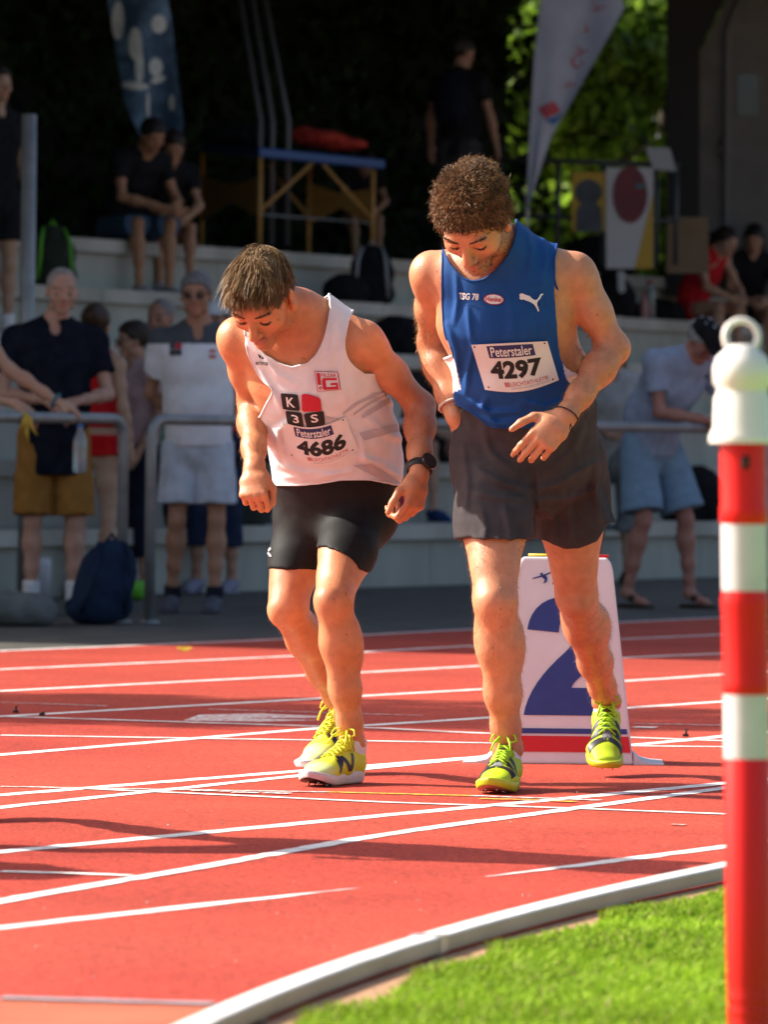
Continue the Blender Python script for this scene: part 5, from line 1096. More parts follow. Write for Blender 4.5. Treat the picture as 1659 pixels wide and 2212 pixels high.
# ------------------------------------------------------------------ spectators
CLO = {}
def cm(c, rough=.85, name=None):
    k = 'cloth_%02d%02d%02d' % tuple(int(round(q*99)) for q in c)
    return mat(k, tuple(c), rough, tuple(min(1, q*1.25+.004) for q in c), scale=16, detail=6, bump=.004, bscale=22, spec=.04)
def fig(label, base, face, h=1.76, ov=None, skin=(.46, .24, .15), top=None, sleeve=.55, hem=.02, bottom=None, blen=.9, bflare=.02, hair=None, hairkind='short', head=(0, 0), shoe_c=(.1, .1, .1), sock=None, fat=0.0, hands=None, sz=1.0, neckcut=.05, hh=.010, group=None, feet=True, tank=False, collar=None, lean=None, sandal=False, sh=1.0):
    """base: world point between the feet; face: angle (deg) the person faces, 0 = towards the camera, + = towards picture right"""
    a = R_(face); F = np.array([math.sin(a), -math.cos(a), 0]); Lf = np.array([math.cos(a), math.sin(a), 0]); UP = np.array([0, 0, 1.0]); k = h/1.76; base = np.asarray(base, float)
    D_ = dict(anL=(.11, 0, .09), anR=(-.11, 0, .09), knL=(.105, .02, .48), knR=(-.105, .02, .48), hpL=(.092, 0, .90), hpR=(-.092, 0, .90), pel=(0, 0, .96), wai=(0, .01, 1.08), chs=(0, .01, 1.28), top=(0, 0, 1.40), shL=(.178*sh, -.01, 1.405), shR=(-.178*sh, -.01, 1.405), elL=(.235, -.04, 1.15), elR=(-.235, -.04, 1.15), wrL=(.24, .04, .91), wrR=(-.24, .04, .91), nek=(0, -.01, 1.455), hed=(0, .025, 1.645))
    if ov: D_.update(ov)
    J = {n: base+(Lf*v[0]+F*v[1]+UP*v[2])*k for n, v in D_.items()}
    ha = R_(face+head[0]); hf = np.array([math.sin(ha)*math.cos(R_(head[1])), -math.cos(ha)*math.cos(R_(head[1])), -math.sin(R_(head[1]))]); H = Head(J['hed'], hf, (0, 0, 1), .98*k**.5)
    st = [(lerp(J['hpL'], J['hpR'], .5)-UP*.02, .150+fat*.3, .105+fat*.5), (J['wai'], .138+fat, .10+fat*1.2), (J['chs'], .155+fat*.6, .115+fat*.7), (J['top'], .145, .088)]
    lt, lb = nv(J['shL']-J['shR']), nv(J['hpL']-J['hpR']); T = torso_prims(st, lt, lb, J['shL'], J['shR'], J['nek'], J['hed'], k)
    LL = leg_prims(J['hpL'], J['knL'], J['anL'], .92*k, nv(J['knL']-lerp(J['hpL'], J['anL'], .5)+F*.15)); LR = leg_prims(J['hpR'], J['knR'], J['anR'], .92*k, nv(J['knR']-lerp(J['hpR'], J['anR'], .5)+F*.15))
    AL = arm_prims(J['shL'], J['elL'], J['wrL'], .86*k); AR = arm_prims(J['shR'], J['elR'], J['wrR'], .86*k); hp = []
    for s_, nm, el in ((1, 'wrL', 'elL'), (-1, 'wrR', 'elR')):
        d = (hands or {}).get(nm); dirv = nv(J[nm]-J[el]); back = Lf*s_*.8+F*.3
        if d: dirv = nv(Lf*d[0][0]+F*d[0][1]+UP*d[0][2]); back = Lf*d[1][0]+F*d[1][1]+UP*d[1][2]
        hp.append(hand_prims(J[nm], dirv, back, s_, (25, 35, 20) if not d or len(d) < 3 else d[2], s=.98*k))
    ft = []
    for n in ('anL', 'anR'): ft.append([Cone(J[n]-UP*.02, J[n]+F*.12*k-UP*.055*k, .034, .03, .03, .022, Lf, .03), Cone(J[n]+F*.12*k-UP*.055*k, J[n]+F*.17*k-UP*.065*k, .036, .03, .022, .014, Lf, .02)])
    legs = [U(LL+ft[0]), U(LR+ft[1])]
    body = U([U(T), *legs, U(AL+hp[0]), U(AR+hp[1]), H.node()], k=.01); pr = T+LL+LR+AL+AR+hp[0]+hp[1]+[Ell(J['hed'], (.15, .15, .15))]+ft[0]+ft[1]
    o = tag(skin_mesh('person', body, pr, hh, H, skin, mat_=SKIND, sm=1, brow=(.10, .07, .05)), label, 'person', group)
    if top is not None:
        m = cm(top) if isinstance(top, tuple) else top; g = .016; S = [p.grow(g) for p in T[:5]]+[T[6].grow(.012), T[7].grow(.012)]; S[0] = Cone(st[0][0]-UP*hem, st[1][0], .158+fat*.4, .146+fat, .118+fat*.6, .112+fat*1.2, lb, .05)
        if tank: n = U([p.grow(.007) for p in T[:5]+T[6:8]]); n = Sub(Sub(n, U([Ell(J['shL']+Lf*.03, (.09, .11, .13))]), .01), U([Ell(J['shR']-Lf*.03, (.09, .11, .13))]), .01)
        else:
            sl = []
            for s_, e_ in (('shL', 'elL'), ('shR', 'elR')): q = lerp(J[s_], J[e_], sleeve); sl.append(Cut(U([Cone(J[s_], q, .068*k, .062*k, k=.03)]), q, nv(J[e_]-J[s_]), .004))
            n = U([U(S), *sl], k=.03)
        n = Disp(n, lambda P: .006*vnoise(P*np.array([1, 1, .6]), 13)+fold(P, (.6, .2, .5), 20, .006)); n = Sub(n, U([Cone(J['nek']+UP*.01, J['hed'], neckcut+.012, .07, k=.01)]), .006); n = Sub(n, U([Ell(J['nek']+F*.075-UP*.0, (.026, .045, .04))]), .02)
        n = Cut(n, st[0][0]-UP*hem, -UP, .004); tp = cloth('shirt', n, S+[Cone(J['shL'], J['elL'], .07, .06), Cone(J['shR'], J['elR'], .07, .06)], hh*.9, m, o, sm=1)
    if bottom is not None:
        m = cm(bottom) if isinstance(bottom, tuple) else bottom; g = .014; P_ = [Cone(st[0][0]-UP*.03, J['wai'], .152+fat*.4, .142+fat*.9, .112+fat*.5, .106+fat*.9, lb, .04)]; ls = []
        for hN, kN, aN in (('hpL', 'knL', 'anL'), ('hpR', 'knR', 'anR')):
            h_, k_, a_ = J[hN], J[kN], J[aN]
            if blen <= 1: q = lerp(h_, k_, blen); ls.append(Cut(U([Cone(h_, q, .094*k, (.077+bflare)*k, k=.03)]+P_), q, nv(k_-h_), .004))
            else: q = lerp(k_, a_, blen-1); ls.append(Cut(U([Cone(h_, k_, .094*k, .07*k, k=.03), Cone(k_, q, .07*k, (.05+bflare)*k, k=.03)]+P_), q, nv(a_-k_), .004))
        n = Disp(U(ls, k=.01), lambda P: .005*vnoise(P, 14)+fold(P, (.3, .2, 1), 16, .004)); n = Cut(n, st[0][0]+UP*(.10 if top is not None else .02), UP, .004); cloth('shorts' if blen <= 1.1 else 'trousers', n, P_+[Cone(J['hpL'], J['knL'], .11, .11), Cone(J['hpR'], J['knR'], .11, .11), Cone(J['knL'], J['anL'], .09, .09), Cone(J['knR'], J['anR'], .09, .09)], hh, m, o, sm=1)
    if feet:
        for n_, ff in zip(('anL', 'anR'), ft):
            A_ = J[n_]; sm_ = cm(shoe_c)
            if sandal: nd = U([Cone(A_-UP*.085*k-F*.05, A_+F*.19*k-UP*.085*k, .042, .05, .015, .013, Lf), Cone(A_+F*.08-UP*.04+Lf*.04, A_+F*.08-UP*.04-Lf*.04, .02, .02, k=.02)])
            else: nd = U([Cone(A_-UP*.03*k-F*.02, A_+F*.10*k-UP*.05*k, .046, .044, .045, .036, Lf, .03), Cone(A_+F*.10*k-UP*.055*k, A_+F*.185*k-UP*.062*k, .047, .036, .034, .022, Lf, .03), Cone(A_-UP*.083*k-F*.05, A_+F*.19*k-UP*.083*k, .038, .044, .012, .012, Lf, .01)])
            nd = Cut(nd, base+UP*(A_[2]-base[2]-.098*k), -UP, .004); so_ = cloth('shoe', nd, [Ell(A_+F*.07-UP*.04, (.2, .2, .2))], .009, sm_, o, sm=1, margin=0)
            if sock is not None: b_ = U([Cone(A_-UP*.02, lerp(A_, J['kn'+n_[-1]], sock[1]), .044*k, .046*k)]); b_ = Cut(b_, lerp(A_, J['kn'+n_[-1]], sock[1]), nv(J['kn'+n_[-1]]-A_), .003); cloth('sock', b_, [Ell(A_+UP*.05, (.17, .17, .17))], .009, cm(sock[0]), o, sm=1, margin=0)
    if hair is not None:
        if hairkind == 'short': haircap(H, o, hair, .012, bump=.006, sc=45, h=.009, name='hair', m=HAIRM)
        elif hairkind == 'fringe': haircap(H, o, hair, .004, z0=.30, bump=.003, sc=60, h=.008, name='hair', side=.0)
        elif hairkind in ('long', 'bun', 'tail'):
            n = U([Ell(H.w(0, -.018, .036), np.array((.086, .108, .092)), H.M, .02)]+([Cone(H.w(0, -.08, .02), H.w(0, -.10, -.20), .075, .05, .03, .02, H.l, .04), Cone(H.w(.06, -.03, 0), H.w(.07, -.02, -.22), .03, .02, k=.04), Cone(H.w(-.06, -.03, 0), H.w(-.07, -.02, -.22), .03, .02, k=.04)] if hairkind == 'long' else [Ell(H.w(0, -.10, .05), (.05, .05, .05), None, .03)] if hairkind == 'bun' else [Cone(H.w(0, -.09, .04), H.w(0, -.17, -.02), .035, .04, k=.03), Cone(H.w(0, -.17, -.02), H.w(0, -.21, -.22), .04, .02, k=.03)]))
            def cf(P): L_ = H.loc(P); y = L_[..., 1]; return np.where(y > .0, (np.interp(y, [0, .03, .05, .075, .1], [-.02, .005, .03, .055, .06])-L_[..., 2])*.8, -.1).astype(F32)
            n = Op(lambda u, P: np.maximum(u+.004*vnoise(P*np.array([1, 1, .3]), 90), cf(P)), n); V, Q = sdf_mesh(n, H.c-.34, H.c+.3, .010); mesh_np('hair', V, Q, HAIRM, o, col=np.array(hair)*(1+.35*vnoise(V, 70)[:, None]))
    return o, H, J
def glasses(o, H, dark=True):
    m = mat('dark_lens', (.012, .01, .01), .1, spec=.7) if dark else mat('thin_frame', (.03, .03, .03), .4); root = empty('sunglasses' if dark else 'glasses', (0, 0, 0), parent=o)
    for sg in (1, -1):
        b = MB()
        if dark: b.prism([H.w(sg*.032+.026*math.cos(t), .098-.004*math.cos(t)**2, -.004+.02*math.sin(t)) for t in np.linspace(0, 6.283, 14, endpoint=False)], H.f*0, H.f*.004)
        else: b.tube([H.w(sg*.032+.022*math.cos(t), .100, -.004+.018*math.sin(t)) for t in np.linspace(0, 6.283, 14, endpoint=False)], .003, 6, closed=True)
        b.build('lens', m, root); b = MB(); b.tube([H.w(sg*.056, .095, .004), H.w(sg*.078, .05, .006), H.w(sg*.08, -.01, .006)], .003, 6); b.build('temple', m, root)
def cap(o, H, c, brimdir=1):
    n = U([Ell(H.w(0, -.01, .045), np.array((.088, .112, .085)), H.M)]); n = Cut(n, H.w(0, 0, .035), -H.u, .004); n = U([n, U([Ell(H.w(0, .115, .038), np.array((.075, .085, .010)), H.M)])], k=.01); V, Q = sdf_mesh(n, H.c-.25, H.c+.25, .009); return mesh_np('cap', V, Q, cm(c), o)
# 1 man in navy polo leaning on the railing
p = gp(112, 1328)
o, H, J = fig('bald man in navy polo and tan shorts leaning on the railing', p, 6, 1.79, dict(elL=(.27, .06, 1.13), wrL=(.10, .30, 1.09), elR=(-.27, .06, 1.13), wrR=(-.05, .32, 1.09), pel=(0, -.03, .96), hed=(.03, .06, 1.655)), (.50, .28, .20), (.008, .010, .018), .62, .17, (.26, .125, .030), .93, .03, (.30, .27, .25), 'fringe', (4, 8), (.02, .03, .03), ((.6, .6, .62), .22), .03, {'wrL': ((-.8, .4, -.3), (.2, .5, .8)), 'wrR': ((.7, .3, -.5), (.1, .5, .8))}, sh=1.14)
b = MB(); c = J['nek']+np.array([0, 0, .012]); b.tube([c+np.array([math.cos(t)*.076, math.sin(t)*.072, .02*math.sin(t)]) for t in np.linspace(-1.15, math.pi+1.15, 20)], [.013]*20, 6); b.build('collar', cm((.010, .012, .02)), [q_ for q_ in o.children if q_.name.startswith('shirt')][0])
# 2 man in white polo with sunglasses
p = gp(424, 1322)
o, H, J = fig('man in white and grey polo with sunglasses and pale shorts', p, -8, 1.80, dict(elL=(.27, -.10, 1.14), wrL=(.10, -.20, .98), elR=(-.27, -.10, 1.14), wrR=(-.08, -.2, .98), anL=(.10, .03, .09), anR=(-.14, -.06, .09), hed=(-.01, .05, 1.655)), (.42, .21, .13), None, bottom=(.48, .53, .60), blen=.80, bflare=.035, hair=(.16, .15, .15), head=(4, 4), shoe_c=(.10, .10, .12), sock=((.02, .02, .03), .12), fat=.028, sh=1.12)
glasses(o, H)
def polo_cols(V): z = (V-J['pel'])[:, 2]; x, y, _ = proj(V); m = (y < 742) ; return np.where(m[:, None], np.array([.06, .07, .085]), np.array([.76, .77, .80]))
POLO = mat('polo_two_tone', (1, 1, 1), .85, (1.1, 1.1, 1.1), scale=16, attr='Col', bump=.004, bscale=22)
def shirt_on(o, J, H, m, colf, sleeve=.6, hem=.10, fat=.03, hh=.009):
    UP = np.array([0, 0, 1.0]); S = [Cone(J['pel']-UP*hem, J['wai'], .165+fat*.4, .15+fat, .125+fat*.6, .118+fat*1.2, J['hpL']-J['hpR'], .05), Cone(J['wai'], J['chs'], .15+fat, .172+fat*.6, .118+fat*1.2, .13+fat*.7, J['shL']-J['shR'], .05), Cone(J['chs'], J['top'], .172+fat*.6, .16, .13+fat*.7, .105, J['shL']-J['shR'], .05), Cone(lerp(J['top'], J['shL'], .3), J['shL'], .09, .07, k=.05), Cone(lerp(J['top'], J['shR'], .3), J['shR'], .09, .07, k=.05)]+[Cone(lerp(J['nek'], J['hed'], .25), lerp(J['nek'], J[q], .7), .057, .044, k=.045) for q in ('shL', 'shR')]
    sl = []
    for s_, e_ in (('shL', 'elL'), ('shR', 'elR')): q = lerp(J[s_], J[e_], sleeve); sl.append(Cut(U([Cone(J[s_], q, .072, .07, k=.03)]), q, nv(J[e_]-J[s_]), .004))
    n = U([U(S), *sl], k=.03); n = Disp(n, lambda P: .006*vnoise(P*np.array([1, 1, .6]), 13)+fold(P, (.6, .2, .5), 20, .007)); n = Sub(n, U([Cone(J['nek'], J['hed'], .064, .08, k=.01)]), .006); n = Sub(n, U([Ell(J['nek']+H.f*.08, (.024, .045, .045))]), .02); n = Cut(n, J['pel']-UP*hem, -UP, .004)
    s = cloth('shirt', n, S+[Cone(J['shL'], J['elL'], .08, .06), Cone(J['shR'], J['elR'], .08, .06)], hh, m, o, sm=1, col=colf)
    b = MB(); c = J['nek']+UP*.015; ring = [c+np.array([math.cos(t)*.074, math.sin(t)*.07, .018*math.sin(t)]) for t in np.linspace(-1.1, math.pi+1.1, 20)]; b.tube(ring, [.012]*20, 6); b.build('collar', m if colf is None else cm((.07, .08, .09)), s); return s
s = shirt_on(o, J, H, POLO, polo_cols)
bv = bvh_of(s); kz = lambda x, y: (x/1.94/1.3731, (y/1.94+760)/1.3731)
dc = Decal(bv); [dc.add(np.array([kz(*q) for q in r]), [(0, 1, 2, 3)], mi, off=.006, split=30) for r, mi in ((((978, 502), (1008, 502), (1008, 536), (978, 536)), 0), (((1012, 502), (1044, 502), (1044, 536), (1012, 536)), 1), (((978, 540), (1008, 540), (1008, 574), (978, 574)), 0), (((1012, 540), (1044, 540), (1044, 572), (1012, 572)), 0))]; dc.build('sponsor_print', [cm((.06, .06, .07)), REDI], s)
dc = Decal(bv); [dc.add(np.array([kz(*q) for q in r]), [(0, 1, 2, 3)], 0, off=.006, split=30) for r in (((1182, 530), (1194, 530), (1196, 590), (1184, 590)), ((1200, 540), (1238, 540), (1240, 556), (1202, 556)), ((1202, 570), (1240, 570), (1240, 588), (1202, 588)))]; dc.build('club_badge', [REDT], s)
# 3 athlete in red seen from behind
p = gp(196, 1290)
fig('athlete in red sports top and briefs seen from behind', p, 152, 1.70, dict(wrL=(.25, .06, .92), hed=(0, .03, 1.645)), (.50, .30, .20), (.48, .012, .014), tank=True, hem=-.14, bottom=(.46, .010, .012), blen=.10, bflare=.03, hair=(.05, .025, .014), hairkind='bun', head=(12, 5), shoe_c=(.45, .46, .48), sock=((.6, .6, .62), .16), sh=1.0)
# 4 person in pale pink top
p = gp(296, 1284)
o, H, J = fig('person with glasses in pale pink top and navy trousers', p, -62, 1.63, dict(hed=(0, .05, 1.64), wrL=(.2, .1, .92)), (.44, .24, .16), (.36, .25, .25), .55, .06, (.012, .016, .03), 1.62, .02, (.03, .02, .015), head=(-10, 6), shoe_c=(.22, .22, .23)); glasses(o, H, False)
# 5 bald man behind, 6 man with white cap, others half hidden
p = gp(345, 1276); fig('bald man in green white top behind the white polo man', p, -20, 1.79, None, (.44, .23, .15), (.22, .36, .28), .5, .08, (.02, .025, .04), 1.55, .02, (.2, .18, .17), 'fringe', (-8, 5), (.3, .32, .36))
p = gp(462, 1282); o, H, J = fig('man with white cap and red collar beside the white runner', p, -15, 1.77, None, (.42, .22, .14), (.36, .03, .04), .5, .05, (.02, .03, .06), 1.5, .02, (.1, .09, .08), head=(0, 3), shoe_c=(.22, .22, .28)); cap(o, H, (.5, .52, .52))
# 7 neighbour whose arm reaches in on the left railing
p = gp(-135, 1345); o, H, J = fig('person at the railing whose watched forearm rests beside the banana peel', p, 20, 1.80, dict(elL=(.33, .07, 1.22), wrL=(.53, .20, 1.07), elR=(-.2, .12, 1.14), wrR=(.30, .26, 1.06)), (.50, .29, .19), (.5, .5, .52), .5, .06, (.05, .05, .06), .9, .03, (.1, .07, .05), shoe_c=(.3, .3, .3), hands={'wrL': ((.9, .1, -.35), (.1, .5, .8)), 'wrR': ((.6, .4, -.5), (0, .6, .8))}, fat=.02)
b = MB(); B_ = _basis(nv(J['wrL']-J['elL'])); c_ = lerp(J['elL'], J['wrL'], .96); b.tube([c_+B_[0]*.033*math.cos(t)+B_[1]*.03*math.sin(t) for t in np.linspace(0, 6.283, 20, endpoint=False)], .009, 8, closed=True); b.build('wristwatch', cm((.06, .16, .20)), o)
# 8 man with black cap bending over the railing on the right
p = gp(1416, 1312)
o, H, J = fig('man with black cap, pale blue shirt and denim shorts bending over the railing', p, 36, 1.80, dict(anL=(.22, .03, .09), anR=(-.12, -.1, .09), knL=(.17, .05, .49), pel=(0, -.10, .97), hpL=(.10, -.06, .90), hpR=(-.09, -.06, .90), wai=(.0, -.02, 1.07), chs=(.01, .12, 1.24), top=(.02, .20, 1.335), shL=(.20, .20, 1.36), shR=(-.17, .18, 1.36), nek=(.03, .25, 1.385), hed=(.05, .33, 1.475), elL=(.30, .24, 1.10), wrL=(.30, .44, 1.03), elR=(-.16, .22, 1.08), wrR=(.08, .40, 1.03)), (.40, .19, .14), (.26, .32, .43), .62, .05, (.17, .27, .37), .88, .045, (.3, .3, .3), head=(12, 48), shoe_c=(.05, .035, .025), sandal=True, fat=.025, hands={'wrR': ((.7, .6, -.3), (.1, .4, .9)), 'wrL': ((.2, .9, -.3), (0, .3, .9))}, sh=1.05)
cap(o, H, (.012, .012, .014)); b = MB(); q = lerp(J['chs'], J['shL'], .45)+H.f*np.array([1, 1, 0])*.16; b.box(q, (.055, .012, .05)); b.build('chest_pocket_phone', cm((.015, .015, .016)), o)
# 9 woman in grey between the blue runner and the capped man
p = gp(1322, 1262); fig('woman in grey top and patterned grey skirt behind the blue runner', p, -5, 1.66, dict(elL=(.22, .10, 1.10), wrL=(.06, .26, 1.08), elR=(-.22, .10, 1.10), wrR=(-.02, .27, 1.06)), (.48, .29, .20), (.30, .31, .31), .25, .05, (.11, .125, .125), 1.25, .07, (.06, .04, .03), 'long', shoe_c=(.02, .02, .02))
# 10.. people sitting on the steps
SIT = dict(hpL=(.10, 0, .10), hpR=(-.10, 0, .10), pel=(0, 0, .14), wai=(0, .05, .28), chs=(0, .16, .44), top=(0, .24, .54), shL=(.17, .24, .56), shR=(-.17, .24, .56), nek=(0, .27, .60), hed=(0, .36, .75), knL=(.13, .42, .12), knR=(-.13, .42, .12), anL=(.12, .44, -.31), anR=(-.12, .44, -.31), elL=(.22, .36, .30), elR=(-.22, .36, .30), wrL=(.08, .52, .20), wrR=(-.08, .52, .20))
def sit(label, px, py, tier, face, **kw):
    dy = kw.pop('dy', .22); dz = kw.pop('dz', 0); q = on_t(px, py, y=TREAD*(tier-1)+dy); ov = dict(SIT); ov.update(kw.pop('ov', {})); return fig(label, tl(q[0], TREAD*(tier-1)+dy, RISE*tier+dz), face, kw.pop('h', 1.76), ov, **kw)
sit('man in black tee and denim shorts bent over a phone', 262, 500, 6, 34, ov=dict(hed=(0, .40, .73), wrL=(.1, .58, .22), wrR=(.0, .6, .22)), skin=(.40, .20, .11), top=(.008, .008, .009), bottom=(.045, .085, .14), blen=1.0, hair=(.015, .012, .010), head=(0, 28), shoe_c=(.3, .3, .3), h=1.84)
sit('woman in dark top sitting beside the man with a phone', 340, 505, 6, 20, skin=(.40, .21, .12), top=(.010, .010, .011), bottom=(.02, .02, .025), blen=.4, hair=(.02, .012, .008), hairkind='long', head=(-12, 28), shoe_c=(.4, .4, .4), h=1.66)
sit('dark dressed person sitting behind the massage table', 760, 500, 6, 20, dy=2.3, dz=.36, ov=dict(hed=(0, .34, .66)), skin=(.40, .22, .13), top=(.01, .01, .011), bottom=(.015, .015, .016), blen=.5, hair=(.02, .012, .008), head=(0, 35), h=1.5, shoe_c=(.05, .05, .05))
sit('girl with ponytail in red top and shorts sitting hunched', 1492, 672, 5, 48, ov=dict(hed=(0, .40, .70)), skin=(.44, .26, .17), top=(.42, .015, .02), tank=True, hem=-.05, bottom=(.36, .012, .018), blen=.35, hair=(.025, .014, .010), hairkind='tail', head=(0, 20), shoe_c=(.3, .3, .3), h=1.68)
sit('girl with long black hair in black tee beside the girl in red', 1608, 668, 5, 10, skin=(.42, .24, .15), top=(.010, .010, .011), bottom=(.03, .03, .035), blen=.5, hair=(.010, .008, .007), hairkind='long', head=(-20, 25), shoe_c=(.3, .3, .3), h=1.70)
sit('person in dark trousers sitting low behind the white runner', 556, 1000, 2, 18, skin=(.44, .26, .17), top=(.03, .035, .04), bottom=(.018, .022, .024), blen=1.8, hair=(.05, .03, .02), shoe_c=(.05, .05, .05), h=1.74)
sit('person with bare legs and blue running shoes between the runners', 900, 990, 2, 30, ov=dict(anL=(.2, .62, -.28), knL=(.16, .42, .10)), skin=(.48, .29, .20), top=(.02, .02, .022), bottom=(.03, .03, .035), blen=.6, hair=(.04, .025, .015), shoe_c=(.02, .045, .13), h=1.74)
# standing on the steps
q = on_t(-14, 600, y=TREAD*3+.4); o_up = fig('person in black shorts with white side stripes standing on a step', tl(q[0], TREAD*3+.4, RISE*4), 40, 1.80, None, (.46, .28, .19), (.010, .010, .011), .55, .06, (.012, .012, .013), .62, .03, (.03, .02, .015), shoe_c=(.5, .5, .5), sock=((.6, .6, .6), .2))
stripes = o_up[0]
for i in range(3):
    b = MB(); bvs = [c for c in stripes.children if c.name.startswith('shorts')][0]; dc = Decal(bvh_of(bvs)); dc.add(np.array([(8+i*9, 428), (12+i*9, 428), (15+i*9, 468), (11+i*9, 468)]), [(0, 1, 2, 3)], 0, off=.008, split=60)
    if dc.f: dc.build('side_stripe', [WHI], bvs)
YM = 48.2; pm = np.array([pt(990, 560, YM)[0], YM, DECKZ]); o, H, J = fig('man in dark tee with a black backpack walking away on the upper step', pm, 155, 1.82, dict(elL=(.24, -.02, 1.15), wrL=(.27, .06, .93), elR=(-.25, .02, 1.15), wrR=(-.28, .08, .92), hed=(0, .04, 1.65)), (.40, .21, .13), (.010, .011, .014), .55, .05, (.04, .035, .035), 1.0, .03, (.02, .014, .010), head=(-30, 10), shoe_c=(.05, .05, .05))
bp = lump_back = None
n = U([Ell((0, 0, 0), (.15, .10, .23), None, .05), Ell((0, .06, -.08), (.12, .07, .12), None, .04)]); n = Disp(n, lambda P: .008*vnoise(P, 14)); V, Q = sdf_mesh(n, (-.3, -.3, -.35), (.3, .3, .35), .012); bpk = mesh_np('backpack', V, Q, cm((.012, .014, .018))); a_ = R_(155); bpk.location = tuple(J['chs']-np.array([math.sin(a_), -math.cos(a_), 0])*.17); bpk.rotation_euler = (0, 0, a_); tag(bpk, 'black backpack worn by the man walking on the upper step', 'backpack')
print('spectators', time.time()-T0)
# ------------------------------------------------------------------ railings, marker box, post, furniture and bags
GALV = mat('galvanised_steel', (.22, .235, .235), .5, (.30, .315, .31), scale=10, detail=6, metal=.45, bump=.0004, bscale=60)
def pipe(o, name, pts, r, parent): b = MB(); b.tube([np.array(p)-o for p in pts], r, 12); return b.build(name, GALV, parent)
def bend(a, c, b_, r=.10, n=6):        # rounded corner
    a, c, b_ = [np.asarray(q, float) for q in (a, c, b_)]; p = c+nv(a-c)*r; q = c+nv(b_-c)*r; return [(1-t)**2*p+2*t*(1-t)*c+t*t*q for t in np.linspace(0, 1, n)]
RD = nv([1, 1.3, 0]); RZ = 1.015
def rail(label, c0, sgn, length, legs):
    o = np.array([c0[0], c0[1], 0]); root = empty('railing', tuple(o), 0, label, 'railing')
    top = c0*np.array([1, 1, 0])+np.array([0, 0, RZ]); far = top+RD*sgn*length; foot = o-np.array([0, 0, .05])
    pipe(o, 'frame_pipe', [foot]+bend(foot, top, far)+[far], .028, root)
    for l_ in legs: p = o+RD*sgn*l_; pipe(o, 'leg', [p-np.array([0, 0, .05]), p+np.array([0, 0, RZ-.02])], .026, root)
    for l_ in [0]+legs: p = RD*sgn*l_; b = MB(); b.lathe([(.05, 0), (.05, .012), (.03, .016)], tuple(p), 16); b.build('base_plate', GALV, root)
    return root
cl = gp(262, 1345); cr = gp(322, 1346)
rail('galvanised pipe railing that the man in the navy polo leans on', cl, -1, 7.0, [1.06, 4.5])
rail('galvanised pipe railing in front of the man in the white polo shirt', cr, 1, 6.2, [5.9])
p0 = pt(58, 690, 32.8); b = MB(); b.tube([(0, 0, 0), (0, 0, pt(54, 249, 32.8)[2])], .041, 16); b.lathe([(.041, pt(54, 249, 32.8)[2]), (.035, pt(54, 249, 32.8)[2]+.006), (0, pt(54, 249, 32.8)[2]+.006)], n=16); o = b.build('steel_post', GALV); o.location = (p0[0], p0[1], 0); tag(o, 'tall plain galvanised steel post behind the man in navy polo', 'post')
# --- lane marker box with the number 2
m0, m1 = gp(1068, 1644), gp(1366, 1647); mc = (m0+m1)/2; mx = nv(m1-m0)*np.array([1, 1, 0]); mx = np.array([1.0, -.02, 0]); mx = nv(mx); my = np.array([-mx[1], mx[0], 0]); SCL = FP/mc[1]
MBX = empty('lane_marker_box', (mc[0], mc[1], 0), math.atan2(mx[1], mx[0]), 'white plastic lane marker box with a large blue 2', 'marker box')
W2, H2, T2 = (1366-1066)/SCL, (1645-1203)/SCL, (1318-1118)/SCL
PLW = mat('white_plastic', (.80, .76, .78), .45, (.74, .70, .72), scale=8, detail=6); NB2 = mat('blue_sticker', (.025, .045, .22), .5, (.03, .055, .25), scale=20); RS2 = mat('red_sticker', (.62, .012, .02), .5)
lean = .16*H2
def front(x, z, o=.0):                 # point on the leaning front face; x in -.5..+.5 of local width, z in metres
    return Vector((x*(W2+(T2-W2)*z/H2), -.13+lean*z/H2-o, z))
b = MB(); prof = [(-1, 0), (1, 0)]
n = 10; vs = []; fs = []
corner = [(-.5, 0.0), (.5, 0.0), (.5, H2-.035), (.485, H2-.012), (.45, H2), (-.45, H2), (-.485, H2-.012), (-.5, H2-.035)]
F_ = [front(x, z) for x, z in corner]; Bk = [Vector((p.x, .13-lean*p.z/H2, p.z)) for p in F_]
b.add(F_+Bk, [tuple(range(8)), tuple(range(15, 7, -1))]+[(i, 8+i, 8+(i+1) % 8, (i+1) % 8) for i in range(8)]); shell = b.build('shell', PLW, MBX, bevel=.006)
for sg in (-1, 1):
    b = MB(); x0 = sg*W2*.5; xs = [0, .02, .05, .085]; zs = [.03, .012, .005, .003]; vs = []
    for xq, zq in zip(xs, zs):
        for yq in (-.13, .13): vs += [(x0+sg*xq, yq, zq), (x0+sg*xq, yq, 0)]
    fs = []
    for i in range(3):
        for j in ((0, 1), (1, 3), (3, 2), (2, 0)): fs.append((i*4+j[0], i*4+j[1], (i+1)*4+j[1], (i+1)*4+j[0]))
    fs += [(0, 1, 3, 2), (12, 13, 15, 14)]; b.add(vs, fs); b.build('foot', PLW, MBX)
def mpx(x, y): # photo pixel -> (x fraction, z) on the front face
    z = (1643-y)/SCL; wd = W2+(T2-W2)*z/H2; return ((x-1216-(1643-y)*.0)/SCL/wd, z)
def mprint(name, polys, m, off):
    b = MB()
    for poly in polys: b.add([front(*mpx(x, y), off) for x, y in poly], [tuple(range(len(poly)))])
    return b.build(name, m, MBX)
bz_ = lambda a, c, d, n=8: [((1-t)**2*a[0]+2*t*(1-t)*c[0]+t*t*d[0], (1-t)**2*a[1]+2*t*(1-t)*c[1]+t*t*d[1]) for t in np.linspace(0, 1, n)]
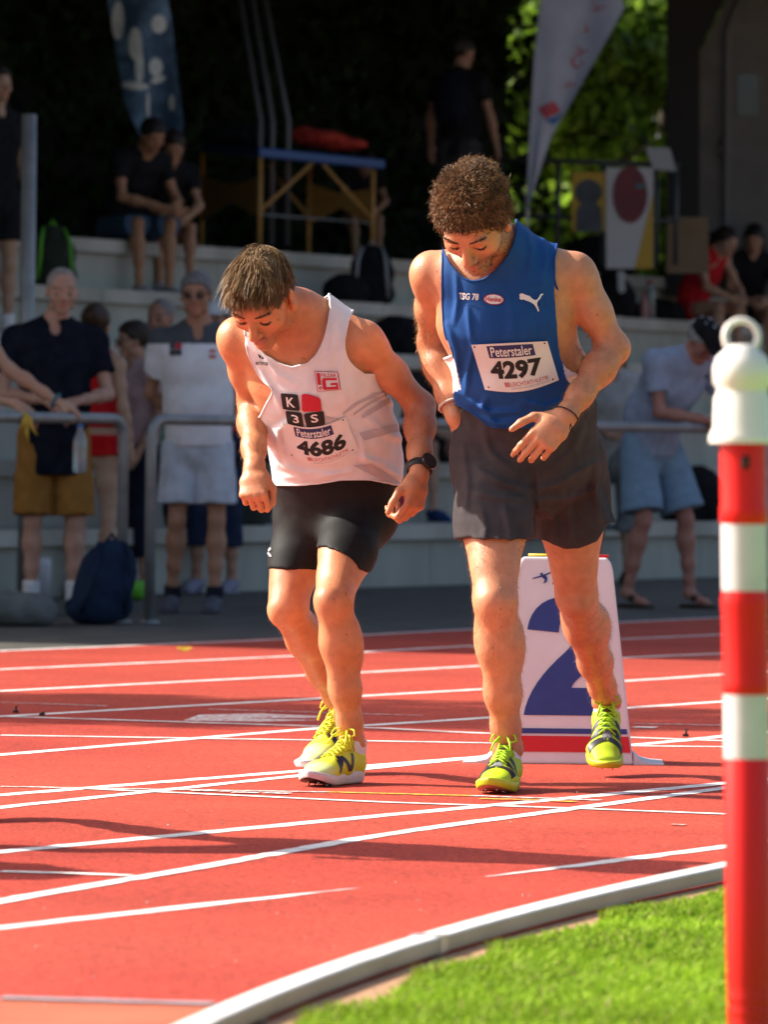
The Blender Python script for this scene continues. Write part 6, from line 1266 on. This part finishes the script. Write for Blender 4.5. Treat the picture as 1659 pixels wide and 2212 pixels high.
two = [(1129, 1539)]+bz_((1129, 1539), (1138, 1480), (1200, 1420))+bz_((1200, 1420), (1262, 1366), (1250, 1335))+bz_((1250, 1335), (1236, 1318), (1218, 1328))+bz_((1218, 1328), (1204, 1335), (1203, 1362), 5)+[(1135, 1356)]+bz_((1135, 1356), (1145, 1290), (1215, 1284))+bz_((1215, 1284), (1308, 1280), (1315, 1350))+bz_((1315, 1350), (1316, 1400), (1272, 1440))+bz_((1272, 1440), (1232, 1468), (1232, 1480))+[(1322, 1480), (1322, 1539)]
bm = bmesh.new(); 
bt = MB(); tv = [front(*mpx(x, y), .0022) for x, y in two]; bt.add(tv, [tuple(range(len(tv)))]); dg = bt.build('number', NB2, MBX)
bm = bmesh.new(); bm.from_mesh(dg.data); bmesh.ops.triangulate(bm, faces=bm.faces, ngon_method='EAR_CLIP'); bm.to_mesh(dg.data); bm.free()
mprint('blue_stripe', [[(1081, 1578), (1352, 1578), (1351, 1567), (1082, 1567)]], NB2, .0022); mprint('red_stripe', [[(1076, 1617), (1360, 1617), (1355, 1583), (1080, 1583)]], RS2, .0022)
mprint('logo_figure', [[(1145, 1246), (1170, 1238), (1190, 1230), (1190, 1232), (1171, 1242), (1146, 1248)], [(1164, 1241), (1173, 1239), (1178, 1246), (1176, 1254), (1168, 1258), (1172, 1250)], [(1161, 1237), (1164, 1234), (1168, 1235), (1168, 1239), (1164, 1240)]], NB2, .0022)
v, f = fit_text('A', 0, 0, 1, 1, .03, .2); b = MB(); b.add([front(*mpx(1188+q[0]*14, 1259-q[1]*24), .0024) for q in v], f); b.build('logo_letter', RS2, MBX)
b = MB(); b.tube([front(-.4, H2)+Vector((0, .02, .006)), front(.1, H2)+Vector((0, .02, .006))], .004, 6); o = b.build('yellow_stick', mat('yellow_plastic', (.7, .5, .02), .5)); o.parent = MBX
b = MB(); b.box(front(.41, H2)+Vector((0, .03, .004)), (.03, .04, .008)); b.build('red_clip', RS2, MBX)
# --- red and white marker post in the foreground
ZP = 8.67; sP = FP/ZP; bx0 = pt(1607, 1500, ZP); base = np.array([pt(1622, 2268, ZP)[0], ZP, 0]); topc = pt(1603, 760, ZP); leanx = (topc[0]-base[0])/topc[2]
post = empty('marker_post', tuple(base), 0, 'red and white plastic delineator post with ring top beside the grass', 'marker post')
Msh = Matrix(((1, 0, leanx), (0, 1, 0), (0, 0, 1)))
zz = lambda y: (pt(1605, y, ZP)[2])
PR = mat('red_plastic', (.74, .008, .006), .4, (.50, .012, .010), scale=7, detail=11, lo=.42, hi=.85, spec=.35, stretch=(1, 1, .25), bump=.0004, bscale=40); PW = mat('reflective_white', (.66, .62, .62), .5, (.50, .46, .45), scale=9, detail=10, lo=.45, hi=.8); PC = mat('white_cap', (.80, .78, .72), .35, (.76, .73, .66), scale=9, coat=.2)
RP = 50/sP; rp = lambda y, k=1.0: (zz(y), RP*k)
def lat_(name, prof, m): b = MB(); b.lathe([(r, z) for z, r in prof], (0, 0, 0), 40, 0, Msh); return b.build(name, m, post)
seg = [(zz(2268), RP*1.3), (zz(2255), RP*1.32)]
for y in (2240, 2212, 2184, 2156): seg += [(zz(y+9), RP*.97), (zz(y), RP*1.0), (zz(y-8), RP*.97)]
seg += [(zz(2120), RP), (zz(1640), RP), (zz(1638), RP*.98)]; lat_('tube', seg, PR)
lat_('reflector_band', [(zz(1638), RP*.985), (zz(1500), RP*.985)], PW)
lat_('tube', [(zz(1500), RP*.98), (zz(1495), RP*1.02), (zz(1478), RP*1.03), (zz(1464), RP), (zz(1330), RP), (zz(1310), RP*1.03), (zz(1296), RP*1.04), (zz(1284), RP*1.0), (zz(1276), RP*.98)], PR)
lat_('reflector_band', [(zz(1276), RP*.99), (zz(1132), RP*.99)], PW)
lat_('tube', [(zz(1132), RP*.98), (zz(1128), RP*1.04), (zz(1100), RP*1.04), (zz(1088), RP), (zz(945), RP)], PR)
lat_('cap', [(zz(958), RP*1.45), (zz(950), RP*1.48), (zz(938), RP*1.42), (zz(925), RP*1.28), (zz(860), RP*1.22), (zz(850), RP*1.10), (zz(838), RP*1.10), (zz(828), RP*1.26), (zz(795), RP*1.26), (zz(772), RP*1.1), (zz(755), RP*.72), (zz(746), RP*.60), (zz(743), .0)], PC)
b = MB(); rc = Vector((leanx*zz(730), 0, zz(728))); rr_ = 36/sP; b.tube([rc+Vector((math.cos(a)*rr_, math.sin(a)*rr_*.25, math.sin(a)*rr_)) for a in np.linspace(0, 6.283, 32, endpoint=False)], 7.5/sP, 10, closed=True); b.build('ring', PC, post)
b = MB(); b.tube([Vector((leanx*zz(985)+RP*.05, -RP*1.003, zz(1012))), Vector((leanx*zz(985)+RP*.05, -RP*1.006, zz(985)))], 9/sP, 12); b.build('slot', mat('slot_dark', (.02, .01, .01), .8), post)
b = MB(); b.lathe([(.0, .0), (.055, .0), (.055, .006), (RP*1.2, .012), (RP*1.1, .018)], (0, 0, 0), 32); b.build('base', mat('black_base', (.02, .02, .02), .7), post)
# --- massage table
DZ = DECKZ; mtY = 46.6
def P3(x, y, Y): return pt(x, y, Y)
MT0 = P3(620, 522, mtY); mt = empty('massage_table', tuple(MT0), 0, 'folding massage table with blue padded top and wooden legs', 'table')
WOODY = mat('beech_wood', (.42, .21, .045), .5, (.50, .27, .07), scale=4, stretch=(1, 1, 6)); BLUEV_ = mat('blue_vinyl', (.012, .06, .22), .4, (.015, .07, .25), scale=8)
def bar(name, a, b_, w, m, parent, off): q = MB(); a = Vector(np.array(a)-off); b_ = Vector(np.array(b_)-off); q.tube([a, b_], w, 6); return q.build(name, m, parent)
tA, tB, tC = P3(832, 345, mtY+.9), P3(560, 318, mtY-.3), P3(432, 308, mtY+2.2); tD = tC+(tA-tB)
for a_, b_, c_, d_ in (((tA+tD)/2, (tB+tC)/2, tB, tA), ((tA+tD)/2, (tB+tC)/2, tC, tD)):
    q = MB(); q.prism([Vector(v-MT0) for v in (a_, b_, c_, d_)], (0, 0, -.075), (0, 0, 0)); q.build('padded_top', BLUEV_, mt, bevel=.015)
zf = DZ+.0
def foot(x, y0, Y): t_ = P3(x, y0, Y); return t_, np.array([t_[0], t_[1], zf])
lg = [(562, 340, mtY-.25), (806, 368, mtY+.8), (668, 352, mtY+1.3), (437, 330, mtY+2.1)]; tops = []
for x, y0, Y in lg: a_, b_ = foot(x, y0, Y); tops.append((a_, b_)); bar('leg', a_, b_, .02, WOODY, mt, MT0)
for (i, j) in ((0, 1), (1, 0), (2, 3)):
    a_ = lerp(tops[i][0], tops[i][1], .55); b_ = lerp(tops[i][0], tops[j][0], .45); bar('brace', a_, b_, .015, WOODY, mt, MT0)
bar('stretcher', lerp(*tops[0], .58), lerp(*tops[1], .58), .008, GALV, mt, MT0)
for (i, j) in ((0, 3), (1, 2)):
    a_, b_ = tops[i]; c_, d_ = tops[j]; q = MB(); pts_ = [lerp(a_, b_, .2), lerp(a_, b_, .62), lerp(lerp(a_, b_, .36), lerp(c_, d_, .5), .5), lerp(c_, d_, .62), lerp(c_, d_, .2), lerp(lerp(a_, b_, .2), lerp(c_, d_, .36), .5)]
    q.prism([Vector(v-MT0) for v in pts_], (0, 0, 0), (.0, .02, 0)); q.build('end_panel', WOODY, mt)
def lump(name, c, r, m, label, cat, f=None, h=.012, group=None, M=None, sub=None, cutz=None, bump=.012, bs=14):
    n = U([Ell(np.zeros(3), r, M, .03)]+([Ell(np.array(o_), q_, None, .05) for o_, q_ in sub] if sub else [])); n = Disp(n, lambda P: bump*vnoise(P+c[0], bs)+bump*.5*vnoise(P+c[1], bs*2.3))
    if cutz is not None: n = Cut(n, (0, 0, cutz), (0, 0, -1), .01)
    R2 = max(np.max(r), max([np.max(q_)+np.linalg.norm(o_) for o_, q_ in sub], default=0) if sub else 0)+.06; V, Q = sdf_mesh(n, np.full(3, -R2), np.full(3, R2), h); o = mesh_np(name, V, Q, m); o.location = tuple(c); return tag(o, label, cat, group)
BLKF = mat('black_fabric', (.010, .010, .011), .85, (.016, .016, .018), scale=20, bump=.002, bscale=60, spec=.06); REDF = mat('red_fabric', (.42, .025, .012), .8, (.5, .04, .02), scale=14, bump=.002, bscale=60)
lump('folded_jacket', P3(690, 300, mtY+1.0), (.22, .2, .07), REDF, 'orange red jacket lying on the massage table', 'jacket', sub=[((.2, 0, -.04), (.18, .12, .05)), ((-.12, .0, .03), (.1, .1, .06))])
lump('sports_bag', P3(520, 292, mtY+1.4), (.34, .2, .1), BLKF, 'black sports bag lying on the massage table', 'bag')
# --- feather flag, banner, poles
def sheet(name, pix, Y, m, parent, org, th=.006, amp=.05, fr=2.0):
    b = MB(); n = len(pix); P_ = [pt(x, y, Y+amp*math.sin(fr*i)) - org for i, (x, y) in enumerate(pix)]; b.prism(P_, (0, 0, 0), (0, th, 0)); return b.build(name, m, parent)
FLG = mat('flag_cloth', (.50, .52, .57), .8, (.42, .44, .49), scale=5, detail=5, transl=.25, bump=.004, bscale=9); YF = 46.5
fo = np.array([pt(1138, 560, YF)[0], YF, DZ]); fl = empty('feather_flag', tuple(fo), 0, 'pale grey feather flag with red lettering on a thin pole', 'flag')
pole = [(1138, 545), (1139, 460), (1146, 300), (1156, 130), (1172, -20), (1200, -160)]; b = MB(); b.tube([pt(x, y, YF)-fo for x, y in pole], [.014, .013, .012, .011, .009, .006], 8); b.build('flag_pole', mat('pole_white', (.4, .4, .4), .4), fl)
fp = [(1140, 455), (1147, 300), (1158, 130), (1174, -20), (1205, -160), (1290, -190), (1330, -60), (1349, 18), (1338, 55), (1290, 130), (1240, 208), (1190, 300), (1158, 385)]
nu = 9; L1 = [(1140, 455), (1146, 300), (1157, 130), (1174, -20), (1205, -160)]; L2 = [(1141, 450), (1190, 298), (1275, 150), (1349, 18), (1300, -170)]
b = MB(); vs = []; NV = 24
def edge_(L, t): t *= len(L)-1; i = min(int(t), len(L)-2); return lerp(L[i], L[i+1], t-i)
for j in range(NV+1):
    a_, c_ = edge_(L1, j/NV), edge_(L2, j/NV)
    for i in range(nu): u = i/(nu-1); q = lerp(a_, c_, u); vs.append(pt(q[0], q[1], YF-.01+.05*math.sin(u*7+j*.25)*u)-fo)
for sgn, off in ((1, 0), (-1, .004)): b.add([v+np.array([0, off, 0]) for v in vs], [(j*nu+i, j*nu+i+1, (j+1)*nu+i+1, (j+1)*nu+i)[::sgn] for j in range(NV) for i in range(nu-1)], 0, True)
fc = b.build('flag_cloth', FLG, fl)
bv = BVHTree.FromPolygons([v.co+Vector(fo) for v in fc.data.vertices], [p.vertices[:] for p in fc.data.polygons])
class DecalO(Decal):
    def build(s, name, mats, parent, off=None): s.v = [v-Vector(off) for v in s.v]; return Decal.build(s, name, mats, parent)
dc = DecalO(bv); 
for i, ch in enumerate('LEICHTATHLETIK'):
    v, f = text2d(ch, 1, .02); v = v/v.max(0); dc = DecalO(bv); o0 = np.array((1203, 212))+np.array((127, -330))*i/14; dc.add(aff(v, o0, np.array((127, -330))/14*(.3 if ch == 'I' else .78), (26, 10)), f, 0, off=.008, split=30)
    if dc.f: dc.build('letter', [mat('flag_red', (.5, .03, .04), .8)], fl, fo)
dc = DecalO(bv)
for i in range(4): dc.add(np.array([(1163+i*9, 232-i*4), (1169+i*9, 230-i*4), (1186+i*8, 252-i*4), (1180+i*8, 255-i*4)]), [(0, 1, 2, 3)], 0, off=.008)
for i in range(3): dc.add(np.array([(1178+i*7, 258-i*2), (1184+i*7, 256-i*2), (1196+i*5, 262-i*6), (1204+i*4, 256-i*6), (1207+i*4, 261-i*6), (1192+i*6, 268-i*3)]), [tuple(range(6))], 1, off=.008)
dc.build('flag_emblem', [mat('flag_red', (.5, .03, .04), .8), mat('flag_blue', (.03, .12, .3), .8)], fl, fo)
YBn = 44.5; bo = np.array([pt(330, 540, YBn)[0], YBn, DZ]); bn = empty('hanging_banner', tuple(bo), 0, 'dark blue printed banner hanging in front of the ivy', 'banner')
L1 = [(228, -30), (240, 60), (268, 220), (300, 292), (345, 300)]; L2 = [(358, -30), (372, 60), (388, 200), (396, 268), (388, 306)]; b = MB(); vs = []
for j in range(NV+1):
    a_, c_ = edge_(L1, j/NV), edge_(L2, j/NV)
    for i in range(nu): u = i/(nu-1); q = lerp(a_, c_, u); vs.append(pt(q[0], q[1], YBn+.04*math.sin(u*6+j*.3))-bo)
for sgn, off in ((1, 0), (-1, .004)): b.add([v+np.array([0, off, 0]) for v in vs], [(j*nu+i, j*nu+i+1, (j+1)*nu+i+1, (j+1)*nu+i)[::sgn] for j in range(NV) for i in range(nu-1)], 0, True)
bc = b.build('banner_cloth', mat('banner_blue', (.03, .07, .13), .75, (.14, .24, .36), scale=5, detail=6, lo=.45, hi=.7), bn)
bv = BVHTree.FromPolygons([v.co+Vector(bo) for v in bc.data.vertices], [p.vertices[:] for p in bc.data.polygons]); dc = DecalO(bv)
def ellp(cx_, cy_, rx, ry, a=0, n=18): return np.array([(cx_+rx*math.cos(t)*math.cos(a)-ry*math.sin(t)*math.sin(a), cy_+rx*math.cos(t)*math.sin(a)+ry*math.sin(t)*math.cos(a)) for t in np.linspace(0, 6.283, n, endpoint=False)]), [tuple(range(n))]
for e in ((255, 45, 14, 42), (292, 95, 14, 36), (300, 140, 9, 40), (342, 52, 17, 20), (335, 145, 15, 20), (290, 185, 32, 8, .1), (340, 172, 18, 8, -.3), (318, 228, 4, 30), (372, 222, 7, 18)):
    dc = DecalO(bv); dc.add(*ellp(*e), 0, off=.008, split=14); dc.build('print', [mat('banner_white', (.62, .64, .60), .8, (.45, .5, .5), scale=9)], bn, bo)
for i, (xa, xb) in enumerate(((508, 562), (535, 588), (560, 622))):
    a_ = P3(xb, 290, 46.6+.15*i); a_[2] = DZ+.1; c_ = P3(xa, -60, 47.2); b = MB(); o_ = a_; b.tube([a_-o_, P3(xb, 262, 46.8)-o_, c_-o_], [.022]*3, 8); o = b.build('leaning_pole', mat('pole_grey', (.12, .12, .12), .5, metal=.4)); o.location = tuple(o_); tag(o, 'grey pole leaning against the ivy behind the massage table', 'pole', 'leaning poles')
# --- posters on the upper railing
YR = 47.6; ro = np.array([pt(1260, 560, YR)[0], YR, DZ]); ur = empty('upper_railing', tuple(ro), 0, 'dark steel railing on the upper step holding two posters', 'railing'); DST = mat('dark_steel', (.05, .055, .055), .5, metal=.4)
for y_, nm in ((349, 'top_bar'), (470, 'middle_bar')): b = MB(); b.tube([pt(1080, y_-5, YR)-ro, pt(1470, y_+8, YR)-ro], .02, 8); b.build(nm, DST, ur)
for x in (1082, 1206, 1305, 1420, 1462): a_ = pt(x, 350, YR)-ro; b = MB(); b.tube([a_, (a_[0], a_[1], 0)], .02, 8); b.build('upright', DST, ur)
def poster(label, pix, Y, parts):
    o_ = pt(pix[0][0], pix[0][1], Y); root = empty('poster', tuple(o_), 0, label, 'poster')
    b = MB(); b.prism([pt(x, y, Y)-o_ for x, y in pix], (0, 0, 0), (0, .01, 0)); b.build('board', parts[0], root)
    for k, (nm, poly, m) in enumerate(parts[1]): b = MB(); b.prism([pt(x, y, Y-.004*(k+1))-o_ for x, y in poly], (0, 0, 0), (0, .002, 0)); b.build(nm, m, root)
PY = mat('poster_yellow', (.42, .25, .012), .6); PD = mat('poster_dark', (.02, .025, .03), .6, (.05, .06, .07), scale=6); PWt = mat('poster_white', (.42, .42, .40), .6); PRd = mat('poster_red', (.16, .018, .02), .6, (.10, .015, .02), scale=5)
poster('yellow poster with a dark helmet shape behind the blue runner', [(1236, 500), (1310, 500), (1310, 372), (1236, 372)], YR-.06, (PY, [('print', [tuple(p) for p in ellp(1272, 415, 30, 28)[0]], PD), ('print', [(1244, 500), (1302, 500), (1300, 450), (1284, 432), (1258, 434), (1246, 455)], PD)]))
poster('white and yellow poster with a dark red shape on the railing', [(1310, 580), (1412, 580), (1412, 362), (1310, 362)], YR-.08, (PWt, [('print', [(1388, 580), (1411, 580), (1411, 420), (1372, 580)], PY), ('print', [tuple(p) for p in ellp(1362, 420, 38, 62)[0]], PRd), ('print', [tuple(p) for p in ellp(1385, 402, 12, 5)[0]], mat('poster_teal', (.03, .14, .13), .6))]))
b = MB(); o_ = pt(1430, 372, YR-.1); b.prism([pt(x, y, YR-.1)-o_ for x, y in ((1395, 318), (1448, 320), (1462, 370), (1412, 366))], (0, 0, 0), (0, .02, 0)); o = b.build('white_board', mat('board_white', (.30, .31, .30), .6)); o.location = tuple(o_); tag(o, 'small tilted white board resting on the upper railing', 'board')
b = MB(); o_ = pt(1485, 580, 48.5); b.prism([pt(x, y, 48.5)-o_ for x, y in ((1440, 590), (1532, 590), (1532, 470), (1444, 468))], (0, 0, 0), (0, .03, 0)); o = b.build('cardboard_sheet', mat('cardboard', (.17, .115, .06), .8, (.2, .14, .075), scale=5)); o.location = tuple(o_); tag(o, 'brown cardboard sheet leaning against the club building', 'cardboard')
# --- bags, bottles and small things
def backpack(name, c, s, m, label, rot=0.0, straps=None, cat='backpack', lean=0.0):
    root = empty(name, tuple(c), rot, label, cat); n = U([Ell((0, 0, .22*s), np.array((.16, .11, .22))*s, None, .05), Ell((0, -.07*s, .14*s), np.array((.12, .07, .13))*s, None, .04), Ell((0, 0, .08*s), np.array((.17, .12, .09))*s, None, .05)])
    n = Disp(n, lambda P: .010*vnoise(P, 12)+.004*vnoise(P, 30)); n = Cut(n, (0, 0, .0), (0, 0, -1), .01); V, Q = sdf_mesh(n, (-.3*s, -.3*s, -.05), (.3*s, .3*s, .5*s), .011); V[:, 0] += V[:, 2]*lean; mesh_np('bag_body', V, Q, m, root)
    for sg in (1, -1):
        b = MB(); b.tube([(sg*.07*s+.40*s*lean, -.02*s, .42*s), (sg*.10*s+.35*s*lean, -.14*s, .33*s), (sg*.11*s+.2*s*lean, -.155*s, .2*s), (sg*.12*s, -.1*s, .06*s)], .013*s, 6); b.build('strap', straps or m, root)
    b = MB(); b.tube([(-.03*s+.43*s*lean, 0, .425*s), (.42*s*lean, 0, .47*s), (.03*s+.43*s*lean, 0, .425*s)], .01*s, 6); b.build('handle', straps or m, root); return root
NAVB = mat('navy_fabric', (.010, .020, .045), .75, (.016, .03, .06), spec=.08, scale=14, bump=.002, bscale=50); GRYB = mat('grey_bag_fabric', (.10, .11, .10), .85, (.14, .15, .14), scale=12, bump=.002, bscale=50); LIMEB = mat('lime_fabric', (.12, .42, .02), .7)
backpack('backpack', gp(208, 1348), .95, NAVB, 'navy backpack standing on the asphalt against the railing leg', .3, NAVB, lean=.18)
lump('duffel_bag', gp(30, 1352)+np.array([0, .1, .07]), (.21, .16, .10), GRYB, 'crumpled grey duffel bag lying on the asphalt', 'bag', sub=[((-.16, 0, .02), (.15, .13, .09))], cutz=-.07)
q = on_t(815, 642, y=TREAD*4+.3); backpack('backpack', tl(q[0], TREAD*4+.35, RISE*5), 1.05, BLKF, 'black backpack with pale straps standing on a terrace step', TANG*0, mat('pale_strap', (.3, .3, .31), .8))
q = on_t(125, 610, y=TREAD*4+.3); bp = backpack('sports_bag', tl(q[0], TREAD*4+.35, RISE*5), 1.0, mat('dark_green_fabric', (.012, .02, .008), .8), 'black sports bag with lime green trim on a terrace step', .2, LIMEB, 'bag')
for x_, s_, lb in ((860, .9, 'black bag slumped on a middle terrace step behind the white runner'), (745, .7, 'small dark bag lying beside the black backpack on the terrace')):
    t_ = 3 if x_ == 860 else 4; q = on_t(x_, 700, y=TREAD*t_+.35); lump('dark_bag', tl(q[0], TREAD*t_+.35, RISE*(t_+1)+.13*s_), np.array((.26, .18, .2))*s_, BLKF, lb, 'bag', cutz=-.13*s_)
q = on_t(1325, 572, y=TREAD*5+.3); lump('black_bag', tl(q[0], TREAD*5+.4, RISE*6+.12), (.30, .22, .22), BLKF, 'large black bag on the upper step below the posters', 'bag', cutz=-.12, sub=[((-.15, 0, .05), (.2, .18, .16))])
q = on_t(1425, 662, y=TREAD*4+.3); lump('dark_cloth', tl(q[0], TREAD*4+.3, RISE*5+.06), (.22, .18, .13), BLKF, 'dark crumpled jacket beside the bottles on the step', 'jacket', cutz=-.06)
q = on_t(1330, 640, y=TREAD*4+.3); lump('dark_bag', tl(q[0], TREAD*4+.35, RISE*5+.13), (.22, .18, .24), BLKF, 'black bag beside the water bottles on the right of the terrace', 'bag', cutz=-.13)
q = on_t(1520, 1120, y=TREAD*0+.3); lump('black_bag', tl(q[0], TREAD*0+.4, RISE+.16), (.26, .18, .24), BLKF, 'black bag on the lowest step behind the man with the cap', 'bag', cutz=-.16)
q = on_t(540, 1135, y=TREAD*0+.3); lump('dark_bag', tl(q[0], .45, RISE+.15), (.28, .2, .24), mat('dark_olive', (.02, .024, .02), .85, (.03, .034, .03), scale=9), 'dark olive kit bag on the lowest step behind the white runner', 'bag', cutz=-.15)
q = on_t(852, 1130, y=TREAD*0+.3); lump('red_bag', tl(q[0], .4, RISE+.14), (.16, .13, .2), mat('bag_red', (.36, .008, .02), .7, (.42, .012, .03), scale=8), 'bright red bag on the lowest step behind the white runner', 'bag', cutz=-.14)
def bottle(name, c, h, r, m, label, capm, cat='bottle'):
    o = empty(name, tuple(c), 0, label, cat); b = MB(); b.lathe([(0, 0), (r*.9, 0), (r, .01), (r, h*.62), (r*.92, h*.70), (r*.42, h*.86), (r*.40, h*.92)], n=20); b.build('bottle_body', m, o)
    b = MB(); b.lathe([(r*.46, h*.92), (r*.46, h*.995), (r*.3, h), (0, h)], n=16); b.build('cap', capm, o); return o
PETM = mat('clear_plastic', (.55, .62, .62), .12, spec=.6, transm=.7); REDC = mat('red_cap', (.4, .02, .02), .5); TEAL = mat('teal_metal', (.006, .26, .22), .35, (.008, .3, .25), scale=6)
q = on_t(1393, 668, y=TREAD*4+.3); bottle('water_bottle', tl(q[0], TREAD*4+.25, RISE*5), .33, .042, PETM, 'clear plastic water bottle with red cap on the step', REDC)
q = on_t(1368, 670, y=TREAD*4+.3); bottle('drink_bottle', tl(q[0], TREAD*4+.2, RISE*5), .22, .035, mat('pink_plastic', (.4, .2, .2), .3), 'small pinkish drink bottle beside the clear bottle', REDC)
q = on_t(1487, 672, y=TREAD*4+.3); bottle('flask', tl(q[0], TREAD*4+.15, RISE*5), .30, .035, TEAL, 'teal drinking flask on the step beside the seated girl in red', TEAL, 'flask')
q = on_t(1342, 618, y=TREAD*4+.3); b = MB(); o_ = pt(1342, 585, 46.2); b.prism([pt(x, y, 46.2)-o_ for x, y in ((1335, 586), (1350, 586), (1352, 628), (1342, 634), (1336, 626))], (0, 0, 0), (0, .01, 0)); o = b.build('hanging_towel', mat('towel_pale', (.33, .34, .32), .9)); o.location = tuple(o_); tag(o, 'narrow pale cloth hanging over the upper step edge', 'cloth')
# banana peel and bottle on the left railing
rp0 = pt(58, 903, 29.35); YEL_ = mat('banana_yellow', (.55, .36, .03), .6, (.45, .26, .03), scale=30); root = empty('banana_peel', tuple(rp0), 0, 'yellow banana peel draped over the railing', 'peel')
for i, (dx, ln) in enumerate(((-.015, .06), (.0, .12), (.018, .085))):
    b = MB(); b.tube([(0, 0, .012), (dx*.7, -.035, .0), (dx*1.3, -.045, -ln*.5), (dx*2+.008*i, -.04, -ln)], [.010, .013, .011, .004], 8); b.build('peel_strip', YEL_, root)
b = MB(); b.tube([(0, 0, .012), (-.02, .0, .022), (-.045, .005, .018)], [.012, .010, .005], 8); b.build('peel_stem', YEL_, root)
rb = pt(172, 960, 29.55); bottle('plastic_bottle', rb-np.array([0, 0, .14]), .24, .034, PETM, 'clear plastic bottle held at the railing beside the clasped hands', mat('cap_blue', (.05, .12, .3), .5))
# sport shoes and lime bag lying behind the railing
lump('lime_bag', gp(288, 1296)+np.array([0, 0, .05]), (.10, .08, .07), LIMEB, 'lime green drawstring bag on the asphalt between the railings', 'bag', cutz=-.05, bump=.02)
b = MB(); b.lathe([(0, 0), (.05, 0), (.055, .2), (.05, .24), (0, .24)], n=18); o = b.build('paper_cup', mat('white_can', (.5, .5, .52), .5)); o.location = tuple(gp(88, 1296)); tag(o, 'white cylindrical can standing behind the navy polo man', 'can')
# the other runners of this start line stand just outside the picture; only their shadows reach in
for src, dx, dy, lb in ((person_b, -1.56, -2.2, 'runner in blue jersey waiting further along the start line'), (person_w, -2.1, -2.9, 'runner in white jersey standing apart behind the start line')):
    c = copy_tree(src); c.location = (dx, dy, 0); c['label'] = lb; c['group'] = 'runners waiting outside the picture'
print('props', time.time()-T0)
